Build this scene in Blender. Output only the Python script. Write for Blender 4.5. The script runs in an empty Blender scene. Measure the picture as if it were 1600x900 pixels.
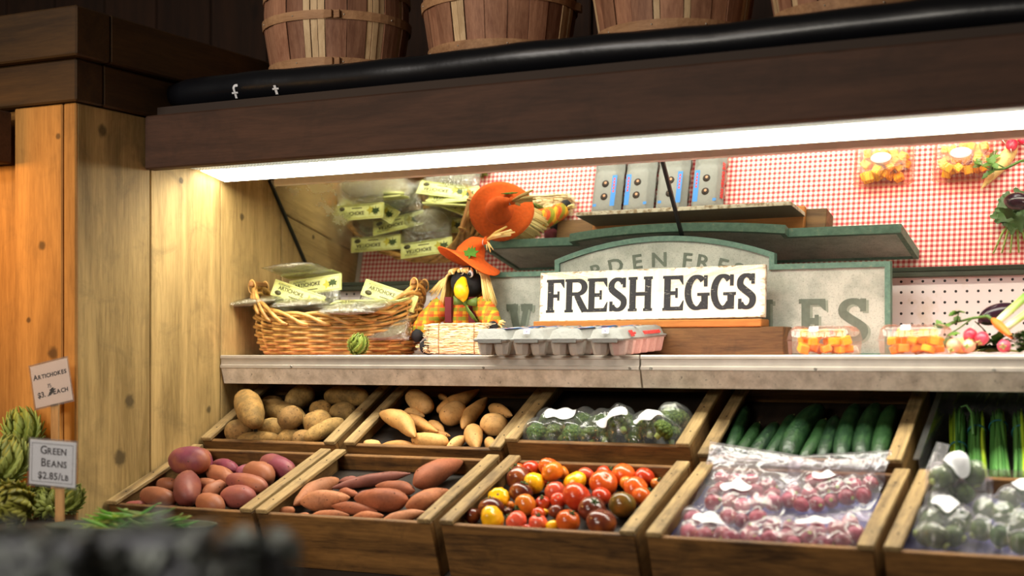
import bpy, bmesh, math, random
import numpy as np
from mathutils import Vector, Matrix, Euler, noise

SC = bpy.context.scene
COL = SC.collection
random.seed(7)
PI = math.pi
# ------------------------------------------------------------------ camera, world, lights, exposure
Z0 = 1.2                       # height of the display shelf and of the camera
FPX = 2275.0                   # focal length in pixels of the 1600 wide frame
YAW = math.atan(1150 / FPX)
HOR = 555.0
FW = np.array([-math.sin(YAW), math.cos(YAW), 0.0])
RT = np.array([math.cos(YAW), math.sin(YAW), 0.0])
CAM = np.array([0, 0, Z0]) - 3.3 * FW - (200 / FPX * 3.3) * RT

cd = bpy.data.cameras.new('camera')
cam = bpy.data.objects.new('camera', cd)
COL.objects.link(cam)
cam.location = CAM
cam.rotation_euler = (PI / 2, 0, YAW)
cd.sensor_width = 36.0
cd.lens = 36.0 * FPX / 1600
cd.shift_y = (HOR - 450) / 1600
cd.clip_start = 0.05
cd.dof.use_dof = True
cd.dof.focus_distance = 3.6
cd.dof.aperture_fstop = 1.9
SC.camera = cam

w = bpy.data.worlds.new('world')
SC.world = w
w.use_nodes = True
w.node_tree.nodes['Background'].inputs[0].default_value = (1.0, 0.82, 0.62, 1)
w.node_tree.nodes['Background'].inputs[1].default_value = 0.035

def area(name, loc, target, size, power, color, size_y=None):
    l = bpy.data.lights.new(name, 'AREA')
    l.energy = power
    l.color = color
    l.shape = 'RECTANGLE'
    l.size = size
    l.size_y = size_y or size
    o = bpy.data.objects.new(name, l)
    COL.objects.link(o)
    o.location = loc
    o.rotation_euler = (Vector(target) - Vector(loc)).to_track_quat('-Z', 'Y').to_euler()
    return o

# shop ceiling lamp in front of the stand, two added fill lights, warm lamp of the neighbouring stand
area('shop_ceiling_lamp', (-0.9, -2.6, 3.1), (-0.3, 0.0, 1.7), 0.9, 8, (1.0, 0.82, 0.66))
area('front_fill', (-0.7, -4.2, 1.95), (-0.75, -0.2, 1.0), 1.5, 54, (1.0, 0.92, 0.80), 0.5)  # added soft fill for the low light reaching the stand's front
area('sign_fill', (-1.1, -2.7, 2.5), (-1.45, -0.75, 0.95), 0.3, 18, (1.0, 0.93, 0.88))  # added fill to brighten the price cards by the pillar
area('neighbour_stand_lamp', (-1.66, -0.86, Z0 + 0.46), (-1.44, -0.60, Z0 - 0.05), 0.3, 5.0, (1.0, 0.50, 0.12), 0.12)
LAMP_STRENGTH = 19.0
lt_ = area('lamp_tubes', (0.21, -0.178, Z0 + 0.4725), (0.21, -0.178, 0), 2.7, 12, (1.0, 0.975, 0.87), 0.13)
lt_.rotation_euler = (0, 0, 0)
lt_.data.spread = math.radians(125)

SC.view_settings.view_transform = 'Standard'
SC.view_settings.look = 'None'
SC.view_settings.gamma = 1.0
SC.view_settings.use_curve_mapping = False
SC.view_settings.exposure = 0.0
try:
    SC.cycles.max_bounces = 10
    SC.cycles.transparent_max_bounces = 16
    SC.cycles.caustics_reflective = True
except Exception:
    pass

# ------------------------------------------------------------------ geometry helpers
def ray(px, py):
    return FPX * FW + (px - 800) * RT + np.array([0, 0, HOR - py])
def atY(px, py, Y):
    d = ray(px, py)
    return CAM + d * (Y - CAM[1]) / d[1]
def atX(px, py, X):
    d = ray(px, py)
    return CAM + d * (X - CAM[0]) / d[0]
def atZ(px, py, Z):
    d = ray(px, py)
    return CAM + d * (Z - CAM[2]) / d[2]
def atD(px, py, D):
    return CAM + ray(px, py) * D / FPX
def on_plane(px, py, P, n):
    d = ray(px, py)
    return CAM + d * (np.dot(np.array(P) - CAM, n) / np.dot(d, n))
def depth(P):
    return float(np.dot(np.array(P) - CAM, FW))

class MB:
    """collects geometry for one mesh object"""
    def __init__(s):
        s.v = []; s.f = []; s.sm = []; s.mi = []
        s.cur = 0
    def add(s, vs, fs, smooth=True):
        b = len(s.v)
        s.v.extend([tuple(float(c) for c in p) for p in vs])
        for f in fs:
            s.f.append(tuple(b + i for i in f)); s.sm.append(smooth); s.mi.append(s.cur)
        return s
    def box(s, lo, hi, M=None):
        x0, y0, z0 = lo; x1, y1, z1 = hi
        vs = [Vector(p) for p in ((x0,y0,z0),(x1,y0,z0),(x1,y1,z0),(x0,y1,z0),(x0,y0,z1),(x1,y0,z1),(x1,y1,z1),(x0,y1,z1))]
        if M is not None: vs = [M @ p for p in vs]
        return s.add(vs, [(0,3,2,1),(4,5,6,7),(0,1,5,4),(1,2,6,5),(2,3,7,6),(3,0,4,7)], False)
    def bbox(s, lo, hi, b=0.002, M=None):
        """box with chamfered edges"""
        bm = bmesh.new()
        bmesh.ops.create_cube(bm, size=1.0)
        for v in bm.verts:
            v.co = Vector([(lo[i] + hi[i]) / 2 + v.co[i] * (hi[i] - lo[i]) for i in range(3)])
        bmesh.ops.bevel(bm, geom=bm.edges[:], offset=b, segments=1, profile=0.5, affect='EDGES')
        bm.verts.index_update()
        vs = [(M @ v.co if M is not None else v.co.copy()) for v in bm.verts]
        fs = [[v.index for v in f.verts] for f in bm.faces]
        bm.free()
        return s.add(vs, fs, False)
    def tube(s, pts, r, seg=8, cap=True, flat=1.0):
        pts = [Vector(p) for p in pts]
        n = len(pts)
        rs = r if hasattr(r, '__len__') else [r] * n
        vs = []; fs = []
        up = None
        for i in range(n):
            t = (pts[min(i + 1, n - 1)] - pts[max(i - 1, 0)])
            if t.length < 1e-9: t = Vector((0, 0, 1))
            t.normalize()
            if up is None:
                up = t.orthogonal().normalized()
            up = (up - t * up.dot(t))
            if up.length < 1e-6: up = t.orthogonal()
            up.normalize()
            sd = t.cross(up)
            for k in range(seg):
                a = 2 * PI * k / seg
                vs.append(pts[i] + (up * math.cos(a) * flat + sd * math.sin(a)) * rs[i])
        for i in range(n - 1):
            for k in range(seg):
                k2 = (k + 1) % seg
                fs.append((i * seg + k, i * seg + k2, (i + 1) * seg + k2, (i + 1) * seg + k))
        if cap:
            fs.append(tuple(range(seg - 1, -1, -1)))
            fs.append(tuple((n - 1) * seg + k for k in range(seg)))
        return s.add(vs, fs)
    def lathe(s, prof, seg=24, M=None, smooth=True, cap=True):
        vs = []; fs = []
        for (r, z) in prof:
            for k in range(seg):
                a = 2 * PI * k / seg
                p = Vector((r * math.cos(a), r * math.sin(a), z))
                vs.append(M @ p if M is not None else p)
        for i in range(len(prof) - 1):
            for k in range(seg):
                k2 = (k + 1) % seg
                fs.append((i * seg + k, i * seg + k2, (i + 1) * seg + k2, (i + 1) * seg + k))
        if cap:
            fs.append(tuple(range(seg - 1, -1, -1)))
            fs.append(tuple((len(prof) - 1) * seg + k for k in range(seg)))
        return s.add(vs, fs, smooth)
    def ball(s, c, r, M=None, seg=16, rings=10, fn=None):
        vs = []; fs = []
        R = r if hasattr(r, '__len__') else (r, r, r)
        for i in range(rings + 1):
            th = PI * i / rings
            for k in range(seg):
                a = 2 * PI * k / seg
                p = Vector((math.sin(th) * math.cos(a), math.sin(th) * math.sin(a), math.cos(th)))
                if fn: p = p * fn(p)
                p = Vector((p.x * R[0], p.y * R[1], p.z * R[2]))
                if M is not None: p = M @ p
                vs.append(p + Vector(c))
        for i in range(rings):
            for k in range(seg):
                k2 = (k + 1) % seg
                fs.append((i * seg + k, (i + 1) * seg + k, (i + 1) * seg + k2, i * seg + k2))
        return s.add(vs, fs)
    def poly_prism(s, pts2, y0, y1, M=None):
        """outline in (x,z), extruded along y"""
        n = len(pts2)
        vs = [Vector((p[0], y0, p[1])) for p in pts2] + [Vector((p[0], y1, p[1])) for p in pts2]
        if M is not None: vs = [M @ v for v in vs]
        fs = [tuple(range(n)), tuple(range(2 * n - 1, n - 1, -1))]
        for i in range(n):
            j = (i + 1) % n
            fs.append((i, i + n, j + n, j))
        return s.add(vs, fs, False)
    def xf(s, M):
        s.v = [tuple(M @ Vector(p)) for p in s.v]
        return s
    def build(s, name, mat, parent=None, loc=None, fix=True):
        me = bpy.data.meshes.new(name)
        vs = s.v
        if loc is not None:
            vs = [(p[0] - loc[0], p[1] - loc[1], p[2] - loc[2]) for p in vs]
        me.from_pydata(vs, [], s.f)
        me.polygons.foreach_set('use_smooth', s.sm)
        mats = mat if isinstance(mat, (list, tuple)) else [mat]
        for m in mats: me.materials.append(m)
        if len(mats) > 1: me.polygons.foreach_set('material_index', s.mi)
        if fix:
            bm = bmesh.new(); bm.from_mesh(me)
            bmesh.ops.remove_doubles(bm, verts=bm.verts, dist=1e-6)
            bmesh.ops.recalc_face_normals(bm, faces=bm.faces)
            bm.to_mesh(me); bm.free()
        me.update()
        o = bpy.data.objects.new(name, me)
        COL.objects.link(o)
        if loc is not None: o.location = loc
        if parent is not None: o.parent = parent
        return o

def tag(o, label, cat, group=None, kind=None):
    if label: o['label'] = label
    if cat: o['category'] = cat
    if group: o['group'] = group
    if kind: o['kind'] = kind
    return o
def empty(name, loc=(0, 0, 0), M=None):
    o = bpy.data.objects.new(name, None)
    COL.objects.link(o)
    o.empty_display_size = 0.05
    if M is not None:
        o.matrix_world = M
    else:
        o.location = loc
    return o
def struct(o):
    o['kind'] = 'structure'
    return o
def kids(o):
    return [c for c in bpy.data.objects if c.parent == o]
def copy_tree(o, parent=None):
    c = o.copy(); COL.objects.link(c)
    if parent is not None: c.parent = parent
    for k in kids(o): copy_tree(k, c)
    return c
def frame(o, x, y, z):
    return Matrix(((x[0], y[0], z[0], o[0]), (x[1], y[1], z[1], o[1]), (x[2], y[2], z[2], o[2]), (0, 0, 0, 1)))
def unit(v):
    v = np.array(v, float); return v / np.linalg.norm(v)
ORD = ['first', 'second', 'third', 'fourth', 'fifth', 'sixth', 'seventh', 'eighth', 'ninth', 'tenth', 'eleventh', 'twelfth', 'thirteenth', 'fourteenth', 'fifteenth', 'sixteenth', 'seventeenth', 'eighteenth', 'nineteenth', 'twentieth']

# ------------------------------------------------------------------ materials
def lin(c):
    """sRGB 0-255 to linear"""
    return tuple(((x / 255) / 12.92 if x / 255 <= 0.04045 else ((x / 255 + 0.055) / 1.055) ** 2.4) for x in c) + (1,)
class NT:
    def __init__(s, name):
        s.m = bpy.data.materials.new(name); s.m.use_nodes = True
        s.t = s.m.node_tree; s.n = s.t.nodes; s.l = s.t.links
        s.b = s.n['Principled BSDF']; s.out = s.n['Material Output']
    def node(s, typ, **kw):
        x = s.n.new(typ)
        for k, v in kw.items():
            if k.startswith('i_'):
                key = k[2:]
                key = int(key) if key.isdigit() else key.replace('_', ' ')
                x.inputs[key].default_value = v
            else: setattr(x, k, v)
        return x
    def link(s, a, b): s.l.new(a, b)
    def math(s, op, a, b=None, clamp=False):
        x = s.n.new('ShaderNodeMath'); x.operation = op; x.use_clamp = clamp
        for i, q in enumerate((a, b)):
            if q is None: continue
            if isinstance(q, (int, float)): x.inputs[i].default_value = q
            else: s.link(q, x.inputs[i])
        return x.outputs[0]
    def mix(s, fac, a, b, blend='MIX'):
        x = s.n.new('ShaderNodeMix'); x.data_type = 'RGBA'; x.blend_type = blend
        for i, q in ((0, fac), (6, a), (7, b)):
            if isinstance(q, (int, float)): x.inputs[i].default_value = q
            elif isinstance(q, tuple): x.inputs[i].default_value = q
            else: s.link(q, x.inputs[i])
        return x.outputs[2]
    def ramp(s, fac, stops):
        x = s.n.new('ShaderNodeValToRGB')
        e = x.color_ramp.elements
        while len(e) > 1: e.remove(e[-1])
        e[0].position = stops[0][0]; e[0].color = stops[0][1]
        for p, c in stops[1:]:
            k = e.new(p); k.color = c
        s.link(fac, x.inputs[0])
        return x.outputs[0]
    def coord(s, scale=(1, 1, 1), which='Object', loc=(0, 0, 0), rot=(0, 0, 0)):
        tc = s.n.new('ShaderNodeTexCoord'); mp = s.n.new('ShaderNodeMapping')
        mp.inputs['Scale'].default_value = scale; mp.inputs['Location'].default_value = loc; mp.inputs['Rotation'].default_value = rot
        s.link(tc.outputs[which], mp.inputs[0])
        return mp.outputs[0]
    def noise(s, vec, scale, detail=4, rough=0.55, dist=0.0):
        x = s.n.new('ShaderNodeTexNoise')
        x.inputs['Scale'].default_value = scale; x.inputs['Detail'].default_value = detail
        x.inputs['Roughness'].default_value = rough; x.inputs['Distortion'].default_value = dist
        s.link(vec, x.inputs['Vector'])
        return x.outputs[0]
    def bump(s, h, strength=0.3, dist=0.01):
        x = s.n.new('ShaderNodeBump'); x.inputs['Strength'].default_value = strength; x.inputs['Distance'].default_value = dist
        s.link(h, x.inputs['Height']); s.link(x.outputs[0], s.b.inputs['Normal'])
    def set(s, **kw):
        for k, v in kw.items():
            s.b.inputs[k.replace('_', ' ')].default_value = v
        return s

def m_plain(name, c, rough=0.6, var=0.0, scale=30.0, metal=0.0, spec=0.5, bump=0.0, sub=0.0):
    t = NT(name); col = lin(c)
    t.set(Base_Color=col, Roughness=rough, Metallic=metal)
    t.b.inputs['Specular IOR Level'].default_value = spec
    if var or bump:
        v = t.coord(); nz = t.noise(v, scale, 5)
        if var:
            d = tuple(x * (1 - var) for x in col[:3]) + (1,); l = tuple(min(1, x * (1 + var)) for x in col[:3]) + (1,)
            t.link(t.ramp(nz, [(0.3, d), (0.7, l)]), t.b.inputs['Base Color'])
        if bump: t.bump(nz, bump, 0.004)
    if sub:
        t.b.inputs['Subsurface Weight'].default_value = sub
        t.b.inputs['Subsurface Radius'].default_value = (0.01, 0.004, 0.002)
    return t.m

def m_wood(name, dark, light, axis='X', rough=0.62, knots=0.5, stain=0.35, scale=1.0, isl=0.25, stainc=(38, 28, 20), knots_at=()):
    t = NT(name)
    st = {'X': (0.09, 1, 1), 'Y': (1, 0.09, 1), 'Z': (1, 1, 0.09)}[axis]
    geo = t.node('ShaderNodeNewGeometry')
    off = t.node('ShaderNodeVectorMath', operation='SCALE'); off.inputs[0].default_value = (3.1, 7.7, 5.3)
    t.link(geo.outputs['Random Per Island'], off.inputs['Scale'])
    oi = t.node('ShaderNodeObjectInfo')
    off2 = t.node('ShaderNodeVectorMath', operation='SCALE'); off2.inputs[0].default_value = (11.0, 4.0, 9.0)
    t.link(oi.outputs['Random'], off2.inputs['Scale'])
    tc = t.node('ShaderNodeTexCoord')
    a1 = t.node('ShaderNodeVectorMath', operation='ADD'); t.link(tc.outputs['Object'], a1.inputs[0]); t.link(off.outputs[0], a1.inputs[1])
    a2 = t.node('ShaderNodeVectorMath', operation='ADD'); t.link(a1.outputs[0], a2.inputs[0]); t.link(off2.outputs[0], a2.inputs[1])
    mp = t.node('ShaderNodeMapping'); mp.inputs['Scale'].default_value = tuple(x * scale for x in st); t.link(a2.outputs[0], mp.inputs[0])
    base = t.noise(mp.outputs[0], 14, 4, 0.6, 1.2)
    fine = t.noise(mp.outputs[0], 150, 3, 0.7, 0.3)
    f = t.math('ADD', t.math('MULTIPLY', base, 0.65), t.math('MULTIPLY', fine, 0.35))
    col = t.ramp(f, [(0.36, lin(dark)), (0.62, lin(light))])
    # board to board differences
    sh = t.math('ADD', t.math('MULTIPLY', geo.outputs['Random Per Island'], isl), 1 - isl / 2)
    sc = t.node('ShaderNodeVectorMath', operation='SCALE'); t.link(col, sc.inputs[0]); t.link(sh, sc.inputs['Scale'])
    col = sc.outputs[0]
    if stain:
        n2 = t.noise(a2.outputs[0], 9, 6, 0.65, 0.6)
        col = t.mix(t.math('MULTIPLY', t.ramp(n2, [(0.52, (0, 0, 0, 1)), (0.72, (1, 1, 1, 1))]), stain), col, lin(stainc))
    for (kp, kr) in knots_at:
        di = t.node('ShaderNodeVectorMath', operation='DISTANCE'); t.link(tc.outputs['Object'], di.inputs[0]); di.inputs[1].default_value = kp
        wob = t.math('ADD', di.outputs['Value'], t.math('MULTIPLY', t.math('SUBTRACT', t.noise(tc.outputs['Object'], 60, 2), 0.5), kr * 0.8))
        mk = t.node('ShaderNodeMapRange', interpolation_type='SMOOTHSTEP'); t.link(wob, mk.inputs[0]); mk.inputs[1].default_value = kr * 1.25; mk.inputs[2].default_value = kr * 0.5
        col = t.mix(t.math('MULTIPLY', mk.outputs[0], 0.8), col, lin(tuple(x * 0.5 for x in dark)))
    if knots:
        vo = t.node('ShaderNodeTexVoronoi'); vo.inputs['Scale'].default_value = 5.5 * scale
        m2 = t.node('ShaderNodeMapping'); m2.inputs['Scale'].default_value = tuple(0.55 if x < 1 else 1 for x in st); t.link(a2.outputs[0], m2.inputs[0])
        t.link(m2.outputs[0], vo.inputs['Vector'])
        k = t.ramp(vo.outputs['Distance'], [(0.0, (1, 1, 1, 1)), (0.07, (0.6, 0.6, 0.6, 1)), (0.12, (0, 0, 0, 1))])
        col = t.mix(t.math('MULTIPLY', k, knots), col, lin(tuple(x * 0.45 for x in dark)))
    t.link(col, t.b.inputs['Base Color'])
    t.set(Roughness=rough)
    t.b.inputs['Specular IOR Level'].default_value = 0.3
    t.bump(f, 0.25, 0.003)
    return t.m

def m_skin(name, spot=(60, 40, 25), spotamt=0.3, rough=0.5, scale=60, var=0.2, bump=0.15, spec=0.4, tint=None, tintscale=25, sub=0.0):
    """produce skin: the object's own colour with blotches and specks"""
    t = NT(name)
    oi = t.node('ShaderNodeObjectInfo')
    v = t.coord()
    add = t.node('ShaderNodeVectorMath', operation='ADD'); t.link(v, add.inputs[0])
    s2 = t.node('ShaderNodeVectorMath', operation='SCALE'); s2.inputs[0].default_value = (5, 9, 3); t.link(oi.outputs['Random'], s2.inputs['Scale'])
    t.link(s2.outputs[0], add.inputs[1]); v = add.outputs[0]
    n1 = t.noise(v, tintscale, 5, 0.6)
    shade = t.ramp(n1, [(0.3, (1 - var,) * 3 + (1,)), (0.7, (1 + var,) * 3 + (1,))])
    col = t.mix(1.0, oi.outputs['Color'], shade, 'MULTIPLY')
    if tint:
        n3 = t.noise(v, tintscale * 0.6, 3)
        col = t.mix(t.ramp(n3, [(0.46, (0, 0, 0, 1)), (0.62, (0.85, 0.85, 0.85, 1))]), col, lin(tint))
    n2 = t.noise(v, scale * 4, 4, 0.7)
    col = t.mix(t.math('MULTIPLY', t.ramp(n2, [(0.53, (0, 0, 0, 1)), (0.66, (1, 1, 1, 1))]), spotamt), col, lin(spot))
    t.link(col, t.b.inputs['Base Color'])
    t.set(Roughness=rough)
    t.b.inputs['Specular IOR Level'].default_value = spec
    if sub:
        t.b.inputs['Subsurface Weight'].default_value = sub
        t.b.inputs['Subsurface Radius'].default_value = (0.012, 0.004, 0.002)
    if bump: t.bump(n2, bump, 0.002)
    return t.m

def m_plastic(name, tint=(235, 240, 240), haze=0.08, gloss=0.25, rough=0.08, wr=0.6, scale=45):
    t = NT(name)
    tr = t.node('ShaderNodeBsdfTransparent'); tr.inputs[0].default_value = lin(tint)
    gl = t.node('ShaderNodeBsdfGlossy'); gl.inputs['Roughness'].default_value = rough
    df = t.node('ShaderNodeBsdfTranslucent'); df.inputs[0].default_value = lin((240, 240, 242))
    df2 = t.node('ShaderNodeBsdfDiffuse'); df2.inputs[0].default_value = lin((240, 240, 242))
    dm = t.node('ShaderNodeMixShader'); dm.inputs[0].default_value = 0.6; t.link(df.outputs[0], dm.inputs[1]); t.link(df2.outputs[0], dm.inputs[2]); df = dm
    lw = t.node('ShaderNodeLayerWeight'); lw.inputs['Blend'].default_value = 0.35
    v = t.coord(); nz = t.noise(v, scale, 3, 0.6, 1.5)
    bp = t.node('ShaderNodeBump'); bp.inputs['Strength'].default_value = wr; bp.inputs['Distance'].default_value = 0.01
    t.link(nz, bp.inputs['Height'])
    for x in (gl, lw): t.link(bp.outputs[0], x.inputs['Normal'])
    m1 = t.node('ShaderNodeMixShader'); m1.inputs[0].default_value = haze
    t.link(tr.outputs[0], m1.inputs[1]); t.link(df.outputs[0], m1.inputs[2])
    m2 = t.node('ShaderNodeMixShader')
    t.link(t.math('MULTIPLY', t.math('ADD', lw.outputs['Facing'], 0.12), gloss * 1.6, True), m2.inputs[0])
    t.link(m1.outputs[0], m2.inputs[1]); t.link(gl.outputs[0], m2.inputs[2])
    t.link(m2.outputs[0], t.out.inputs['Surface'])
    return t.m

def m_emit(name, c, strength):
    t = NT(name)
    t.set(Base_Color=lin(c), Roughness=0.5)
    t.b.inputs['Emission Color'].default_value = lin(c)
    t.b.inputs['Emission Strength'].default_value = strength
    return t.m

W_SIDE = m_wood('pale pine boards', (136, 112, 68), (186, 156, 102), 'Z', knots=0.0, stain=0.5, stainc=(98, 84, 56), knots_at=[(tuple(atX(px, py, -1.184)), r) for px, py, r in ((203, 627, .018), (187, 715, .022), (378, 339, .010), (447, 424, .007), (283, 282, .009), (160, 205, .016), (326, 640, .010))])
W_FRONT = m_wood('pillar pine', (140, 94, 42), (186, 132, 66), 'Z', knots=0.0, stain=0.2, knots_at=[(tuple(atY(px, py, -0.532)), r) for px, py, r in ((83, 552, .017), (66, 384, .012), (91, 213, .008), (45, 500, .008))])
W_CAPX = m_wood('capping board', (50, 33, 15), (72, 49, 23), 'X', knots=0.5)  # both capping boards: the pillar's wood, with dim light put into the colour
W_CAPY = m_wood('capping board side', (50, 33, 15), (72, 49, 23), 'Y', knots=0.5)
W_BEAM = m_wood('brown beam', (56, 37, 26), (80, 53, 38), 'X', knots=0.8, stain=0.4, rough=0.7)
W_BACK = m_wood('dark barn boards', (36, 22, 14), (54, 33, 20), 'Z', knots=0.6, rough=0.8)
W_RAIL = m_wood('weathered crate rail', (104, 82, 52), (174, 146, 98), 'Y', knots=0.3, stain=0.65, scale=1.6)
W_CRATE = m_wood('crate board', (66, 44, 22), (142, 100, 52), 'X', knots=0.5, stain=0.6, scale=1.3)
W_CSIDE = m_wood('crate side board', (92, 66, 36), (146, 110, 64), 'Y', knots=0.3, stain=0.6, scale=1.3)
W_PLANK = m_wood('brown prop board', (74, 52, 30), (118, 86, 50), 'X', knots=0.9, stain=0.5, scale=1.4)
W_BASE = m_wood('orange stained strip', (150, 92, 40), (180, 118, 58), 'X', knots=0.1, stain=0.1, scale=1.6)
W_STICK = m_wood('stake wood', (150, 108, 64), (190, 146, 94), 'Z', knots=0.1, stain=0.1, scale=2)
BLACKVINYL = m_plain('black vinyl', (14, 15, 19), 0.32, bump=0.25, scale=18)
WHITE = m_plain('white print', (228, 228, 230), 0.5)
# ------------------------------------------------------------------ the setting
XL = -1.184                      # face of the left partition
XR = 1.75
def zb(z): return Z0 + z
b = MB(); b.box((-4, -5, -0.05), (4, 1.2, 0))
struct(b.build('floor', m_plain('shop floor', (70, 60, 52), 0.7, 0.15, 6)))
b = MB()
x = -4.2
for i in range(31):
    b.bbox((x, 1.0, 0), (x + 0.236, 1.03, 3.0), 0.004); x += 0.243
b.box((-4.2, 1.03, 0), (3.3, 1.06, 3.0))
struct(b.build('wall_back', W_BACK))
# partition of upright boards, its near end a boxed pillar
b = MB()
ys = [-0.528, -0.275, 0.0, 0.27, 0.53, 0.79, 1.0]
for y0, y1 in zip(ys, ys[1:]):
    b.bbox((XL - 0.022, y0 + 0.0015, 0), (XL, y1 - 0.0015, zb(0.583)), 0.0025)
b.cur = 1
b.bbox((-1.222, -0.532, 0), (XL - 0.0005, -0.512, zb(0.583)), 0.003)
b.bbox((-1.376, -0.532, 0), (-1.226, -0.512, zb(0.583)), 0.003)
b.bbox((-1.60, -0.505, 0), (-1.38, -0.485, zb(0.583)), 0.003)
b.bbox((-1.82, -0.505, 0), (-1.604, -0.485, zb(0.583)), 0.003)
b.box((-1.36, -0.51, 0), (XL - 0.02, 0.99, zb(0.58)))
struct(b.build('wall_left', [W_SIDE, W_FRONT]))
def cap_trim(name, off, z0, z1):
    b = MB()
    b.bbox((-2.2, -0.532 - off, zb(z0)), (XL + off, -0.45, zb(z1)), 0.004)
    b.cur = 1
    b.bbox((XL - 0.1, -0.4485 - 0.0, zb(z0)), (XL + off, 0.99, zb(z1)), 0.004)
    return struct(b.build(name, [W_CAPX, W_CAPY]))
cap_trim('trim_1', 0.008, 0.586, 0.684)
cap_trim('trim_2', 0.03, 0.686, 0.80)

# header beam of the display, with deck above
b = MB(); b.bbox((XL + 0.001, -0.30, zb(0.455)), (XR, -0.262, zb(0.586)), 0.004)
tag(b.build('header_beam', W_BEAM, loc=(0.3, -0.28, zb(0.52))), 'long dark brown wooden beam across the top of the lit display', 'beam')
b = MB(); b.bbox((-2.2, -0.60, zb(0.452)), (-1.378, -0.536, zb(0.575)), 0.004)
tag(b.build('header_beam', W_BEAM, loc=(-1.7, -0.57, zb(0.5))), 'dark beam end butting the pillar from the neighbouring stand', 'beam')
b = MB(); b.box((XL + 0.002, -0.26, zb(0.590)), (XR, 0.99, zb(0.612)))
struct(b.build('trim_3', m_plain('deck board', (50, 36, 26), 0.8)))
b = MB()
b.box((XL + 0.002, -0.258, zb(0.50)), (XR, 0.5, zb(0.512)))
struct(b.build('trim_4', m_plain('painted soffit', (200, 190, 172), 0.6)))

# vinyl roll lying on the deck behind the beam, white letters on it
rc = (-0.205, 0.650); rr = 0.036
r_ = empty('vinyl_roll', (0, rc[0], zb(rc[1])))
tag(r_, 'long black vinyl roll with white letters lying behind the beam', 'roll')
b = MB()
pts = [(XL + 0.012 + (XR - XL - 0.02) * i / 60, 0.002 * math.sin(i * 0.9), 0.0025 * math.sin(i * 0.37)) for i in range(61)]
b.tube(pts, [0.026] + [rr + 0.001 * math.sin(i * 1.7) for i in range(59)] + [0.03], 24)
b.build('roll', BLACKVINYL, r_)

def text_mesh(body, size, extr=0.0004, bold=0.0, shear=0.0):
    cu = bpy.data.curves.new('t', 'FONT'); cu.body = body; cu.size = size; cu.extrude = extr; cu.offset = bold; cu.resolution_u = 3; cu.shear = shear
    o = bpy.data.objects.new('t', cu); COL.objects.link(o)
    dg = bpy.context.evaluated_depsgraph_get()
    me = bpy.data.meshes.new_from_object(o.evaluated_get(dg))
    vs = [v.co.copy() for v in me.vertices]; fs = [tuple(p.vertices) for p in me.polygons]
    bpy.data.objects.remove(o); bpy.data.curves.remove(cu); bpy.data.meshes.remove(me)
    return vs, fs
def text_w(vs): return (min(v.x for v in vs), max(v.x for v in vs)) if vs else (0, 0)
def put_text(mb, body, size, M, cx=None, x=None, y=0.0, bold=0.0, sx=1.0, smallcap=None, extr=0.0004):
    """text flat in the x,y plane of M; smallcap = size ratio of the letters after the first of a word"""
    if smallcap:
        runs = []; 
        for ch_i, ch in enumerate(body):
            big = (ch_i == 0 or body[ch_i - 1] in ' /' or not ch.isalpha())
            if body[max(0, ch_i - 1)] == '/': big = False
            runs.append((ch, size if big else size * smallcap))
        allv = []; allf = []; px_ = 0.0
        for ch, sz in runs:
            if ch == ' ': px_ += size * 0.3; continue
            vs, fs = text_mesh(ch, sz, extr, bold)
            lo, hi = text_w(vs)
            bb = len(allv)
            allv += [Vector((v.x - lo + px_, v.y, v.z)) for v in vs]; allf += [tuple(bb + i for i in f) for f in fs]
            px_ += (hi - lo) + size * 0.07
        vs, fs = allv, allf
    else:
        vs, fs = text_mesh(body, size, extr, bold)
    lo, hi = text_w(vs)
    o = (cx - (lo + hi) / 2 * sx) if cx is not None else (x or 0) - lo * sx
    mb.add([M @ Vector((v.x * sx + o, v.y + y, v.z)) for v in vs], fs, False)

# letters curled on the roll: lower part hidden by the beam
b = MB()
def curl(px, quads):
    P = atY(px, 160, rc[0] - rr)
    for pts_ in quads:
        out = []
        for (u, v_) in pts_:
            a = v_ / rr
            out.append(Vector((P[0] + u, -math.cos(a) * (rr + 0.0018), math.sin(a) * (rr + 0.0018))))
        b.add(out, [(0, 1, 2, 3)], False)
hook = [(0.013 + 0.0095 * math.cos(math.radians(q)), -0.006 + 0.0095 * math.sin(math.radians(q)), 0.013 + 0.0035 * math.cos(math.radians(q)), -0.006 + 0.0035 * math.sin(math.radians(q))) for q in range(80, 181, 10)]
qs = [[(p[0], p[1]), (q[0], q[1]), (q[2], q[3]), (p[2], p[3])] for p, q in zip(hook, hook[1:])]
qs += [[(0.0125, 0.0035), (0.019, 0.0035), (0.019, -0.0025), (0.0125, -0.0025)], [(0.0035, -0.006), (0.0095, -0.006), (0.0095, -0.030), (0.0035, -0.030)], [(-0.001, -0.014), (0.017, -0.014), (0.017, -0.018), (-0.001, -0.018)]]
curl(362, qs)
curl(427, [[(0.0, -0.008), (0.007, -0.008), (0.007, -0.03), (0.0, -0.03)], [(-0.004, -0.014), (0.014, -0.014), (0.014, -0.018), (-0.004, -0.018)]])
b.build('lettering', WHITE, r_)

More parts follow.
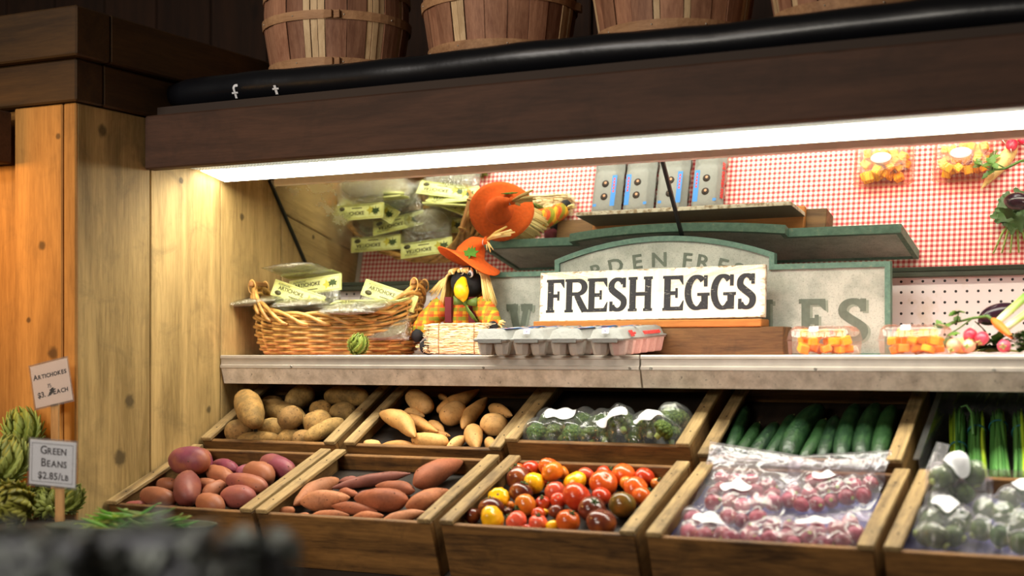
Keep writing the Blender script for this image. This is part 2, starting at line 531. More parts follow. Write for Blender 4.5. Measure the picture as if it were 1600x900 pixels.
# ------------------------------------------------------------------ bushel baskets on the deck
W_SLAT = m_wood('split basket slat', (128, 84, 62), (176, 128, 98), 'Z', knots=0.0, stain=0.15, isl=0.55, scale=1.5)
W_SLATP = m_wood('pale split slat', (186, 150, 108), (232, 200, 154), 'Z', knots=0.0, stain=0.0, isl=0.3, scale=1.5)
W_HOOP = m_wood('basket hoop', (150, 108, 74), (196, 150, 108), 'X', knots=0.0, stain=0.1, isl=0.2)
def bushel(cx, cy, rot, label, first=[None]):
    if first[0] is None:
        e_ = empty('bushel_basket', (cx, cy, zb(0.613)))
        b = MB(); n = 30; Hh = 0.33
        def R(z): return 0.151 + 0.16 * min(z, 0.25) - 0.05 * max(0, z - 0.25)
        random.seed(3)
        a = 0.0; ws = [random.choice((0.4, 0.45, 1.1, 1.2, 1.3)) for _ in range(n)]
        tot = sum(ws)
        for i in range(n):
            wd = 2 * PI * ws[i] / tot
            a0, a1 = a + 0.006, a + wd - 0.006; a += wd
            zs = [Hh * j / 7 for j in range(8)]
            vs = []; 
            off = 0.0025 * (i % 2)
            for z in zs:
                for k in range(4):
                    t_ = a0 + (a1 - a0) * k / 3
                    vs.append((math.cos(t_) * (R(z) + off), math.sin(t_) * (R(z) + off), z))
                for k in range(3, -1, -1):
                    t_ = a0 + (a1 - a0) * k / 3
                    vs.append((math.cos(t_) * (R(z) + off - 0.0025), math.sin(t_) * (R(z) + off - 0.0025), z))
            fs = []
            for j in range(7):
                for k in range(8):
                    k2 = (k + 1) % 8
                    fs.append((j * 8 + k, j * 8 + k2, (j + 1) * 8 + k2, (j + 1) * 8 + k))
            fs.append(tuple(range(8))); fs.append(tuple(56 + k for k in range(8)))
            b.cur = 1 if ws[i] < 0.8 else 0
            b.add(vs, fs, False)
        b.build('slats', [W_SLAT, W_SLATP], e_)
        b = MB(); b.lathe([(0.149, 0.004), (0.149, 0.012)], 30); b.build('bottom', W_SLAT, e_)
        for zc in (0.130, 0.246, 0.318):
            b = MB()
            rr0, rr1 = R(zc - 0.011) + 0.0035, R(zc + 0.011) + 0.0035
            b.lathe([(rr0, zc - 0.011), (rr0 + 0.003, zc - 0.011), (rr1 + 0.003, zc + 0.011), (rr1, zc + 0.011), (rr0, zc - 0.011)], 48, cap=False, smooth=False)
            # the overlapping end of the hoop and its staple
            for aa in (-1.1, -1.0):
                r2 = (rr0 + rr1) / 2 + 0.004
                b.bbox((r2 * math.cos(aa) - 0.012, r2 * math.sin(aa) - 0.004, zc - 0.010), (r2 * math.cos(aa) + 0.012, r2 * math.sin(aa) + 0.002, zc + 0.010), 0.001)
            h = b.build('hoop', W_HOOP, e_)
            b = MB()
            for q in range(9):
                aa = 2 * PI * q / 9 - 0.2
                r2 = (rr0 + rr1) / 2 + 0.0032
                b.ball((r2 * math.cos(aa), r2 * math.sin(aa), zc), 0.0022, seg=6, rings=4)
            b.build('nail', m_plain('wire tack', (200, 190, 170), 0.4, metal=0.6), h)
        first[0] = e_; o = e_
    else:
        o = copy_tree(first[0])
    o.location = (cx, cy, zb(0.613)); o.rotation_euler = (0, 0, rot)
    tag(o, label, 'basket', 'bushel baskets on top of the display')
BY = 0.16
for i, (px, rot, lab) in enumerate(((527, 0.0, 'wooden bushel basket nearest the pillar, on top of the display'), (781, 1.3, 'wooden bushel basket second from the pillar, on top of the display'),
                     (1052, 2.9, 'wooden bushel basket third from the pillar, base just above the black roll'), (1335, 4.1, 'wooden bushel basket farthest from the pillar, only its foot in view'))):
    P = atY(px, 60, BY)
    bushel(P[0], BY, rot, lab)

# ------------------------------------------------------------------ fluorescent light fixture under the beam
lf = empty('light_fixture', (0, -0.1, zb(0.48)))
tag(lf, 'long white fluorescent light fixture glowing under the brown beam', 'light fixture')
def L(y, z): return (y + 0.1, z - 0.48)
t = NT('prismatic lens')
v = t.coord((1, 1, 1))
ch = t.node('ShaderNodeTexChecker'); ch.inputs['Scale'].default_value = 210; t.link(v, ch.inputs['Vector'])
t.link(t.mix(ch.outputs['Fac'], lin((90, 98, 92)), lin((150, 156, 146))), t.b.inputs['Base Color'])
t.link(t.mix(ch.outputs['Fac'], lin((150, 160, 150)), lin((235, 240, 225))), t.b.inputs['Emission Color'])
t.b.inputs['Emission Strength'].default_value = 0.42
LENS = t.m
GLOW = m_emit('glowing diffuser', (255, 249, 226), LAMP_STRENGTH)
GLOW_W = m_emit('lamp tube glow', (255, 249, 226), LAMP_STRENGTH)
x0, x1 = XL + 0.012, 1.6
b = MB()
def strip(b, pa, pb, th=0.003):
    (ya, za), (yb, zb_) = L(*pa), L(*pb)
    b.add([(x0, ya, za), (x1, ya, za), (x1, yb, zb_), (x0, yb, zb_), (x0, ya, za + th), (x1, ya, za + th), (x1, yb, zb_ + th), (x0, yb, zb_ + th)],
          [(0,3,2,1),(4,5,6,7),(0,1,5,4),(1,2,6,5),(2,3,7,6),(3,0,4,7)], False)
strip(b, (-0.255, 0.480), (-0.10, 0.474)); b.build('prismatic_lens', LENS, lf)
b = MB(); strip(b, (-0.0985, 0.474), (0.0, 0.456)); b.build('diffuser', GLOW, lf)
b = MB(); strip(b, (-0.0985, 0.4785), (0.004, 0.460)); strip(b, (0.002, 0.456), (0.0045, 0.498)); strip(b, (-0.1, 0.482), (0.0, 0.497))
b.build('housing', m_plain('enamelled lamp housing', (215, 212, 200), 0.4), lf)

# ------------------------------------------------------------------ tilted mirror above the shelf
MP = (0.205, 0.482); MT = (0.620, -0.784); MN = (-0.784, -0.620)
LEN = 0.362
t = NT('mirror glass')
gl = t.node('ShaderNodeBsdfGlossy'); gl.inputs[0].default_value = (0.86, 0.88, 0.84, 1)
v = t.coord((1, 1, 1))
sep = t.node('ShaderNodeSeparateXYZ'); t.link(v, sep.inputs[0])
# breath of condensation towards the cold end by the partition
m_a = t.node('ShaderNodeMapRange', interpolation_type='SMOOTHSTEP'); t.link(sep.outputs[0], m_a.inputs[0])
m_a.inputs[1].default_value = -0.62; m_a.inputs[2].default_value = -0.95
m_b = t.node('ShaderNodeMapRange', interpolation_type='SMOOTHSTEP'); t.link(sep.outputs[2], m_b.inputs[0])
m_b.inputs[1].default_value = zb(0.415); m_b.inputs[2].default_value = zb(0.455)
n1 = t.noise(v, 9, 4)
XF = float(atY(532, 330, 0.32)[0])
m_c = t.node('ShaderNodeMapRange', interpolation_type='SMOOTHSTEP'); t.link(t.math('ABSOLUTE', t.math('SUBTRACT', sep.outputs[0], XF)), m_c.inputs[0]); m_c.inputs[1].default_value = 0.075; m_c.inputs[2].default_value = 0.02
m_d = t.node('ShaderNodeMapRange', interpolation_type='SMOOTHSTEP'); t.link(sep.outputs[2], m_d.inputs[0]); m_d.inputs[1].default_value = zb(0.28); m_d.inputs[2].default_value = zb(0.38)
fog = t.math('MAXIMUM', t.math('MULTIPLY', t.math('MULTIPLY', m_a.outputs[0], m_b.outputs[0]), t.ramp(n1, [(0.35, (0, 0, 0, 1)), (0.6, (1, 1, 1, 1))])), t.math('MULTIPLY', t.math('MULTIPLY', m_c.outputs[0], m_d.outputs[0]), t.ramp(t.noise(v, 22, 5, 0.7), [(0.36, (0, 0, 0, 1)), (0.62, (1, 1, 1, 1))])))
n2 = t.noise(t.coord((1, 0.25, 0.25)), 220, 3)
streak = t.math('MULTIPLY', t.ramp(n2, [(0.52, (0, 0, 0, 1)), (0.7, (1, 1, 1, 1))]), 0.02)
t.link(t.math('ADD', t.math('MULTIPLY', fog, 0.38), streak), gl.inputs['Roughness'])
df = t.node('ShaderNodeBsdfDiffuse'); df.inputs[0].default_value = lin((214, 214, 190))
mx = t.node('ShaderNodeMixShader'); t.link(t.math('ADD', t.math('MULTIPLY', fog, 0.16), 0.012), mx.inputs[0])
t.link(gl.outputs[0], mx.inputs[1]); t.link(df.outputs[0], mx.inputs[2]); t.link(mx.outputs[0], t.out.inputs['Surface'])
MIRROR = t.m
SEAM = atY(1062, 305, MP[0] + 0.13)[0]
GREENEDGE = m_plain('green black glass edge', (16, 26, 20), 0.3)
def mirror_pane(xa, xb, label):
    e_ = empty('mirror_pane', (0, 0, 0))
    tag(e_, label, 'mirror')
    b = MB()
    y0, z0 = MP; y1, z1 = MP[0] + MT[0] * LEN, MP[1] + MT[1] * LEN
    th = 0.005
    b.add([(xa, y0, zb(z0)), (xb, y0, zb(z0)), (xb, y1, zb(z1)), (xa, y1, zb(z1))], [(0, 1, 2, 3)], False)
    b.build('reflecting_face', MIRROR, e_)
    b = MB()
    k = 0.0006
    b.add([(xa, y0 - MN[0] * k, zb(z0 - MN[1] * k)), (xb, y0 - MN[0] * k, zb(z0 - MN[1] * k)), (xb, y1 - MN[0] * k, zb(z1 - MN[1] * k)), (xa, y1 - MN[0] * k, zb(z1 - MN[1] * k)),
           (xa, y0 - MN[0] * th, zb(z0 - MN[1] * th)), (xb, y0 - MN[0] * th, zb(z0 - MN[1] * th)), (xb, y1 - MN[0] * th, zb(z1 - MN[1] * th)), (xa, y1 - MN[0] * th, zb(z1 - MN[1] * th))],
          [(0,3,2,1),(4,5,6,7),(0,1,5,4),(1,2,6,5),(2,3,7,6),(3,0,4,7)], False)
    b.build('glass_edge', GREENEDGE, e_)
    return e_
mirror_pane(XL + 0.010, SEAM - 0.0035, 'tilted mirror left of the black seam, reflecting the basket and the crow')
mirror_pane(SEAM + 0.0035, 1.6, 'tilted mirror right of the black seam, reflecting squash boxes and checked cloth')
b = MB()
y0, z0 = MP; y1, z1 = MP[0] + MT[0] * LEN, MP[1] + MT[1] * LEN
for (xa, xb, k0, k1) in ((SEAM - 0.0042, SEAM + 0.0042, 0.004, -0.004), (XL + 0.002, XL + 0.010, 0.003, -0.004)):
    P = [(xa, y0, z0), (xb, y0, z0), (xb, y1, z1), (xa, y1, z1)]
    b.add([(p[0], p[1] + MN[0] * k0, zb(p[2] + MN[1] * k0)) for p in P] + [(p[0], p[1] + MN[0] * k1, zb(p[2] + MN[1] * k1)) for p in P],
          [(0,3,2,1),(4,5,6,7),(0,1,5,4),(1,2,6,5),(2,3,7,6),(3,0,4,7)], False)
struct(b.build('trim_5', m_plain('black mirror joint', (9, 14, 11), 0.5)))
# boards that carry the mirror: pale fascia above, dark green ledge below, backing behind
b = MB(); b.bbox((XL + 0.06, 0.150, zb(0.459)), (1.6, 0.172, zb(0.499)), 0.002)
struct(b.build('trim_6', m_plain('brownish painted fascia', (236, 222, 212), 0.6, 0.05, 40)))
b = MB(); b.bbox((XL + 0.012, y1 - 0.012, zb(z1 - 0.014)), (1.6, y1 + 0.03, zb(z1 - 0.002)), 0.002)
struct(b.build('trim_7', m_plain('dark green ledge', (52, 58, 42), 0.6, 0.2, 30)))
# pegboard under the mirror
t = NT('pegboard')
v = t.coord((1 / 0.0254, 1, 1 / 0.0254), loc=(0.2, 0, 0.35))
sep = t.node('ShaderNodeSeparateXYZ'); t.link(v, sep.inputs[0])
fx = t.math('SUBTRACT', t.math('FRACT', sep.outputs[0]), 0.5); fz = t.math('SUBTRACT', t.math('FRACT', sep.outputs[2]), 0.5)
d2 = t.math('ADD', t.math('MULTIPLY', fx, fx), t.math('MULTIPLY', fz, fz))
hole = t.math('LESS_THAN', d2, 0.016)
n = t.noise(t.coord(), 14, 5, 0.6)
basec = t.mix(t.math('MULTIPLY', t.ramp(n, [(0.55, (0, 0, 0, 1)), (0.72, (1, 1, 1, 1))]), 0.45), lin((232, 226, 226)), lin((190, 172, 128)))
t.link(t.mix(hole, basec, lin((12, 10, 9))), t.b.inputs['Base Color']); t.set(Roughness=0.55)
b = MB(); b.box((XL + 0.002, 0.448, zb(-0.02)), (1.6, 0.453, zb(0.186)))
struct(b.build('wall_pegboard', t.m))

# ------------------------------------------------------------------ shelf: two lengths, metal nosing with screws and a grey fascia below
ALU = m_plain('brushed aluminium', (184, 174, 162), 0.36, 0.10, 25, metal=0.35)
FASC = NT('worn grey fascia')
v = FASC.coord(); n = FASC.noise(v, 22, 6, 0.7); n2 = FASC.noise(v, 90, 4, 0.7)
c_ = FASC.ramp(n, [(0.35, lin((182, 168, 150))), (0.6, lin((226, 212, 194)))])
c_ = FASC.mix(FASC.math('MULTIPLY', FASC.ramp(n2, [(0.62, (0, 0, 0, 1)), (0.7, (1, 1, 1, 1))]), 0.7), c_, lin((84, 72, 56)))
FASC.link(c_, FASC.b.inputs['Base Color']); FASC.set(Roughness=0.55)
SEAMX = atY(1001, 575, 0.0)[0]
ST = -0.002                       # top of shelf
def shelf(xa, xb, label, screws):
    e_ = empty('display_shelf', (xa, 0, zb(ST)))
    tag(e_, label, 'shelf', 'lengths of the display shelf')
    w_ = xb - xa
    b = MB(); b.box((0, 0.006, -0.03), (w_, 0.447, 0)); b.build('deck', m_plain('shelf deck', (170, 160, 145), 0.6), e_)
    b = MB()
    prof = [(0.006, 0.0022), (-0.004, 0.0022), (-0.006, 0.0), (-0.006, -0.006), (-0.003, -0.008), (-0.003, -0.022), (-0.007, -0.024), (-0.007, -0.031), (0.006, -0.031)]
    n = len(prof)
    b.add([(0, p[0], p[1]) for p in prof] + [(w_, p[0], p[1]) for p in prof], [tuple(range(n)), tuple(range(2 * n - 1, n - 1, -1))] + [(i, (i + 1) % n, (i + 1) % n + n, i + n) for i in range(n)], False)
    tr = b.build('metal_nosing', ALU, e_)
    for px in screws:
        X = atY(px, 570, -0.007)[0] - xa
        b = MB(); M = Matrix.Translation((X, -0.007, -0.0275)) @ Matrix.Rotation(PI / 2, 4, 'X')
        b.lathe([(0.0001, -0.001), (0.0036, -0.001), (0.0036, 0.0012), (0.0022, 0.0022), (0.0021, 0.0012), (0.0001, 0.0012)], 12, M, cap=False)
        b.build('screw', m_plain('steel screw', (150, 146, 138), 0.3, metal=0.9), tr)
    b = MB()
    b.poly_prism([(0, 0), (1, 0), (1, 1), (0, 1)], 0, 1)
    b = MB()
    pr = [(0.004, -0.0315), (-0.002, -0.0315), (0.010, -0.072), (0.022, -0.073), (0.02, -0.0315)]
    n = len(pr)
    b.add([(0.0, p[0], p[1]) for p in pr] + [(w_, p[0], p[1]) for p in pr], [tuple(range(n)), tuple(range(2 * n - 1, n - 1, -1))] + [(i, (i + 1) % n, (i + 1) % n + n, i + n) for i in range(n)], False)
    b.build('fascia', FASC.m, e_)
shelf(XL + 0.003, SEAMX - 0.0022, 'length of metal-edged shelf left of the joint, carrying basket and egg cartons', (455, 755, 984))
shelf(SEAMX + 0.0022, 1.6, 'length of metal-edged shelf right of the joint, carrying squash boxes', (1017, 1274, 1553))
# brace under the shelf to the partition and back panel under the shelf
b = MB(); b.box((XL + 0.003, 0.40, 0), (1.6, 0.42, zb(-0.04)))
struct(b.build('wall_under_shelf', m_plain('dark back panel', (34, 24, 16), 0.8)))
# checked cloth on the shelf
t = NT('gingham cloth')
v = t.coord((1 / 0.0135, 1 / 0.0135, 1)); sep = t.node('ShaderNodeSeparateXYZ'); t.link(v, sep.inputs[0])
a = t.math('GREATER_THAN', t.math('FRACT', sep.outputs[0]), 0.5); c_ = t.math('GREATER_THAN', t.math('FRACT', sep.outputs[1]), 0.5)
s_ = t.math('MULTIPLY', t.math('ADD', a, c_), 0.5)
t.link(t.ramp(s_, [(0.0, lin((244, 232, 222))), (0.5, lin((226, 150, 144))), (1.0, lin((196, 60, 66)))]), t.b.inputs['Base Color'])
t.set(Roughness=0.85)
b = MB()
nx, ny = 60, 14
vs = []; fs = []
X0, X1, Y0_, Y1_ = XL + 0.02, 1.55, 0.004, 0.44
for j in range(ny + 1):
    for i in range(nx + 1):
        vs.append((X0 + (X1 - X0) * i / nx, Y0_ + (Y1_ - Y0_) * j / ny, zb(ST + 0.0016 + 0.0006 * noise.noise(Vector((i * 0.4, j * 0.5, 3))))))
for j in range(ny):
    for i in range(nx):
        k = j * (nx + 1) + i; fs.append((k, k + 1, k + nx + 2, k + nx + 1))
b.add(vs, fs)
tag(b.build('checked_cloth', t.m, loc=(0, 0.2, zb(ST))), 'red and white gingham cloth covering the shelf, seen in the mirror', 'cloth')
SH = zb(ST + 0.0026)            # resting height on the cloth
# ------------------------------------------------------------------ slab serif letters
def lift(b, z):
    b.zc = getattr(b, 'zc', 0) + 1
    return z + b.zc * 0.00002
def stroke(b, pts, ws, M, z=0.0006):
    """flat ribbon through pts with width ws"""
    n = len(pts); vs = []; fs = []; z = lift(b, z)
    for i in range(n):
        t_ = np.array(pts[min(i + 1, n - 1)]) - np.array(pts[max(i - 1, 0)])
        t_ = t_ / (np.linalg.norm(t_) + 1e-9); nn = np.array([-t_[1], t_[0]])
        w_ = ws[i] if hasattr(ws, '__len__') else ws
        for s_ in (1, -1):
            q = np.array(pts[i]) + nn * w_ / 2 * s_
            vs.append(M @ Vector((q[0], q[1], z)))
    for i in range(n - 1): fs.append((2 * i, 2 * i + 1, 2 * i + 3, 2 * i + 2))
    b.add(vs, fs, False)
def rect(b, x0, y0, x1, y1, M, z=0.0006):
    z = lift(b, z)
    b.add([M @ Vector(p) for p in ((x0, y0, z), (x1, y0, z), (x1, y1, z), (x0, y1, z))], [(0, 1, 2, 3)], False)
def arc(cx, cy, rx, ry, a0, a1, n=18):
    return [(cx + rx * math.cos(math.radians(a0 + (a1 - a0) * i / n)), cy + ry * math.sin(math.radians(a0 + (a1 - a0) * i / n))) for i in range(n + 1)]
def cw(pts, thick, thin):
    """stroke widths: thick where the stroke runs upright, thin where it runs flat"""
    n = len(pts); o = []
    for i in range(n):
        t_ = np.array(pts[min(i + 1, n - 1)]) - np.array(pts[max(i - 1, 0)]); t_ = t_ / (np.linalg.norm(t_) + 1e-9)
        o.append(thin + (thick - thin) * abs(t_[1]) ** 1.3)
    return o
def glyph(b, ch, M, wd=0.62, st=0.16, th=0.085, sf=0.055):
    """letter in a box wd wide and 1 high"""
    def stem(x):
        rect(b, x - st / 2, 0, x + st / 2, 1, M)
        rect(b, x - st / 2 - sf, 0, x + st / 2 + sf, th * 0.75, M); rect(b, x - st / 2 - sf, 1 - th * 0.75, x + st / 2 + sf, 1, M)
    L_ = sf + st / 2
    if ch in 'FE':
        stem(L_)
        rect(b, L_, 1 - th, wd - 0.02, 1, M); rect(b, L_, 0.5 - th / 2, wd * 0.74, 0.5 + th / 2, M)
        b.add([M @ Vector(p) for p in ((wd - 0.02 - th, 1 - th, .0006), (wd - 0.02, 1 - 0.27, .0006), (wd, 1 - 0.27, .0006), (wd - 0.01, 1, .0006))], [(0, 1, 2, 3)], False)
        rect(b, wd * 0.74 - th * 0.7, 0.36, wd * 0.74, 0.64, M)
        if ch == 'E':
            rect(b, L_, 0, wd, th, M)
            b.add([M @ Vector(p) for p in ((wd - th, th, .0006), (wd, 0, .0006), (wd + 0.02, 0.29, .0006), (wd - 0.005, 0.29, .0006))], [(0, 1, 2, 3)], False)
    elif ch == 'H':
        stem(L_); stem(wd - L_); rect(b, L_, 0.5 - th / 2, wd - L_, 0.5 + th / 2, M)
    elif ch == 'R':
        stem(L_)
        p = [(L_, 1 - th / 2), (wd * 0.55, 1 - th / 2)] + arc(wd * 0.56, 0.745, wd * 0.31, 0.255 - th / 2, 90, -90, 14) + [(L_, 0.49 + th / 2)]
        stroke(b, p, cw(p, st, th), M)
        p = [(wd * 0.52, 0.52), (wd * 0.72, 0.25), (wd * 0.90, 0.03)]; stroke(b, p, [st * 0.9, st, st], M)
        rect(b, wd * 0.78, 0, wd + 0.05, th * 0.75, M)
    elif ch == 'S':
        r_ = wd / 2 - st * 0.35
        p = arc(wd / 2, 0.735, r_, 0.265 - th / 2, 25, 205, 16)
        p += [(wd * 0.32, 0.57), (wd * 0.5, 0.5), (wd * 0.68, 0.43)]
        p += arc(wd / 2, 0.265, r_, 0.265 - th / 2, 25, -155, 16)
        w_ = cw(p, st * 0.95, th)
        for i in range(15, 22): w_[i] = st
        stroke(b, p, w_, M)
        rect(b, wd - th * 1.1, 0.70, wd - 0.02, 0.99, M); rect(b, 0.02, 0.01, th * 1.1, 0.30, M)
    elif ch in 'GC':
        p = arc(wd * 0.52, 0.5, wd * 0.52 - st / 2, 0.5 - th / 2, 48, 318, 30)
        stroke(b, p, cw(p, st, th), M)
        rect(b, wd - th * 1.2, 0.66, wd - 0.02, 0.98, M)
        if ch == 'G':
            rect(b, wd - st, 0.06, wd, 0.42, M); rect(b, wd - st - 0.12, 0.40, wd + 0.05, 0.40 + th * 0.8, M)
            rect(b, wd * 0.55, 0.02, wd, 0.10, M)
    elif ch in 'VA':
        s_ = 1 if ch == 'A' else -1
        def fl(y): return y if s_ > 0 else 1 - y
        p = [(st * 0.55, fl(0.0)), (wd / 2, fl(1.0))]; stroke(b, p, st * (0.75 if s_ > 0 else 1), M)
        p = [(wd - st * 0.55, fl(0.0)), (wd / 2, fl(1.0))]; stroke(b, p, st * (1 if s_ > 0 else 0.75), M)
        for x in (st * 0.55, wd - st * 0.55):
            rect(b, x - st / 2 - sf, min(fl(0), fl(th)), x + st / 2 + sf, max(fl(0), fl(th)), M)
            # forked ends of the painted letter
            for q in (-1, 1):
                b.ball_flat = None
                stroke(b, [(x + q * (st / 2 + sf * 0.3), fl(0.0)), (x + q * (st / 2 + sf * 0.3), fl(0.18))], [st * 0.5, st * 0.3], M)
        if ch == 'A': rect(b, wd * 0.25, 0.3, wd * 0.75, 0.3 + th, M)
    elif ch == 'T':
        stem(wd / 2); rect(b, 0, 1 - th, wd, 1, M); rect(b, 0, 0.72, th, 1, M); rect(b, wd - th, 0.72, wd, 1, M)
    elif ch == 'L':
        stem(L_); rect(b, L_, 0, wd, th, M); rect(b, wd - th, 0, wd, 0.3, M)
    elif ch == 'B':
        stem(L_)
        for cy, ry, rx in ((0.75, 0.25, 0.30), (0.25, 0.25, 0.36)):
            p = [(L_, cy + ry - th / 2), (wd * 0.5, cy + ry - th / 2)] + arc(wd * 0.52, cy, wd * rx, ry - th / 2, 90, -90, 12) + [(L_, cy - ry + th / 2)]
            stroke(b, p, cw(p, st, th), M)

# ------------------------------------------------------------------ prop board and FRESH EGGS sign
b = MB()
Pb0 = atY(770, 510, 0.215); Pb1 = atY(1224, 510, 0.215)
b.bbox((Pb0[0], 0.215, SH), (Pb1[0], 0.288, Pb1[2]), 0.002)
tag(b.build('prop_board', W_PLANK, loc=(0, 0.25, SH)), 'knotty brown wooden board lying on the shelf behind the egg cartons', 'board')
zt = Pb1[2]
SY = 0.232
TL = atY(839, 428, SY + 0.012); TR = atY(1194, 413, SY + 0.012); BR = atY(1191, 497, SY); BL = atY(842, 503, SY)
e_ = empty('fresh_eggs_sign', (0, 0, 0))
tag(e_, 'white painted wooden sign reading FRESH EGGS on an orange wood strip', 'sign')
ux = unit(TR - TL + BR - BL); uz = unit((TL - BL) / np.linalg.norm(TL - BL) + (TR - BR) / np.linalg.norm(TR - BR)); uz = unit(uz - ux * np.dot(ux, uz)); un = np.cross(ux, uz)
# un points to the back (+Y) ; the face looks along -un
Wd = (np.linalg.norm(TR - TL) + np.linalg.norm(BR - BL)) / 2; Hd = (np.linalg.norm(TL - BL) + np.linalg.norm(TR - BR)) / 2
if un[1] > 0: un = -un
MF = frame(BL, ux, uz, un)       # x along, y up, z out of the face
b = MB()
random.seed(5)
# chipped edge: outline with small bites
out = []
def edge(p, q, n, amp):
    for i in range(n):
        t_ = i / n; x = p[0] + (q[0] - p[0]) * t_; y = p[1] + (q[1] - p[1]) * t_
        nx_, ny_ = -(q[1] - p[1]), (q[0] - p[0]); l_ = math.hypot(nx_, ny_)
        k = amp * max(0, random.random() - 0.45) * 1.8
        out.append((x + nx_ / l_ * k, y + ny_ / l_ * k))
edge((0.002, 0.001), (Wd - 0.002, 0.001), 60, 0.002); edge((Wd - 0.002, 0.001), (Wd - 0.002, Hd - 0.001), 40, 0.014); edge((Wd - 0.002, Hd - 0.001), (0.002, Hd - 0.001), 90, 0.006); edge((0.002, Hd - 0.001), (0.002, 0.001), 40, 0.013)
n = len(out)
paint_v = [MF @ Vector((p[0], p[1], 0.0004)) for p in out] + [MF @ Vector((Wd / 2, Hd / 2, 0.0004))]
b.add(paint_v, [(i, (i + 1) % n, n) for i in range(n)], False)
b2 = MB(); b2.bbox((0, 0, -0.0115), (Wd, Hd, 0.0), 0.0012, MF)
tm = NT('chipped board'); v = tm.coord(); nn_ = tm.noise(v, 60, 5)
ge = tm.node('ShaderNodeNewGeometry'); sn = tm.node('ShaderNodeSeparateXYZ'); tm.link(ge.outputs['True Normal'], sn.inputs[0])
tm.link(tm.mix(tm.math('GREATER_THAN', sn.outputs[1], 0.5), tm.ramp(nn_, [(0.4, lin((150, 128, 98))), (0.55, lin((214, 206, 188)))]), lin((74, 62, 46))), tm.b.inputs['Base Color']); tm.set(Roughness=0.7)  # darker back: the shadow behind the sign is put into its colour
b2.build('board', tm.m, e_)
tp = NT('cream sign paint'); v = tp.coord((40, 1, 1)); nn_ = tp.noise(v, 3, 4)
tp.link(tp.ramp(nn_, [(0.35, lin((238, 226, 200))), (0.6, lin((247, 238, 216)))]), tp.b.inputs['Base Color']); tp.set(Roughness=0.5)
pf = b.build('painted_face', tp.m, e_)
ink = NT('worn navy paint'); v = ink.coord((0.15, 1, 1)); nn_ = ink.noise(v, 420, 3, 0.7); n3 = ink.noise(ink.coord(), 40, 4)
ink.link(ink.mix(ink.math('MULTIPLY', ink.ramp(nn_, [(0.62, (0, 0, 0, 1)), (0.70, (1, 1, 1, 1))]), ink.ramp(n3, [(0.4, (0, 0, 0, 1)), (0.6, (0.9, 0.9, 0.9, 1))])), lin((17, 17, 26)), lin((204, 196, 180))), ink.b.inputs['Base Color']); ink.set(Roughness=0.6)
b = MB()
# left edge and width of each letter in photo pixels at mid height
for ch, xa, xb in (('F', 853, 881), ('R', 882, 917), ('E', 917, 948), ('S', 951, 978), ('H', 981, 1019), ('E', 1035, 1067), ('G', 1069, 1106), ('G', 1110, 1147), ('S', 1152, 1180)):
    yb0 = 489 - (xa - 853) * 0.018 ; yt0 = 437.5 - (xa - 853) * 0.0335
    P0 = on_plane(xa, yb0, BL, un); P1 = on_plane(xb, yb0 - (xb - xa) * 0.018, BL, un); P2 = on_plane(xa, yt0, BL, un)
    s_ = np.linalg.norm(P2 - P0); gw = np.linalg.norm(P1 - P0) / s_
    glyph(b, ch, Matrix(((ux[0] * s_, uz[0] * s_, un[0], P0[0]), (ux[1] * s_, uz[1] * s_, un[1], P0[1]), (ux[2] * s_, uz[2] * s_, un[2], P0[2]), (0, 0, 0, 1))), gw, 0.20, 0.11, 0.04)
b.build('lettering', ink.m, pf)
b = MB()
P0 = atY(833, 512, SY - 0.02); P1 = atY(1189, 506, SY - 0.02)
ztop = BL[2] + 0.001
b.bbox((P0[0], SY - 0.02, zt), (P1[0], SY + 0.045, ztop), 0.002)
b.build('wooden_strip', W_BASE, e_)

# ------------------------------------------------------------------ old GARDEN FRESH VEGETABLES sign leaning behind
e_ = empty('vegetable_sign', (0, 0, 0))
tag(e_, 'weathered grey-green arched sign with green frame, lettered GARDEN FRESH, behind FRESH EGGS', 'sign')
YV = 0.322
def sv(px, py): p = atY(px, py, YV); return (p[0], p[2])
R_sh, R_top = sv(1392, 410), sv(1212, 411)
A_r, A_l = sv(1211, 397), sv(868, 405)
pk = sv(1030, 369)
cxs = (A_r[0] + A_l[0]) / 2
halfw = R_sh[0] - cxs
zs = (R_sh[1] + R_top[1]) / 2; za = (A_r[1] + A_l[1]) / 2; zp = pk[1]
hw = (A_r[0] - A_l[0]) / 2
zbot = SH
def outline(ins):
    o = [(cxs - halfw + ins, zbot + ins * 0.3), (cxs + halfw - ins, zbot + ins * 0.3), (cxs + halfw - ins, zs - ins), (cxs + hw - ins, zs - ins)]
    n = 24; a = hw - ins; s_ = zp - za
    Rr = (hw * hw + s_ * s_) / (2 * s_); cz = zp - Rr
    for i in range(n + 1):
        x = a - 2 * a * i / n
        o.append((cxs + x, cz + math.sqrt((Rr - ins) ** 2 - x * x)))
    o += [(cxs - hw + ins, zs - ins), (cxs - halfw + ins, zs - ins)]
    return o
o0, o1 = outline(0), outline(0.013)
b = MB(); b.poly_prism(o1, YV + 0.001, YV + 0.010)
tv = NT('weathered sign face'); v = tv.coord(); n1 = tv.noise(v, 10, 6, 0.7); n2 = tv.noise(v, 260, 3, 0.7)
c_ = tv.ramp(n1, [(0.35, lin((150, 156, 146))), (0.6, lin((190, 194, 184)))])
c_ = tv.mix(tv.math('MULTIPLY', tv.ramp(n2, [(0.55, (0, 0, 0, 1)), (0.66, (1, 1, 1, 1))]), 0.55), c_, lin((104, 108, 98)))
tv.link(c_, tv.b.inputs['Base Color']); tv.set(Roughness=0.7)
fc = b.build('sign_face', tv.m, e_)
b = MB(); n = len(o0)
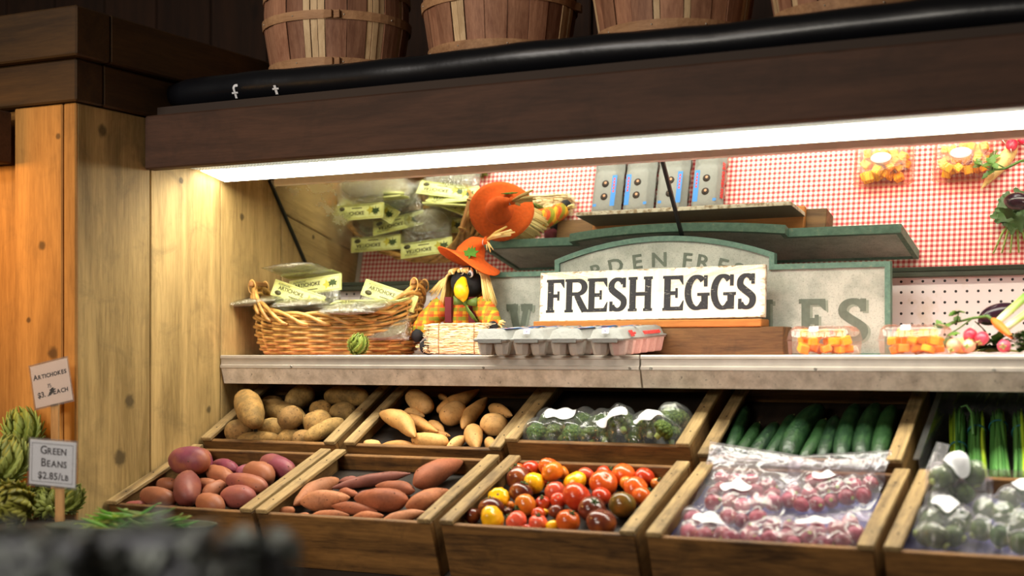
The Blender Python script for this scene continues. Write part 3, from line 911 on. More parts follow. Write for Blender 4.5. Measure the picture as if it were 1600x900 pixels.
vs = [(p[0], YV - 0.006, p[1]) for p in o0] + [(p[0], YV - 0.006, p[1]) for p in o1] + [(p[0], YV + 0.016, p[1]) for p in o0] + [(p[0], YV + 0.016, p[1]) for p in o1]
fs = []
for i in range(n):
    j = (i + 1) % n
    fs += [(i, j, n + j, n + i), (2 * n + i, 3 * n + i, 3 * n + j, 2 * n + j), (i, 2 * n + i, 2 * n + j, j), (n + i, n + j, 3 * n + j, 3 * n + i)]
b.add(vs, fs, False)
GFR = NT('worn green frame'); v = GFR.coord(); n1 = GFR.noise(v, 70, 5, 0.7)
GFR.link(GFR.ramp(n1, [(0.3, lin((70, 104, 92))), (0.62, lin((98, 134, 118))), (0.72, lin((150, 140, 112)))]), GFR.b.inputs['Base Color']); GFR.set(Roughness=0.55)
b.build('sign_frame', GFR.m, e_)
LT1 = m_plain('grey green letter paint', (100, 110, 98), 0.7, 0.15, 60); LT2 = m_plain('pale letter shadow', (136, 146, 132), 0.7, 0.1, 60)
bl = MB(); bs = MB()
hl = 0.105; z_l = sv(1332, 536)[1]
cxl = [1332, 1270, 1206, 1142, 1078, 1014, 951, 888, 846, 812]
Xs = [sv(1333, 500)[0] - i * (sv(1333, 500)[0] - sv(812, 500)[0]) / 9 for i in range(10)]
for ch, X in zip('SELBATEGEV', Xs):
    for bb, dx, yy in ((bs, 0.006, YV + 0.0008), (bl, 0.0, YV + 0.0004)):
        M = Matrix(((hl, 0, 0, X - 0.31 * hl + dx), (0, 0, -1, yy), (0, hl, 0, z_l - dx * 0.7), (0, 0, 0, 1)))
        glyph(bb, ch, M, 0.62, 0.2, 0.14, 0.06)
bs.build('letter_shadow', LT2, fc); bl.build('lettering', LT1, fc)
b = MB()
Rl = 0.62; zc = sv(1035, 420)[1] + 0.012
txt = 'GARDEN FRESH'
xs = [880, 910, 936, 964, 997, 1030, 1050, 1073, 1098, 1127, 1150, 1180]
for ch, px in zip(txt, xs):
    if ch == ' ': continue
    X, _ = sv(px, 420)
    dxx = X - (cxs + 0.0); ang = math.asin(max(-0.9, min(0.9, dxx / Rl)))
    z_ = zc - (Rl - math.sqrt(Rl * Rl - dxx * dxx)) - 0.006
    ca, sa = math.cos(-ang), math.sin(-ang)
    M = Matrix(((ca, -sa, 0, X), (0, 0, -1, YV - 0.0004 + 0.0005), (sa, ca, 0, z_), (0, 0, 0, 1)))
    put_text(b, ch, 0.050, M, cx=0, bold=0.0010, sx=1.15)
b.build('lettering', LT1, fc)

# ------------------------------------------------------------------ egg cartons
PULP = m_plain('grey paper pulp', (128, 128, 124), 0.9, 0.06, 120, bump=0.4)
PULP_D = m_plain('grey pulp cups', (178, 172, 164), 0.9, 0.06, 120, bump=0.4)
PULP_P = m_plain('pinkish pulp', (190, 160, 152), 0.9, 0.06, 120, bump=0.4)
BLUE = m_plain('blue print', (52, 120, 190), 0.7); REDP = m_plain('red print', (206, 64, 60), 0.7); DARKH = m_plain('egg window', (40, 28, 20), 0.7)
EGG = m_plain('brown egg', (196, 140, 104), 0.5)
def egg_carton(loc, rz, label, pink=False, sticker=False, blue_left=True):
    e_ = empty('egg_carton', loc); e_.rotation_euler = (0.05, 0, rz)
    tag(e_, label, 'egg carton', 'egg cartons side by side on the shelf edge')
    W_, Ln = 0.086, 0.275
    b = MB()
    for i in range(6):
        for j in range(2):
            cx_, cy_ = -W_ / 4 + W_ / 2 * j, 0.026 + (Ln - 0.052) / 5 * i
            M = Matrix.Translation((cx_, cy_, 0)) @ Matrix.Rotation(PI / 8, 4, 'Z')
            b.lathe([(0.0135, 0.0006), (0.0165, 0.004), (0.0225, 0.034), (0.0245, 0.036)], 8, M, smooth=False)
    b.bbox((-W_ / 2, 0.002, 0.0335), (W_ / 2, Ln - 0.002, 0.0375), 0.0015)
    cups = b.build('cup_tray', PULP_D, e_)
    if pink:
        b = MB()
        for i in range(6):
            cy_ = 0.026 + (Ln - 0.052) / 5 * i
            M = Matrix.Translation((W_ / 4 + 0.0015, cy_, 0)) @ Matrix.Rotation(PI / 8, 4, 'Z')
            b.lathe([(0.0145, 0.001), (0.0165, 0.004), (0.0229, 0.0332)], 8, M, smooth=False)
        b.build('pink_side_cups', PULP_P, e_)['label'] = 'pinkish row of cups along the side'
    # lid: two raised fields with a waist between them
    b = MB()
    ys = [0.0, 0.006, 0.010, 0.030, 0.120, 0.131, 0.1375, 0.144, 0.155, 0.245, 0.265, 0.269, 0.275]
    hs = [0.039, 0.041, 0.060, 0.0625, 0.0625, 0.0615, 0.057, 0.0615, 0.0625, 0.0625, 0.060, 0.041, 0.039]
    ins = [0.0, 0.001, 0.007, 0.008, 0.008, 0.010, 0.016, 0.010, 0.008, 0.008, 0.007, 0.001, 0.0]
    vs = []; fs = []
    for y, h, q in zip(ys, hs, ins):
        w2 = W_ / 2
        wob = 0.0006 * math.sin(y * 160)
        row = [(-w2 - 0.002, 0.0375), (-w2 - 0.001, 0.0395), (-w2 + 0.001 + q * 0.3, 0.0415), (-w2 + 0.003 + q, min(h, 0.058)), (-w2 + 0.008 + q, h), (w2 - 0.008 - q, h), (w2 - 0.003 - q, min(h, 0.058)), (w2 - 0.001 - q * 0.3, 0.0415), (w2 + 0.001, 0.0395), (w2 + 0.002, 0.0375)]
        vs += [(p[0] + wob, y + (0.0012 if y > .27 else 0), min(p[1], h + 0.0005)) for p in row]
    nr = 10
    for i in range(len(ys) - 1):
        for k in range(nr - 1):
            fs.append((i * nr + k, i * nr + k + 1, (i + 1) * nr + k + 1, (i + 1) * nr + k))
        fs.append((i * nr, (i + 1) * nr, (i + 1) * nr + nr - 1, i * nr + nr - 1))
    fs.append(tuple(range(nr))); fs.append(tuple((len(ys) - 1) * nr + k for k in range(nr)))
    b.add(vs, fs)
    lid = b.build('lid', PULP, e_)
    # front closing tab
    b = MB(); b.bbox((-0.030, -0.0025, 0.030), (0.030, 0.003, 0.041), 0.001); b.build('closing_tab', PULP, lid)
    for h0 in (0.020, 0.150):
        bb = MB(); rb = MB(); hb = MB(); eb = MB()
        zt_ = 0.0629
        I = Matrix.Identity(4)
        xs_ = -0.033 if blue_left else 0.020
        rect(bb, xs_, h0 + 0.004, xs_ + 0.014, h0 + 0.094, I, zt_); rect(bb, -xs_ - 0.010, h0 + 0.086, -xs_, h0 + 0.094, I, zt_)
        for k in range(5): rect(rb, xs_ + 0.0045, h0 + 0.012 + k * 0.009, xs_ + 0.0095, h0 + 0.018 + k * 0.009, I, zt_ + 0.0003)
        for yy in (0.028, 0.066):
            hb.lathe([(0.0001, zt_ + 0.0002), (0.0105, zt_ + 0.0002), (0.0105, zt_ + 0.0004), (0.0001, zt_ + 0.0004)], 16, Matrix.Translation((0.001, h0 + yy, 0)), cap=False)
            eb.ball((0.001, h0 + yy - 0.003, zt_ - 0.004), (0.0065, 0.0065, 0.0055), seg=10, rings=6)
        bb.build('blue_print', BLUE, lid); rb.build('red_lettering', REDP, lid); hb.build('egg_window', DARKH, lid); eb.build('egg', EGG, lid)
    if sticker:
        b = MB(); rect(b, -0.008, -0.0, 0.008, 0.012, Matrix.Translation((0, 0.0062, 0.050)) @ Matrix.Rotation(1.2, 4, 'X'), 0.0035)
        st_ = b.build('price_sticker', WHITE, lid)
        b = MB(); put_text(b, '$5', 0.006, Matrix.Translation((0, 0.0062, 0.050)) @ Matrix.Rotation(1.2, 4, 'X') @ Matrix.Translation((0, 0, 0.0038)), cx=0, y=0.004)
        b.build('price', m_plain('violet price ink', (120, 110, 170), 0.7), st_)
    if pink:
        # red lettering along the sloping right side of the lid
        b = MB()
        M = Matrix.Translation((W_ / 2 - 0.0, 0, 0.0475)) @ frame((0, 0, 0), (0, 1, 0), (-0.55, 0, 0.83), (0.83, 0, 0.55))
        put_text(b, 'THE GOLDEN EGGS', 0.0115, M, x=0.13, y=-0.003, bold=0.0002, extr=0.0016)
        for i, s_ in enumerate(('FRESH', 'FROM THE', 'FARM')): put_text(b, s_, 0.0065, M, x=0.05, y=0.0055 - i * 0.0055, bold=0.0001, extr=0.0016)
        b.build('red_lettering', REDP, lid)
    return e_
YC = -0.058
for i, (xa, xb, lab, pk_, stk, bl_) in enumerate(((735, 795, 'plain grey egg carton nearest the scarecrow crow', False, False, False), (792, 852, 'grey egg carton with a white price sticker on its front end', False, True, True),
            (850, 912, 'plain grey egg carton between two stickered cartons', False, False, False), (916, 974, 'grey egg carton with pinkish side and red lettering, at the right of its row', True, True, True))):
    A_ = atY(xa, 540, YC); B_ = atY(xb, 540, YC)
    egg_carton(((A_[0] + B_[0]) / 2 + 0.001, YC, SH - 0.0028), 0.0, lab, pk_, stk, bl_)

# ------------------------------------------------------------------ wicker basket with packets
WICK = NT('honey wicker'); v = WICK.coord(); n1 = WICK.noise(v, 35, 4)
WICK.link(WICK.ramp(n1, [(0.3, lin((150, 104, 46))), (0.65, lin((216, 168, 92)))]), WICK.b.inputs['Base Color']); WICK.set(Roughness=0.4)
BKX, BK_Y, BKA, BKB = -0.938, 0.182, 0.230, 0.130
e_ = empty('wicker_basket', (BKX, BK_Y, SH)); e_.rotation_euler = (0, 0, 0.20)
tag(e_, 'oval honey-coloured wicker basket full of packets beside the pine partition', 'basket')
NSTK = 24; SAG = 0.8
def bkr(z): return 0.88 + 0.12 * min(1, z / 0.05) ** 0.6 + 0.012 * z / 0.1
def ring(z, off=0.0, wav=0.0, ph=0.0, n=144, ns=36, sag=True):
    out = []
    for k in range(n):
        a = 2 * PI * k / n
        q = bkr(z); o = off + wav * math.cos(a * ns / 2 + ph)
        zz = z * (1 + SAG * math.cos(a) ** 4 * (z / 0.11))
        out.append(((BKA * q + o) * math.cos(a), (BKB * q + o) * math.sin(a), zz + 0.004))
    return out + out[:1]
b = MB(); NZ = 14
for i in range(NZ):
    z = 0.004 + i * 0.0071
    b.tube(ring(z, -0.002, 0.0050, PI * (i % 2), ns=NSTK), 0.0042, 7, False)
b.build('woven_wall', WICK.m, e_)
b = MB()
for k in range(NSTK):
    a = 2 * PI * (k + 0.5) / NSTK
    pts = []
    for j in range(8):
        z = 0.104 * j / 7; q = bkr(z); zz = z * (1 + SAG * math.cos(a) ** 4 * (z / 0.11)) + 0.002
        pts.append(((BKA * q - 0.002) * math.cos(a), (BKB * q - 0.002) * math.sin(a), zz))
    b.tube(pts, 0.0028, 6)
b.build('stakes', WICK.m, e_)
b = MB()
# twisted border: each rod starts inside, sweeps over the rim and down along the outside
nb = 24
for k in range(nb):
    a0 = 2 * PI * k / nb
    pts = []
    for j in range(11):
        t_ = j / 10; a = a0 + t_ * 2 * PI * 2.6 / nb
        zz = 0.100 + 0.016 * math.sin(PI * min(1, t_ * 1.15)) - 0.022 * t_
        o = -0.005 + 0.014 * t_ ** 0.7
        sg = 0.104 * SAG * math.cos(a) ** 4
        pts.append(((BKA * bkr(0.1) + o) * math.cos(a), (BKB * bkr(0.1) + o) * math.sin(a), zz + sg))
    b.tube(pts, [0.004] + [0.0056] * 9 + [0.0035], 8)
b.build('border', WICK.m, e_)
b = MB(); b.lathe([(1.0, 0.001), (1.0, 0.005)], 36, Matrix.Diagonal((BKA * 0.9, BKB * 0.9, 1, 1))); b.build('base', WICK.m, e_)
for sx_ in (-1, 1):
    b = MB()
    # wooden toggle standing on the rim with a cane loop
    M = Matrix.Translation((sx_ * (BKA + 0.0), 0, 0.190)) @ Matrix.Rotation(0.15 * sx_, 4, 'Y')
    b.bbox((-0.006, -0.052, -0.007), (0.006, 0.052, 0.008), 0.003, M)
    h = b.build('handle', m_plain('handle wood', (160, 112, 60), 0.45, 0.15, 30), e_)
    b = MB()
    for yy in (-0.042, 0.042):
        M = Matrix.Translation((sx_ * BKA * 1.0, yy, 0.183))
        p = [M @ Vector((0.010 * math.cos(a), 0.001, 0.018 * math.sin(a))) for a in [2 * PI * k / 14 for k in range(15)]]
        b.tube(p, 0.0022, 6, False)
    b.build('cane_loop', WICK.m, h)
BKO = Vector((BKX, BK_Y, SH))

CARD = NT('packet card'); v = CARD.coord(); n1 = CARD.noise(v, 25, 3)
CARD.link(CARD.ramp(n1, [(0.35, lin((204, 208, 122))), (0.6, lin((230, 234, 162)))]), CARD.b.inputs['Base Color']); CARD.set(Roughness=0.4)
BORD = m_plain('olive yellow border', (196, 186, 70), 0.5); LEAFP = m_plain('printed dark leaf', (60, 78, 38), 0.5); PRINT = m_plain('dark olive print', (70, 66, 34), 0.5)
BAGC = m_plastic('clear packet film', (240, 242, 232), 0.05, 0.45, 0.06, 0.8, 70)
RICE = m_plain('dark rice grains', (150, 138, 100), 0.6, 0.4, 400, bump=0.8)
leafp = [(0, -0.5), (0.06, -0.15), (0.42, -0.22), (0.34, -0.02), (0.5, 0.16), (0.26, 0.18), (0.2, 0.42), (0.06, 0.28), (0, 0.52), (-0.06, 0.28), (-0.2, 0.42), (-0.26, 0.18), (-0.5, 0.16), (-0.34, -0.02), (-0.42, -0.22), (-0.06, -0.15)]
CARDW, CARDH = 0.168, 0.044
def packet_proto():
    e_ = empty('packet', (0, 0, 0))
    b = MB()
    b.bbox((-CARDW / 2, -CARDH, -0.0008), (CARDW / 2, 0, 0.0008), 0.0003)
    b.box((-CARDW / 2, -0.001, -0.0035), (CARDW / 2, 0.0008, 0.0008)); b.box((-CARDW / 2, -CARDH, -0.0040), (CARDW / 2, -0.0005, -0.0030))
    card = b.build('card_header', CARD.m, e_)
    I = Matrix.Identity(4); z = 0.0012
    b = MB(); m_ = 0.003
    x0_, x1_, y0_, y1_ = -CARDW / 2 + m_, CARDW / 2 - m_, -CARDH + m_, -m_
    for r_ in ((x0_, y0_, x1_, y0_ + .0012), (x0_, y1_ - .0012, x1_, y1_), (x0_, y0_, x0_ + .0012, y1_), (x1_ - .0012, y0_, x1_, y1_)): rect(b, *r_, I, z)
    # pale star behind the leaf
    b.add([Vector((0.040 + 0.015 * math.cos(a) * q, -0.024 + 0.015 * math.sin(a) * q, z)) for a, q in [(PI / 5 * k, 1 if k % 2 else 0.5) for k in range(10)]], [tuple(range(10))], False)
    b.build('border_print', BORD, card)
    b = MB(); b.add([Vector((0.058 + p[0] * 0.030, -0.023 + p[1] * 0.030, z + .0002)) for p in leafp] + [Vector((0.058, -0.023, z + .0002))], [(i, (i + 1) % 16, 16) for i in range(16)], False)
    b.build('leaf_print', LEAFP, card)
    b = MB()
    put_text(b, 'ARTICHOKE', 0.0150, Matrix.Translation((0, 0, z)), x=-0.066, y=-0.0225, bold=0.0003, extr=0.0002)
    put_text(b, 'AUTHENTIC', 0.0075, Matrix.Translation((0, 0, z)), x=-0.070, y=-0.0105, extr=0.0002)
    b.lathe([(0.0001, z), (1, z), (1, z + .0003), (0.0001, z + .0003)], 16, Matrix.Translation((-0.062, -0.032, 0)) @ Matrix.Diagonal((0.011, 0.0065, 1, 1)), cap=False)
    rect(b, -0.026, -0.0335, 0.010, -0.0310, I, z)
    b.build('lettering', PRINT, card)
    # pillow of film below the card
    b = MB(); nx_, ny_ = 14, 14; vs = []; fs = []
    for sgn in (1, -1):
        for j in range(ny_ + 1):
            for i in range(nx_ + 1):
                u, v_ = i / nx_, j / ny_
                h = (math.sin(PI * u) * math.sin(PI * v_)) ** 0.45 * 0.013 + (0.003 * noise.noise(Vector((u * 6, v_ * 6, sgn * 3 + 1))) if 0 < i < nx_ and 0 < j < ny_ else 0)
                vs.append(((u - 0.5) * (CARDW - 0.004), -CARDH * 0.8 - v_ * 0.105, sgn * h - 0.0015))
        for j in range(ny_):
            for i in range(nx_):
                k = j * (nx_ + 1) + i + (0 if sgn > 0 else (nx_ + 1) * (ny_ + 1)); fs.append((k, k + 1, k + nx_ + 2, k + nx_ + 1))
    b.add(vs, fs); b.build('film_pouch', BAGC, e_)
    b = MB(); b.ball((0, -0.100, -0.001), (0.070, 0.034, 0.0085), seg=18, rings=10, fn=lambda p: 1 + 0.08 * noise.noise(p * 3)); b.build('filling', RICE, e_)
    return e_
def pose(o, c, xd, up, dn=None):
    """x along xd, y (towards the card's top edge) along up"""
    x = unit(xd); y = np.array(up, float); y = unit(y - x * np.dot(x, y)); z = np.cross(x, y)
    o.matrix_world = frame(c, x, y, z)
pk0 = packet_proto()
def mir(px, py, z):
    """point at height z above the shelf that the mirror shows at this place"""
    M0 = np.array([0, MP[0], zb(MP[1])]); n_ = np.array([0, MN[0], MN[1]])
    d = ray(px, py); c = CAM - 2 * ((CAM - M0) @ n_) * n_; d = d - 2 * (d @ n_) * n_
    return c + d * (SH + z - c[2]) / d[2]
# packets lying in the basket as the mirror shows them: centre of card, slope of the card, tilt forward, height
PK = [
    ('m', 587, 380, 0.04, -0.10, 0.118, 0.0, 'packet lying at the back of the basket, reflected lowest left in the mirror'),
    ('m', 666, 387, 0.10, -0.06, 0.122, 0.0, 'packet lying at the back of the basket, reflected lowest beside the hat'),
    ('m', 622, 348, 0.17, 0.05, 0.132, 0.0, 'packet in the middle of the basket, its card reflected whole above the two lowest'),
    ('m', 588, 322, -0.50, 0.16, 0.150, 0.05, 'packet turned askew in the basket, leaf corner reflected in the fogged mirror'),
    ('m', 693, 296, -0.16, 0.25, 0.138, 0.0, 'packet at the right front of the basket, reflected highest beside the hat'),
    ('m', 708, 322, -0.36, 0.85, 0.128, 0.0, 'packet standing on edge near the basket handle by the crow'),
    ('m', 528, 318, -0.30, 0.1, 0.150, 0.1, 'packet at the left end of the basket under the fogged mirror'),
    ('m', 600, 350, 0.1, 0.0, 0.085, 0.0, 'packet under the others in the left half of the basket'),
    ('m', 690, 350, -0.1, 0.0, 0.085, 0.0, 'packet under the others in the right half of the basket'),
    ('d', 465, 462, 0.30, 1.42, 0.135, 0.0, 'packet leaning at the front of the basket, card sloping down to the right'),
    ('d', 492, 446, -0.10, 1.40, 0.165, 0.0, 'packet behind the sloping card, yellow-edged leaf corner showing'),
    ('d', 486, 428, -0.06, -0.16, 0.215, 0.0, 'packet lying across the top left of the basket, film reaching past the rim'),
    ('d', 608, 462, 0.30, 1.38, 0.185, 0.0, 'packet near the right end of the basket, card corner pointing down'),
    ('d', 590, 472, -0.08, 0.20, 0.150, 0.0, 'packet lying low on the front rim right of the sloping card'),
]
for i, (how, px, py, sl, tl, Yh, rl, lab) in enumerate(PK):
    o = pk0 if i == 0 else copy_tree(pk0)
    if how == 'm':
        P = mir(px, py, Yh); xd = np.array([math.cos(sl), -math.sin(sl), rl]); up = np.array([math.sin(sl) * math.cos(tl), math.cos(sl) * math.cos(tl), math.sin(tl)])
    else:
        P = atY(px, py, Yh); xd = np.array([math.cos(sl), 0.0, -math.sin(sl)]); up = np.array([0, math.cos(tl), math.sin(tl)])
    x_ = unit(xd); y_ = unit(up - x_ * np.dot(x_, up))
    pose(o, P + y_ * CARDH * 0.5, xd, up)
    tag(o, lab, 'packet', 'packets in the wicker basket')

# ------------------------------------------------------------------ artichokes
ART = NT('artichoke bract'); geo = ART.node('ShaderNodeNewGeometry'); oi = ART.node('ShaderNodeObjectInfo')
v = ART.coord(); n1 = ART.noise(v, 30, 4); 
c_ = ART.mix(n1, oi.outputs['Color'], ART.mix(0.5, oi.outputs['Color'], lin((150, 160, 84))))
sh_ = ART.math('ADD', ART.math('MULTIPLY', geo.outputs['Random Per Island'], 0.5), 0.75)
sv_ = ART.node('ShaderNodeVectorMath', operation='SCALE'); ART.link(c_, sv_.inputs[0]); ART.link(sh_, sv_.inputs['Scale'])
ART.link(sv_.outputs[0], ART.b.inputs['Base Color']); ART.set(Roughness=0.55)
def artichoke(loc, r, rot, label, color, first=[None], group='artichokes in the heap by the pillar'):
    if first[0] is None:
        e_ = empty('artichoke', loc)
        b = MB(); R0 = 1.0
        b.ball((0, 0, 0), (0.78, 0.78, 0.9), seg=16, rings=10)
        rows = 9
        for j in range(rows):
            th = 0.15 + 2.35 * j / (rows - 1)          # from the tip downwards
            n = int(4 + 6 * math.sin(th))
            for k in range(n):
                a = 2 * PI * (k + 0.5 * (j % 2)) / n + j * 0.21
                L_ = 0.62 if j > 1 else 0.5; wd = 0.46 if j > 0 else 0.28
                vs = []; fs = []
                for i in range(7):
                    t_ = i / 6
                    # follows the globe upward from its root, tip curling off
                    th_ = th + 0.42 - t_ * L_
                    rad = 0.82 + 0.06 * j / rows + 0.16 * t_ + 0.10 * t_ ** 4
                    wdt = wd * max(0.04, min(1, 0.75 + 0.5 * t_) * (1 - t_ ** 2.6))
                    c = Vector((math.sin(th_) * math.cos(a), math.sin(th_) * math.sin(a), math.cos(th_) * 1.12)) * rad
                    sd = Vector((-math.sin(a), math.cos(a), 0))
                    nrm = Vector((math.sin(th_) * math.cos(a), math.sin(th_) * math.sin(a), math.cos(th_)))
                    vs += [c + sd * wdt * 0.5 - nrm * 0.05, c + nrm * 0.05, c - sd * wdt * 0.5 - nrm * 0.05, c - nrm * 0.04]
                for i in range(6):
                    for q in range(4):
                        q2 = (q + 1) % 4; fs.append((i * 4 + q, i * 4 + q2, (i + 1) * 4 + q2, (i + 1) * 4 + q))
                fs += [(3, 2, 1, 0), (24, 25, 26, 27)]
                b.add(vs, fs)
        m1 = b.build('bracts', ART.m, e_, fix=False)
        b = MB(); b.tube([(0, 0, -0.85), (0.02, 0, -1.1), (0.03, 0, -1.25)], [0.24, 0.22, 0.22], 10); st_ = b.build('stem', ART.m, e_)
        first[0] = e_; o = e_
    else: o = copy_tree(first[0])
    o.matrix_world = Matrix.Translation(loc) @ Euler(rot).to_matrix().to_4x4() @ Matrix.Scale(r, 4)
    for k in kids(o): k.color = lin(color)
    tag(o, label, 'artichoke', group)
    return o
P = atY(559, 540, -0.0)
AR = 0.0265
P = atY(560, 538, 0.028)
artichoke((P[0], 0.028, SH + AR * 0.97), AR, (0.35, 0.5, 0.3), 'small green artichoke on the shelf edge in front of the wicker basket', (120, 138, 40), group=None)
# ------------------------------------------------------------------ stuffed crow scarecrow with a straw bale
RAF = NT('raffia'); geo = RAF.node('ShaderNodeNewGeometry'); v = RAF.coord(); n1 = RAF.noise(v, 60, 3)
f_ = RAF.math('ADD', RAF.math('MULTIPLY', geo.outputs['Random Per Island'], 0.6), RAF.math('MULTIPLY', n1, 0.4))
RAF.link(RAF.ramp(f_, [(0.2, lin((222, 180, 98))), (0.75, lin((252, 230, 160)))]), RAF.b.inputs['Base Color']); RAF.set(Roughness=0.5)
STRAW = NT('straw bale'); geo = STRAW.node('ShaderNodeNewGeometry')
STRAW.link(STRAW.ramp(geo.outputs['Random Per Island'], [(0.1, lin((206, 176, 122))), (0.8, lin((246, 230, 190)))]), STRAW.b.inputs['Base Color']); STRAW.set(Roughness=0.6)
FELT = m_plain('orange felt', (232, 98, 22), 0.9, 0.12, 120, bump=0.3)
BLACKF = m_plain('black cloth', (22, 22, 26), 0.85, 0.2, 90, bump=0.3)
YEL = m_plain('yellow beak', (246, 196, 22), 0.35)
GREENF = m_plain('green felt', (70, 118, 30), 0.9, 0.15, 80)
BOWG = m_plain('olive ribbon', (92, 116, 44), 0.55, 0.1, 60)
MAROON = m_plain('maroon cloth', (104, 20, 34), 0.8)
t = NT('plaid cloth'); v = t.coord((1 / 0.024, 1 / 0.024, 1 / 0.024)); sep = t.node('ShaderNodeSeparateXYZ'); t.link(v, sep.inputs[0])
def band(o, lo, hi, ph=0.0): 
    f = t.math('FRACT', t.math('ADD', o, ph)); return t.math('MULTIPLY', t.math('GREATER_THAN', f, lo), t.math('LESS_THAN', f, hi))
c_ = t.mix(band(sep.outputs[0], 0.0, 0.42), lin((226, 168, 34)), lin((206, 100, 26)))
c_ = t.mix(t.math('MULTIPLY', band(sep.outputs[2], 0.0, 0.40, 0.3), 0.75), c_, lin((104, 138, 30)))
for ax, ph in ((0, 0.5), (0, 0.62), (2, 0.1), (2, 0.22)): c_ = t.mix(t.math('MULTIPLY', band(sep.outputs[ax], 0.40, 0.47, ph), 0.85), c_, lin((206, 44, 20)))
t.link(c_, t.b.inputs['Base Color']); t.set(Roughness=0.85); PLAID = t.m

DY = 0.235
def D(px, py, Y=DY): return Vector(atY(px, py, Y))
base = D(722, 553); base.z = SH
doll = empty('scarecrow_crow', base)
tag(doll, 'stuffed black crow scarecrow in orange hat and plaid shirt sitting on the shelf', 'doll')
def R(p): return Vector(p) - base       # local
def dpart(b, name, mat, parent=None):
    o = b.build(name, mat, parent or doll); return o
pxm = depth(base) / FPX                 # metres per pixel here
# seated body with sleeves: one skin of plaid cloth
b = MB()
tc = R(D(722, 500, DY + 0.02))
b.ball(tc, (0.052, 0.042, 0.058), seg=20, rings=14)
sl = R(D(693, 480, DY)); el = R(D(660, 502, DY - 0.03)); hd_l = R(D(655, 522, DY - 0.05))
sr = R(D(752, 478, DY)); er = R(D(768, 497, DY - 0.02)); hd_r = R(D(772, 510, DY - 0.05))
for s_, e2, h2 in ((sl, el, hd_l), (sr, er, hd_r)):
    pts = []; rs = []
    for i in range(9):
        t_ = i / 8
        p = s_ * (1 - t_) ** 2 + e2 * 2 * t_ * (1 - t_) + h2 * t_ ** 2
        pts.append(p); rs.append((0.032 - 0.011 * t_) * (1 + 0.05 * math.sin(i * 2.2)))
    b.tube(pts, rs, 14)
body = dpart(b, 'plaid_shirt', PLAID)
for px in (700, 737):
    b = MB()
    pts = [R(D(px, yy, DY - 0.027 - 0.004 * math.sin((yy - 462) / 48 * PI))) for yy in (464, 474, 484, 494, 504)]
    for i in range(4):
        p, q = pts[i], pts[i + 1]; hw_ = 0.0095
        b.add([p + Vector((-hw_, 0.01, 0)), p + Vector((hw_, 0.01, 0)), q + Vector((hw_, 0.01, 0)), q + Vector((-hw_, 0.01, 0)),
               p + Vector((-hw_, -0.0, 0)), p + Vector((hw_, -0.0, 0)), q + Vector((hw_, -0.0, 0)), q + Vector((-hw_, -0.0, 0))],
              [(0,3,2,1),(4,5,6,7),(0,1,5,4),(1,2,6,5),(2,3,7,6),(3,0,4,7)], False)
    dpart(b, 'suspender', MAROON)
# mitten hands and feet in black cloth with raffia cuffs
for k, (hp, nm) in enumerate(((hd_l, 'hand'), (hd_r, 'hand'))):
    b = MB(); b.ball(hp + Vector((0.002, -0.012, -0.004)), (0.016, 0.016, 0.0175), seg=14, rings=10, fn=lambda p: 1 + 0.08 * noise.noise(p * 2 + Vector((k, 0, 0)))); h_ = dpart(b, nm, BLACKF)
    b = MB(); random.seed(k)
    for q in range(7):
        a = random.uniform(-1, 1); d_ = Vector((0.7 * (1 if k else -1), -0.2, a * 0.6)).normalized()
        p0 = hp + Vector((0.010 * (1 if k else -1), 0, 0.004)); p1 = p0 + d_ * random.uniform(0.018, 0.03)
        b.tube([p0, (p0 + p1) / 2 + Vector((0, 0, 0.004)), p1], [0.0022, 0.003, 0.002], 5, flat=0.3)
    dpart(b, 'raffia_cuff', RAF.m, h_)
fl = R(D(669, 538, DY - 0.065)); fl.z = 0.021
fr = R(D(752, 538, DY - 0.03)); fr.z = 0.021
for k, fp in enumerate((fl, fr)):
    b = MB()
    b.ball(fp, (0.021, 0.026, 0.0205), seg=16, rings=12, fn=lambda p: 1 + 0.06 * noise.noise(p * 2 + Vector((k * 4, 1, 0))))
    f_o = dpart(b, 'foot', BLACKF)
    b = MB(); b.tube([fp + Vector((-0.012, 0.03, 0.002)), fp + Vector((0.01, 0.075, 0.004))], [0.020, 0.024], 12); dpart(b, 'trouser_leg', MAROON, f_o)
    b = MB(); random.seed(20 + k)
    for q in range(5):
        p0 = fp + Vector((-0.016, -0.004 + 0.006 * q, -0.008)); p1 = p0 + Vector((-0.012 + random.uniform(-.006, .006), -0.02, random.uniform(-0.004, 0.014)))
        p1.z = max(p1.z, 0.004)
        b.tube([p0, (p0 + p1) / 2 + Vector((0, 0, 0.004)), p1], [0.002, 0.0032, 0.002], 5, flat=0.3)
    dpart(b, 'raffia_cuff', RAF.m, f_o)
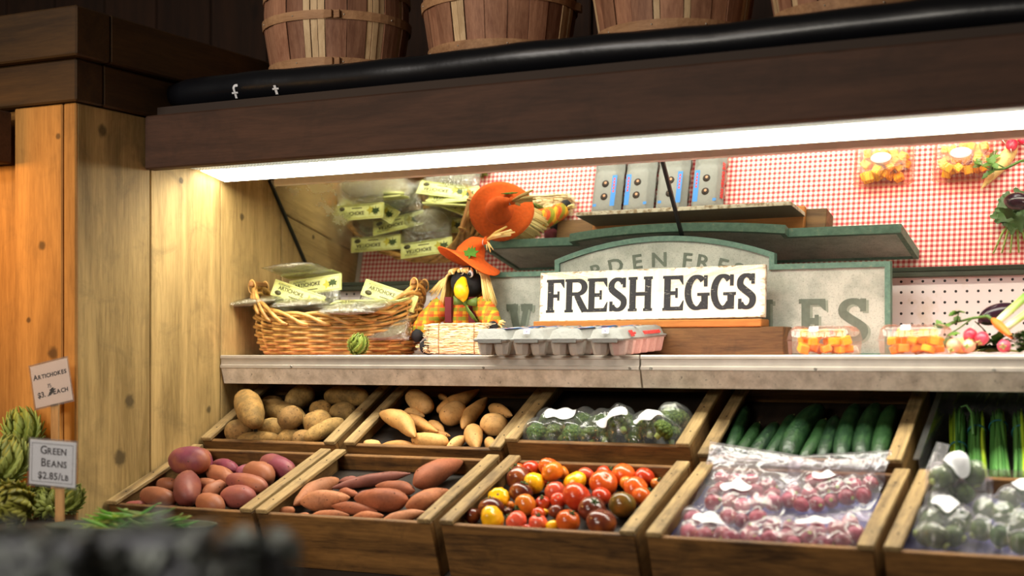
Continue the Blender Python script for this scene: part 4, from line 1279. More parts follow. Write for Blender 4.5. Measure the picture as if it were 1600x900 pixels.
# straw bale hugged in front
b0 = R(D(673, 553, DY - 0.065)); b1 = R(D(765, 508, DY - 0.065))
bx0, bx1, bz1 = b0.x, b1.x, b1.z + 0.004
by0, by1 = DY - 0.095 - base.y, DY - 0.048 - base.y
b = MB(); b.bbox((bx0 + 0.004, by0 + 0.004, 0.004), (bx1 - 0.004, by1 - 0.002, bz1 - 0.004), 0.008)
random.seed(12)
for q in range(420):
    face = random.choice('ffft')
    z = random.uniform(0.003, bz1); L_ = random.uniform(0.02, 0.07); x = random.uniform(bx0, bx1 - L_ * 0.6)
    bow = 0.004 * math.sin(PI * z / bz1)
    if face == 'f': p = [(x + L_ * i / 3, by0 + 0.003 - bow + random.uniform(-.0015, .0015), min(max(z + random.uniform(-.003, .003), .0025), bz1)) for i in range(4)]
    else:
        y = random.uniform(by0, by1); p = [(x + L_ * i / 3, y + random.uniform(-.002, .002), bz1 - 0.002 + random.uniform(-.0015, .003)) for i in range(4)]
    b.tube(p, [0.0009, 0.0016, 0.0014, 0.0008], 4)
for q in range(110):
    for xx, s_ in ((bx0, -1), (bx1, 1)):
        y, z = random.uniform(by0, by1), random.uniform(0.004, bz1 - 0.002)
        b.tube([(xx - s_ * 0.006, y, z), (xx + s_ * 0.002, y, z + random.uniform(-.001, .001)), (xx + s_ * random.uniform(0.003, 0.007), y + random.uniform(-.004, .004), max(.002, z + random.uniform(-.005, .005)))], [0.0013, 0.0012, 0.0006], 4)
bale = dpart(b, 'straw_bale', STRAW.m)
b = MB()
for fx in (0.24, 0.84):
    x = bx0 + (bx1 - bx0) * fx
    y0_, y1_ = by0 - 0.0025, by1 + 0.001
    b.tube([(x, y0_ + .002, 0.002), (x + .001, y0_ - .002, bz1 / 2), (x, y0_ + .001, bz1 - 0.002), (x, y0_ + 0.006, bz1 + 0.0015), (x, y1_, bz1 + 0.0012), (x, y1_ + 0.001, 0.002)], 0.0011, 5)
b.build('twine', m_plain('jute twine', (150, 110, 66), 0.8), bale)
# head
hc = R(D(731, 441, DY + 0.005))
b = MB(); b.ball(hc, (0.046, 0.040, 0.043), seg=22, rings=16); head = dpart(b, 'head', BLACKF)
b = MB()
# beak: fat drop hanging forward
bk0 = R(D(724, 436, DY - 0.035)); bk1 = R(D(724, 472, DY - 0.060))
pts = []; rs = []
for i in range(14):
    t_ = i / 13
    p = bk0.lerp(bk1, t_); p.y -= 0.014 * math.sin(PI * min(1, t_ * 1.2)) * 0.8
    pts.append(p); rs.append(max(0.0012, 0.0195 * (math.sin(PI * min(1, 0.12 + 0.60 * t_ + 0.28 * t_ ** 2)) ** 0.85)))
b.tube(pts, rs, 18); beak = dpart(b, 'beak', YEL, head)
b = MB()
for px in (721, 729): b.ball(R(D(px, 447, DY - 0.0695)), (0.0012, 0.001, 0.0028), seg=8, rings=6)
b.build('nostrils', m_plain('beak nostril', (120, 84, 10), 0.6), beak)
for px, py in ((721, 424), (735, 428)):
    b = MB(); c_ = R(D(px, py, DY - 0.034)); b.ball(c_, (0.0085, 0.004, 0.0095), seg=16, rings=10); ey = b.build('eye', m_plain('eye white', (230, 232, 232), 0.3), head)
    b = MB(); b.ball(c_ + Vector((-0.001, -0.0035, -0.002)), (0.0055, 0.0018, 0.0065), seg=12, rings=8); b.build('pupil', m_plain('pupil', (16, 17, 20), 0.2), ey)
# ribbon bow at the throat
b = MB(); kc = R(D(727, 474, DY - 0.040))
for s_ in (-1, 1):
    w_, tip = [], []
    vs = []
    for i in range(6):
        t_ = i / 5
        hgt = 0.004 + 0.013 * t_ ** 0.8
        x = s_ * (0.004 + 0.030 * t_)
        for k in range(4):
            a = PI / 2 * k + PI / 4
            vs.append(kc + Vector((x, 0.004 * math.cos(a) * (1 - .5 * t_) - 0.008 * math.sin(PI * t_), 0.008 * t_ * (1 if s_ < 0 else 0.4) + hgt * math.sin(a))))
    fs = [(i * 4 + k, i * 4 + (k + 1) % 4, i * 4 + 4 + (k + 1) % 4, i * 4 + 4 + k) for i in range(5) for k in range(4)] + [(3, 2, 1, 0), (20, 21, 22, 23)]
    b.add(vs, fs)
b.tube([kc, kc + Vector((0.012, -0.010, -0.016)), kc + Vector((0.026, -0.006, -0.036)), kc + Vector((0.036, -0.002, -0.048))], [0.005, 0.009, 0.010, 0.004], 8, flat=0.25)
b.ball(kc, (0.007, 0.006, 0.007), seg=10, rings=8)
dpart(b, 'bow', BOWG)
# raffia hair under the hat brim
b = MB(); random.seed(31)
for q in range(330):
    a = random.uniform(-0.15, PI + 0.15) if random.random() < 0.5 else random.choice((random.uniform(2.9, 3.66), random.uniform(-0.52, 0.2)))
    # a = 0 right, pi left, going round the front is left open for the face
    if random.random() < 0.14: a = random.uniform(PI, 2 * PI)
    front = (PI + 0.50 < a % (2 * PI) < 2 * PI - 0.52)
    cx_, sy_ = math.cos(a), math.sin(a)
    p0 = hc + Vector((0.030 * cx_, 0.026 * sy_, 0.036))
    L_ = random.uniform(0.085, 0.118) if not front else random.uniform(0.012, 0.018)
    flare = random.uniform(0.95, 1.25)
    p1 = hc + Vector((0.056 * cx_, 0.046 * sy_, 0.016)); p2 = hc + Vector((0.066 * cx_ * flare, 0.050 * sy_, 0.036 - L_))
    if front: p1 = hc + Vector((0.044 * cx_, 0.040 * sy_ - .003, 0.030)); p2 = hc + Vector((0.048 * cx_, 0.044 * sy_ - .003, 0.036 - L_))
    b.tube([p0, p1, p1.lerp(p2, 0.5) + Vector((0, -0.002, 0)), p2], [0.0032, 0.0050, 0.0050, 0.0036], 5, flat=0.3)
for q in range(12):   # a few wisps thrown out to the left
    p0 = hc + Vector((-0.045, -0.01, 0.02)); p2 = hc + Vector((-0.085 - random.uniform(0, .02), -0.02, -0.02 - random.uniform(0, .03)))
    b.tube([p0, p0.lerp(p2, .5) + Vector((0, 0, .006)), p2], [0.002, 0.0028, 0.0012], 5, flat=0.35)
dpart(b, 'raffia_hair', RAF.m, head)
# felt hat: floppy brim and leaning cone
hb = R(D(733, 405, DY + 0.01))
tilt = Matrix.Rotation(0.24, 4, 'Y') @ Matrix.Rotation(-0.16, 4, 'X')
def hatp(p): return hb + (tilt @ Vector(p))
b = MB()
rings = [(0.034, 0.012), (0.046, 0.006), (0.062, 0.001), (0.077, -0.003), (0.088, -0.006)]
ns = 40; vs = []; fs = []
for top in (0.0012, -0.0012):
    for r_, z in rings:
        for k in range(ns):
            a = 2 * PI * k / ns
            flop = (r_ - 0.034) / 0.054
            zz = z + top + flop * (0.008 * math.sin(2 * a + 0.6) - 0.026 * max(0, math.cos(a + 0.35)) ** 2 + 0.010 * max(0, -math.sin(a)))
            vs.append(hatp((r_ * 1.0 * math.cos(a), r_ * 0.92 * math.sin(a), zz)))
nr = len(rings)
for s_ in range(2):
    for i in range(nr - 1):
        for k in range(ns):
            k2 = (k + 1) % ns; o_ = s_ * nr * ns
            fs.append((o_ + i * ns + k, o_ + i * ns + k2, o_ + (i + 1) * ns + k2, o_ + (i + 1) * ns + k))
for k in range(ns):
    k2 = (k + 1) % ns; fs.append(((nr - 1) * ns + k, (nr - 1) * ns + k2, nr * ns + (nr - 1) * ns + k2, nr * ns + (nr - 1) * ns + k))
b.add(vs, fs)
hat = dpart(b, 'hat_brim', FELT, head)
b = MB()
top_ = R(D(757, 377, DY + 0.0))
cpts = [hatp((0, 0, 0.004)), hatp((0, 0, 0.018)), hatp((0.004, 0, 0.034)), R(D(742, 381, DY)), R(D(750, 378, DY)), top_, top_ + Vector((0.008, -0.001, 0.003))]
b.tube(cpts, [0.041, 0.038, 0.031, 0.021, 0.013, 0.0085, 0.011], 18)
dpart(b, 'hat_crown', FELT, hat)
b = MB(); b.tube([top_ + Vector((0.0095 * math.sin(a) * 0.3, 0.0095 * math.cos(a), 0.0095 * math.sin(a))) for a in [2 * PI * k / 14 for k in range(15)]], 0.0011, 5, False); dpart(b, 'hat_tie', WHITE, hat)
b = MB(); random.seed(9)
for q in range(22):
    if q < 14: d_ = Vector((1.0, random.uniform(-0.35, 0.15), random.uniform(0.15, 0.55))); L_ = random.uniform(0.05, 0.088)
    else: d_ = Vector((random.uniform(0.1, 0.7), random.uniform(-.2, .1), random.uniform(-1.0, -0.6))); L_ = random.uniform(0.024, 0.036)
    d_.normalize(); p0 = top_ + Vector((0.004, 0, 0.002)); p1 = p0 + d_ * L_
    b.tube([p0, p0.lerp(p1, 0.5) + Vector((0, 0, 0.003)), p1], [0.0026, 0.0042, 0.0028], 5, flat=0.3)
dpart(b, 'raffia_tuft', RAF.m, hat)
b = MB()
lc_ = R(D(735, 396, DY - 0.036)); s_ = 0.046
MLf = Matrix.Translation(lc_) @ Matrix.Rotation(0.05, 4, 'Y') @ Matrix.Rotation(-0.45, 4, 'X')
lf_ = [(p[0] * s_, p[1] * s_) for p in leafp]
n = 16
b.add([MLf @ Vector((p[0], -0.001, p[1])) for p in lf_] + [MLf @ Vector((0, -0.002, 0))] + [MLf @ Vector((p[0], 0.001, p[1])) for p in lf_] + [MLf @ Vector((0, 0.001, 0))],
      [(i, (i + 1) % n, n) for i in range(n)] + [(17 + (i + 1) % n, 17 + i, 17 + n) for i in range(n)] + [(i, 17 + i, 17 + (i + 1) % n, (i + 1) % n) for i in range(n)], False)
dpart(b, 'felt_leaf', GREENF, hat)

# ------------------------------------------------------------------ clear boxes of cut squash
CLEAR = m_plastic('clear tub plastic', (250, 238, 232), 0.035, 0.10, 0.05, 0.1, 30)
SQ = m_skin('cut squash', spotamt=0.05, rough=0.45, var=0.10, bump=0.1)
def squash_box(x0, x1, ytop, label, seed, where):
    yf = 0.032; W_ = x1 - x0; Dp = 0.118
    e_ = empty('clamshell_box', ((x0 + x1) / 2, yf + Dp / 2, SH))
    tag(e_, label, 'box', 'clear boxes of cut squash')
    def loop(w2, d2, z, n=8, rc=0.014):
        o = []
        for cx_, cy_, a0 in ((w2 - rc, d2 - rc, 0), (-w2 + rc, d2 - rc, 90), (-w2 + rc, -d2 + rc, 180), (w2 - rc, -d2 + rc, 270)):
            for k in range(n + 1):
                a = math.radians(a0 + 90 * k / n); o.append((cx_ + rc * math.cos(a), cy_ + rc * math.sin(a), z))
        return o
    def shell(loops, closed_end):
        b = MB(); n = len(loops[0]); vs = [p for l_ in loops for p in l_]; fs = []
        for i in range(len(loops) - 1):
            for k in range(n):
                k2 = (k + 1) % n; fs.append((i * n + k, i * n + k2, (i + 1) * n + k2, (i + 1) * n + k))
        fs.append(tuple(range(n)) if closed_end == 0 else tuple((len(loops) - 1) * n + k for k in range(n)))
        b.add(vs, fs); return b
    w2, d2 = W_ / 2 - 0.005, Dp / 2 - 0.005
    hr, ht = 0.030, ytop
    shell([loop(w2 - 0.004, d2 - 0.004, 0.0005), loop(w2 - 0.002, d2 - 0.002, 0.004), loop(w2, d2, hr), loop(w2 + 0.006, d2 + 0.006, hr + 0.0005), loop(w2 + 0.006, d2 + 0.006, hr + 0.0015)], 0).build('tub', CLEAR, e_)
    lid = shell([loop(w2 + 0.0062, d2 + 0.0062, hr + 0.003), loop(w2 + 0.001, d2 + 0.001, hr + 0.0034), loop(w2 - 0.003, d2 - 0.003, ht - 0.010), loop(w2 - 0.010, d2 - 0.010, ht - 0.001), loop(w2 - 0.016, d2 - 0.016, ht)], 1).build('lid', CLEAR, e_)
    b = MB()
    for k in range(9):     # moulded ribs on the lid's sides
        u = -w2 + 0.02 + (2 * w2 - 0.04) * k / 8
        b.tube([(u, -d2 + 0.001, hr + 0.012), (u, -d2 + 0.0035, ht - 0.010), (u, -d2 + 0.012, ht - 0.0008), (u, -d2 + 0.022, ht + 0.0004)], 0.0012, 5)
        b.tube([(u, d2 - 0.001, hr + 0.012), (u, d2 - 0.0035, ht - 0.010), (u, d2 - 0.012, ht - 0.0008), (u, d2 - 0.022, ht + 0.0004)], 0.0012, 5)
        v_ = -d2 + 0.02 + (2 * d2 - 0.04) * k / 8
        for s_ in (-1, 1): b.tube([(s_ * (w2 - 0.0035), v_, ht - 0.010), (s_ * (w2 - 0.012), v_, ht - 0.0008), (s_ * (w2 - 0.022), v_, ht + 0.0004)], 0.0012, 5)
    b.build('ribs', CLEAR, lid)
    b = MB(); b.lathe([(0.0001, 0), (1, 0), (1, 0.0004), (0.0001, 0.0004)], 28, Matrix.Translation((0, -0.004, ht + 0.0010)) @ Matrix.Diagonal((0.026, 0.0145, 1, 1)), cap=False)
    lb = b.build('oval_label', WHITE, lid)
    b = MB(); put_text(b, 'BUTTERNUT', 0.0055, Matrix.Translation((0, -0.004, ht + 0.0016)), cx=0, y=0.001, extr=0.0001); put_text(b, 'SQUASH', 0.0045, Matrix.Translation((0, -0.004, ht + 0.0016)), cx=0, y=-0.006, extr=0.0001)
    b.build('label_print', m_plain('blue grey ink', (110, 120, 150), 0.7), lb)
    b = MB(); rect(b, -0.010, 0, 0.010, 0.012, Matrix.Translation((-0.012, -d2 + 0.004, ht - 0.012)) @ Matrix.Rotation(1.05, 4, 'X'), 0.002); b.build('price_sticker', WHITE, lid)
    # chunks
    random.seed(seed); placed = []
    for layer in range(3):
        for q in range(70):
            s_ = random.uniform(0.010, 0.0135)
            lim = (0.008, 0.006, 0.014)[layer]
            x = random.uniform(-w2 + s_ + lim, w2 - s_ - lim); y = random.uniform(-d2 + s_ + lim, d2 - s_ - lim); z = 0.003 + s_ * 0.9 + layer * 0.0165
            if z + s_ > ht - 0.004: continue
            if all((x - p[0]) ** 2 + (y - p[1]) ** 2 + (z - p[2]) ** 2 > ((s_ + p[3]) * 0.93) ** 2 for p in placed): placed.append((x, y, z, s_))
    for (x, y, z, s_) in placed:
        b = MB(); M = Euler((random.uniform(-.35, .35), random.uniform(-.35, .35), random.uniform(0, 3))).to_matrix().to_4x4()
        sx_, sy_, sz_ = s_ * random.uniform(0.8, 1.05), s_ * random.uniform(0.75, 1.0), s_ * random.uniform(0.62, 0.85)
        b.bbox((-sx_, -sy_, -sz_), (sx_, sy_, sz_), s_ * 0.16, M)
        o = b.build('squash_chunk', SQ); o.location = (e_.location.x + x, e_.location.y + y, SH + z)
        o.color = lin((random.randint(240, 252), random.randint(160, 190), random.randint(20, 40)))
        tag(o, 'orange squash chunk in the clear box ' + where, 'squash', 'squash chunks in the box ' + where)
a_, b_ = atY(1221, 552, 0.02), atY(1331, 552, 0.02)
squash_box(a_[0], b_[0], 0.062, 'clear box of orange squash in front of the grey letter S', 3, 'beside the prop board')
a_, b_ = atY(1364, 552, 0.02), atY(1478, 552, 0.02)
squash_box(a_[0], b_[0], 0.064, 'clear box of orange squash beside the radishes, in front of the pegboard', 4, 'beside the radishes')
# ------------------------------------------------------------------ sloping crates of produce
class Fr:
    """frame of one crate: x to the right, s up the slope, h away from the slope; rim of the front board is s = 0, h = 0"""
    def __init__(s, xl, xr, Y, z, tilt, ln, floor):
        a = math.radians(tilt)
        s.e = np.array([0, math.cos(a), math.sin(a)]); s.n = np.array([0, -math.sin(a), math.cos(a)])
        s.O = np.array([xl, Y, Z0 + z]); s.w = xr - xl; s.ln = ln; s.fl = floor
    def loc(s, P):
        d = np.array(P) - s.O; return np.array([d[0], d @ s.e, d @ s.n])
    def wor(s, x, t, h): return s.O + np.array([x, 0, 0]) + s.e * t + s.n * h
    def px(s, px, py, h): return on_plane(px, py, s.wor(0, 0, h), s.n)
    def M(s): return frame(s.O, (1, 0, 0), s.e, s.n)
YL, ZL, TL_ = -0.433, -0.352, 20.0
YU, ZU, TU_ = -0.085, -0.219, 27.0
def Xat(px, py, Y): return atY(px, py, Y)[0]
lowX = [(XL + 0.006, Xat(394, 800, YL)), (Xat(401, 800, YL), Xat(673, 816, YL)), (Xat(688, 820, YL), Xat(992, 832, YL)), (Xat(1010, 838, YL), Xat(1366, 852, YL)), (Xat(1381, 855, YL), 1.12)]
upX = [(XL + 0.006, Xat(524, 696, YU)), (Xat(539, 694, YU), Xat(784, 700, YU)), (Xat(790, 684, YU), Xat(1078, 690, YU)), (Xat(1091, 709, YU), Xat(1409, 716, YU))]
LOW = [Fr(a, b_, YL, ZL, TL_, 0.338, -0.036) for a, b_ in lowX]
for q in (3, 4): LOW[q].fl = -0.042
UP = [Fr(a, b_, YU, ZU + (0.020 if i == 2 else 0.0), TU_, 0.325, -0.034) for i, (a, b_) in enumerate(upX)]
GAPPED = m_plain('crate staple', (40, 34, 28), 0.6, metal=0.5)
BOTTOM = m_wood('shade darkened bottom board', (24, 18, 12), (42, 31, 21), 'Y', knots=0.0, stain=0.6, scale=1.3)  # dark colour stands in for the shaded gaps between the produce
def crate(fr, label, seed, deep=0.130):
    e_ = empty('produce_crate', M=fr.M())
    tag(e_, label, 'crate', 'wooden produce crates')
    random.seed(seed)
    w_, L_ = fr.w, fr.ln
    b = MB(); b.bbox((0.001, 0.0, -deep), (w_ - 0.001, 0.013, -0.001), 0.0015); b.build('front_board', W_CRATE, e_)
    b = MB(); b.bbox((0.001, L_ - 0.013, -deep), (w_ - 0.001, L_, -0.001), 0.0015); b.build('back_board', W_CRATE, e_)
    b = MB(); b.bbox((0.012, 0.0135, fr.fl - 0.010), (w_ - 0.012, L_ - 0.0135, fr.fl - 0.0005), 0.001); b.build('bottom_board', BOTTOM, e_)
    rw = 0.031
    for k, xx in enumerate((0.0, w_ - rw)):
        j = random.uniform(-0.001, 0.001)
        b = MB(); xs_ = 0.0015 if k == 0 else w_ - 0.0115
        b.bbox((xs_, 0.0135, -deep), (xs_ + 0.010, L_ - 0.0135, -0.0005), 0.001); sd = b.build('side_board', W_CSIDE, e_)
        b = MB(); b.bbox((xx + j * 0, -0.004, 0.0), (xx + rw, L_ + 0.0, 0.0105), 0.0018); rl = b.build('top_rail', W_RAIL, e_)
        b = MB()
        for s_ in (0.05, 0.16, 0.27): b.lathe([(0.0001, 0.0106), (0.0022, 0.0106), (0.0018, 0.0112), (0.0001, 0.0112)], 8, Matrix.Translation((xx + rw * 0.5 + random.uniform(-.003, .003), s_, 0)), cap=False)
        b.build('nail', GAPPED, rl)
    return e_
CL = ['wooden crate of red potatoes, low row, against the partition', 'wooden crate of orange sweet potatoes, low row', 'wooden crate of mixed tomatoes, low row', 'wooden crate of bagged radishes with blue liner, low row', 'wooden crate of bagged green sprouts, low row']
CU = ['wooden crate of russet potatoes, high row, against the partition', 'wooden crate of pale sweet potatoes, high row', 'raised wooden crate of bagged broccoli, high row', 'wooden crate of cucumbers, high row']
for i, f in enumerate(LOW): crate(f, CL[i], 40 + i)
for i, f in enumerate(UP): crate(f, CU[i], 60 + i)
# sloping rack that carries both rows
b = MB()
for f, dp in ((LOW[0], 0.132), (UP[0], 0.132)):
    M = f.M(); b.box((0.002, -0.0, -dp - 0.02), (1.12 - f.O[0], f.ln, -dp), M)
for X in (XL + 0.03, -0.4, 0.3, 1.08):
    b.box((X, -0.30, 0), (X + 0.05, -0.25, zb(-0.47))); b.box((X, 0.20, 0), (X + 0.05, 0.25, zb(-0.27)))
b.box((XL + 0.01, -0.305, 0.3), (1.12, -0.29, zb(-0.50)))
struct(b.build('trim_8', m_plain('dark rack timber', (44, 30, 20), 0.8)))
# blue paper liner in the radish and sprout crates
LINER = m_plain('blue liner paper', (74, 84, 150), 0.6, 0.2, 25, bump=0.3)
for f, lab in ((LOW[3], 'blue paper liner under the radish bags'), (LOW[4], 'blue paper liner under the bagged sprouts')):
    b = MB(); nx_, ny_ = 24, 18; vs = []; fs = []
    for j in range(ny_ + 1):
        for i in range(nx_ + 1):
            vs.append(f.wor(0.014 + (f.w - 0.028) * i / nx_, 0.0155 + (f.ln - 0.031) * j / ny_, f.fl + 0.0022 + 0.0014 * noise.noise(Vector((i * .5, j * .5, 1))) ))
    for j in range(ny_):
        for i in range(nx_):
            k = j * (nx_ + 1) + i; fs.append((k, k + 1, k + nx_ + 2, k + nx_ + 1))
    b.add(vs, fs); tag(b.build('paper_liner', LINER, loc=tuple(f.wor(f.w / 2, f.ln / 2, f.fl))), lab, 'liner')

# ------------------------------------------------------------------ shapes of produce
def prof(kind, t_):
    if kind == 'potato': return max(0.0, 1 - abs(2 * t_ - 1) ** 2.5) ** 0.5
    if kind == 'cuke': return max(0.0, 1 - abs(2 * t_ - 1) ** 6) ** 0.5 * (0.90 + 0.10 * math.sin(PI * t_))
    if kind == 'sweet':       # thick towards the start, drawn out to a tail
        a = max(0.0, 1 - abs(2 * t_ - 1) ** 2.2) ** 0.75
        return a * (1.06 - 0.38 * t_) if t_ < 1 else 0
    if kind == 'taper':
        q = max(0.0, 1 - (1 - min(1, t_ / 0.35)) ** 2.2) ** 0.5 if t_ < 0.35 else 1 - ((t_ - 0.35) / 0.65) ** 1.5 * 0.9
        return q
    if kind == 'spin': return math.sin(PI * t_) ** 0.8 * 0.95 + 0.05 * math.sin(PI * t_) ** 0.3
    return 1
def spindle(L_, r, kind, bend=0.0, lump=0.08, seed=0, seg=16, rings=18, bend2=0.0):
    b = MB(); vs = []; fs = []
    S = Vector((seed * 3.17, seed * 1.3, seed * 7.1))
    ts = [0.5 - 0.5 * math.cos(PI * i / rings) for i in range(rings + 1)]
    for t_ in ts:
        r0 = r * prof(kind, t_)
        c = Vector((L_ * (t_ - 0.5), bend * L_ * (math.sin(PI * t_) - 0.6), bend2 * L_ * (math.sin(PI * t_) - 0.6)))
        if kind in ('sweet', 'taper') and t_ > 0.75: c.y += bend * L_ * 0.25 * ((t_ - 0.75) / 0.25)
        for k in range(seg):
            a = 2 * PI * k / seg
            d = Vector((0, math.cos(a), math.sin(a)))
            q = Vector((t_ * L_ / r * 0.6, d.y, d.z)) * 0.9 + S
            m = 1 + lump * (noise.noise(q) + 0.5 * noise.noise(q * 2.3))
            vs.append(c + d * max(r0 * m, 0.0004))
    for i in range(rings):
        for k in range(seg):
            k2 = (k + 1) % seg; fs.append((i * seg + k, i * seg + k2, (i + 1) * seg + k2, (i + 1) * seg + k))
    fs.append(tuple(range(seg - 1, -1, -1))); fs.append(tuple(rings * seg + k for k in range(seg)))
    b.add(vs, fs)
    return b
def chain(A_, B_, r, kind, n=7):
    return [(A_ + (B_ - A_) * t_, r * max(0.25, prof(kind, t_))) for t_ in [(i + 0.5) / n for i in range(n)]]
def clear_of(sph, placed, tol):
    for c, r in sph:
        for c2, r2 in placed:
            d = c - c2
            if d @ d < (tol * (r + r2)) ** 2: return False
    return True
def settle(fr, items, tol=1.0, iters=260, pad=0.0150, soft=0.35):
    """items: dicts with pa, pb (photo pixels of the ends), r, kind, n. Each thing slides along its own line of sight until it
    rests on the board or on its neighbours; returns the end points"""
    N = len(items); A0 = []; B0 = []; rays = []; ci = []; cr = []; own = []
    for k, it in enumerate(items):
        h = fr.fl + it['r'] + it.get('up', 0.0)
        A_, B_ = fr.px(it['pa'][0], it['pa'][1], h), fr.px(it['pb'][0], it['pb'][1], h)
        ax = B_ - A_; l_ = np.linalg.norm(ax); mid = (A_ + B_) / 2
        if l_ < 2.1 * it['r']:
            ax = ax / l_ if l_ > 1e-6 else np.array([1.0, 0, 0]); A_, B_ = mid - ax * it['r'] * 1.05, mid + ax * it['r'] * 1.05
        ext = abs(fr.loc(B_) - fr.loc(A_)); q = min(1.0, (fr.w - 0.04) / max(ext[0], 1e-6), (fr.ln - 0.034) / max(ext[1], 1e-6))
        A_, B_ = mid + (A_ - mid) * q, mid + (B_ - mid) * q
        A0.append(A_); B0.append(B_); rays.append(unit(mid - CAM))
        ch = chain(A_, B_, it['r'], it['kind'], it.get('n', 7)) if it.get('n', 7) > 1 else [(mid, it['r'])]
        for c, r in ch: ci.append(c); cr.append(r); own.append(k)
    A0 = np.array(A0); B0 = np.array(B0); rays = np.array(rays); ci = np.array(ci); cr = np.array(cr); own = np.array(own)
    D = np.zeros((N, 3)); same = own[:, None] == own[None, :]; rs = (cr[:, None] + cr[None, :]) * tol
    idx = [np.where(own == k)[0] for k in range(N)]
    for t_ in range(iters + 4):
        P = ci + D[own]
        df = P[:, None, :] - P[None, :, :]; dist = np.sqrt((df ** 2).sum(-1)) + 1e-9
        ov = np.where(same, 0, rs - dist); ov[ov < 0] = 0
        mv = np.zeros((N, 3)); cnt = np.zeros(N)
        for a, b_ in (zip(*np.where(np.triu(ov > 0.0002))) if t_ < iters else ()):
            u = df[a, b_] / dist[a, b_]; o_ = ov[a, b_]
            for s_, k in ((1, own[a]), (-1, own[b_])):
                w_ = u * s_; pr = w_ @ rays[k]; w_ = rays[k] * pr + (w_ - rays[k] * pr) * soft
                mv[k] += w_ * o_ * 0.5; cnt[k] += 1
        D += mv / np.maximum(cnt, 1)[:, None]
        par = (D * rays).sum(1)[:, None] * rays; D = par + (D - par) * 0.985
        if t_ < iters - 40: D += rays * 0.0007
        for k in range(N):
            p = ci[idx[k]] + D[k] - fr.O; r = cr[idx[k]]
            h = p @ fr.n; s_ = p @ fr.e; x = p[:, 0]
            e_ = (fr.fl + r - h).max()
            if e_ > 0: D[k] += -rays[k] * e_ / max(0.15, -(rays[k] @ fr.n))
            pd = np.where(h + r * 0.7 > 0.0, 0.0345, pad); low = h - r < 0.011
            v = np.where(low, pd + r - x, -9).max()
            if v > 0: D[k][0] += v
            v = np.where(low, x + r + pd - fr.w, -9).max()
            if v > 0: D[k][0] -= v
            r = r * 1.06; low = h - r < 0.0
            v = np.where(low, 0.0140 + r - s_, -9).max()
            if v > 0: D[k] += fr.e * v
            v = np.where(low, s_ + r + 0.0140 - fr.ln, -9).max()
            if v > 0: D[k] -= fr.e * v
    return [(A0[k] + D[k], B0[k] + D[k]) for k in range(N)]
def orient(A_, B_, up, roll=0.0):
    x = unit(B_ - A_); z = unit(up - x * np.dot(up, x)); y = np.cross(z, x)
    M = frame((A_ + B_) / 2, x, y, z)
    return M @ Matrix.Rotation(roll, 4, 'X')

def row_labels(items, rows):
    """items: list of dict with px, py, desc ; sets label"""
    srt = sorted(items, key=lambda d: -d['py'])
    n = len(srt); k = len(rows)
    for r_ in range(k):
        part = sorted(srt[n * r_ // k: n * (r_ + 1) // k], key=lambda d: d['px'])
        for i, d in enumerate(part):
            pos = 'leftmost' if i == 0 else 'rightmost' if i == len(part) - 1 else ORD[i] + ' from the left'
            d['label'] = '%s, %s %s' % (d['desc'], pos, rows[r_])

def pile(fr, org, sc, items, name, skin, kind, cat, group, rows, desc, cols, tol=0.96, lump=0.10, thick=1.13, hmax=0.12, extra=None, seed=1, bendmax=0.03):
    """items: (ax, ay, bx, by, width [, colour index, description, kind, bend]) in crop pixels of scale sc at org"""
    random.seed(seed); out = []; its = []
    for i, it in enumerate(items):
        ax, ay, bx, by, w_ = it[:5]
        ci = it[5] if len(it) > 5 and it[5] is not None else i % len(cols)
        ds = it[6] if len(it) > 6 and it[6] else desc[ci] if isinstance(desc, (list, tuple)) else desc
        kd = it[7] if len(it) > 7 and it[7] else kind
        bd = it[8] if len(it) > 8 else random.uniform(-bendmax, bendmax)
        pa = (org[0] + ax / sc, org[1] + ay / sc); pb = (org[0] + bx / sc, org[1] + by / sc)
        mid = fr.px((pa[0] + pb[0]) / 2, (pa[1] + pb[1]) / 2, 0.0)
        r = w_ / sc * depth(mid) / FPX / 2 * thick
        its.append(dict(pa=pa, pb=pb, r=r, kind=kd, ci=ci, ds=ds, bd=bd))
    for i, (it, (A_, B_)) in enumerate(zip(its, settle(fr, its, tol))):
        L_ = np.linalg.norm(B_ - A_)
        b = spindle(L_, it['r'], it['kind'], it['bd'], lump, seed * 50 + i)
        o = b.build(name, skin)
        o.matrix_world = orient(A_, B_, fr.n, random.uniform(-0.3, 0.3))
        c = cols[it['ci']]; j = random.uniform(0.93, 1.07)
        o.color = lin(tuple(min(255, q * j) for q in c))
        if extra: extra(o, L_, it['r'], i, it['kind'])
        out.append(dict(o=o, px=(it['pa'][0] + it['pb'][0]) / 2, py=(it['pa'][1] + it['pb'][1]) / 2, desc=it['ds']))
    row_labels(out, rows)
    for d in out: tag(d['o'], d['label'], cat, group)
    return out

def eyes(n, mat, depth_=0.0):
    def f(o, L_, r, i, kd):
        random.seed(i * 7 + 3); b = MB()
        me = o.data
        for q in range(n):
            v = me.vertices[random.randrange(len(me.vertices) // 6, len(me.vertices) * 5 // 6)]
            nn_ = Vector((0, v.co.y, v.co.z)).normalized()
            b.ball(v.co - nn_ * 0.0004, (0.0022, 0.0013, 0.0013), seg=8, rings=5)
        b.build('eye', mat, o)
    return f
EYE_R = m_plain('potato eye dark', (70, 42, 26), 0.7); EYE_S = m_plain('sweet potato root scar', (92, 52, 30), 0.7)

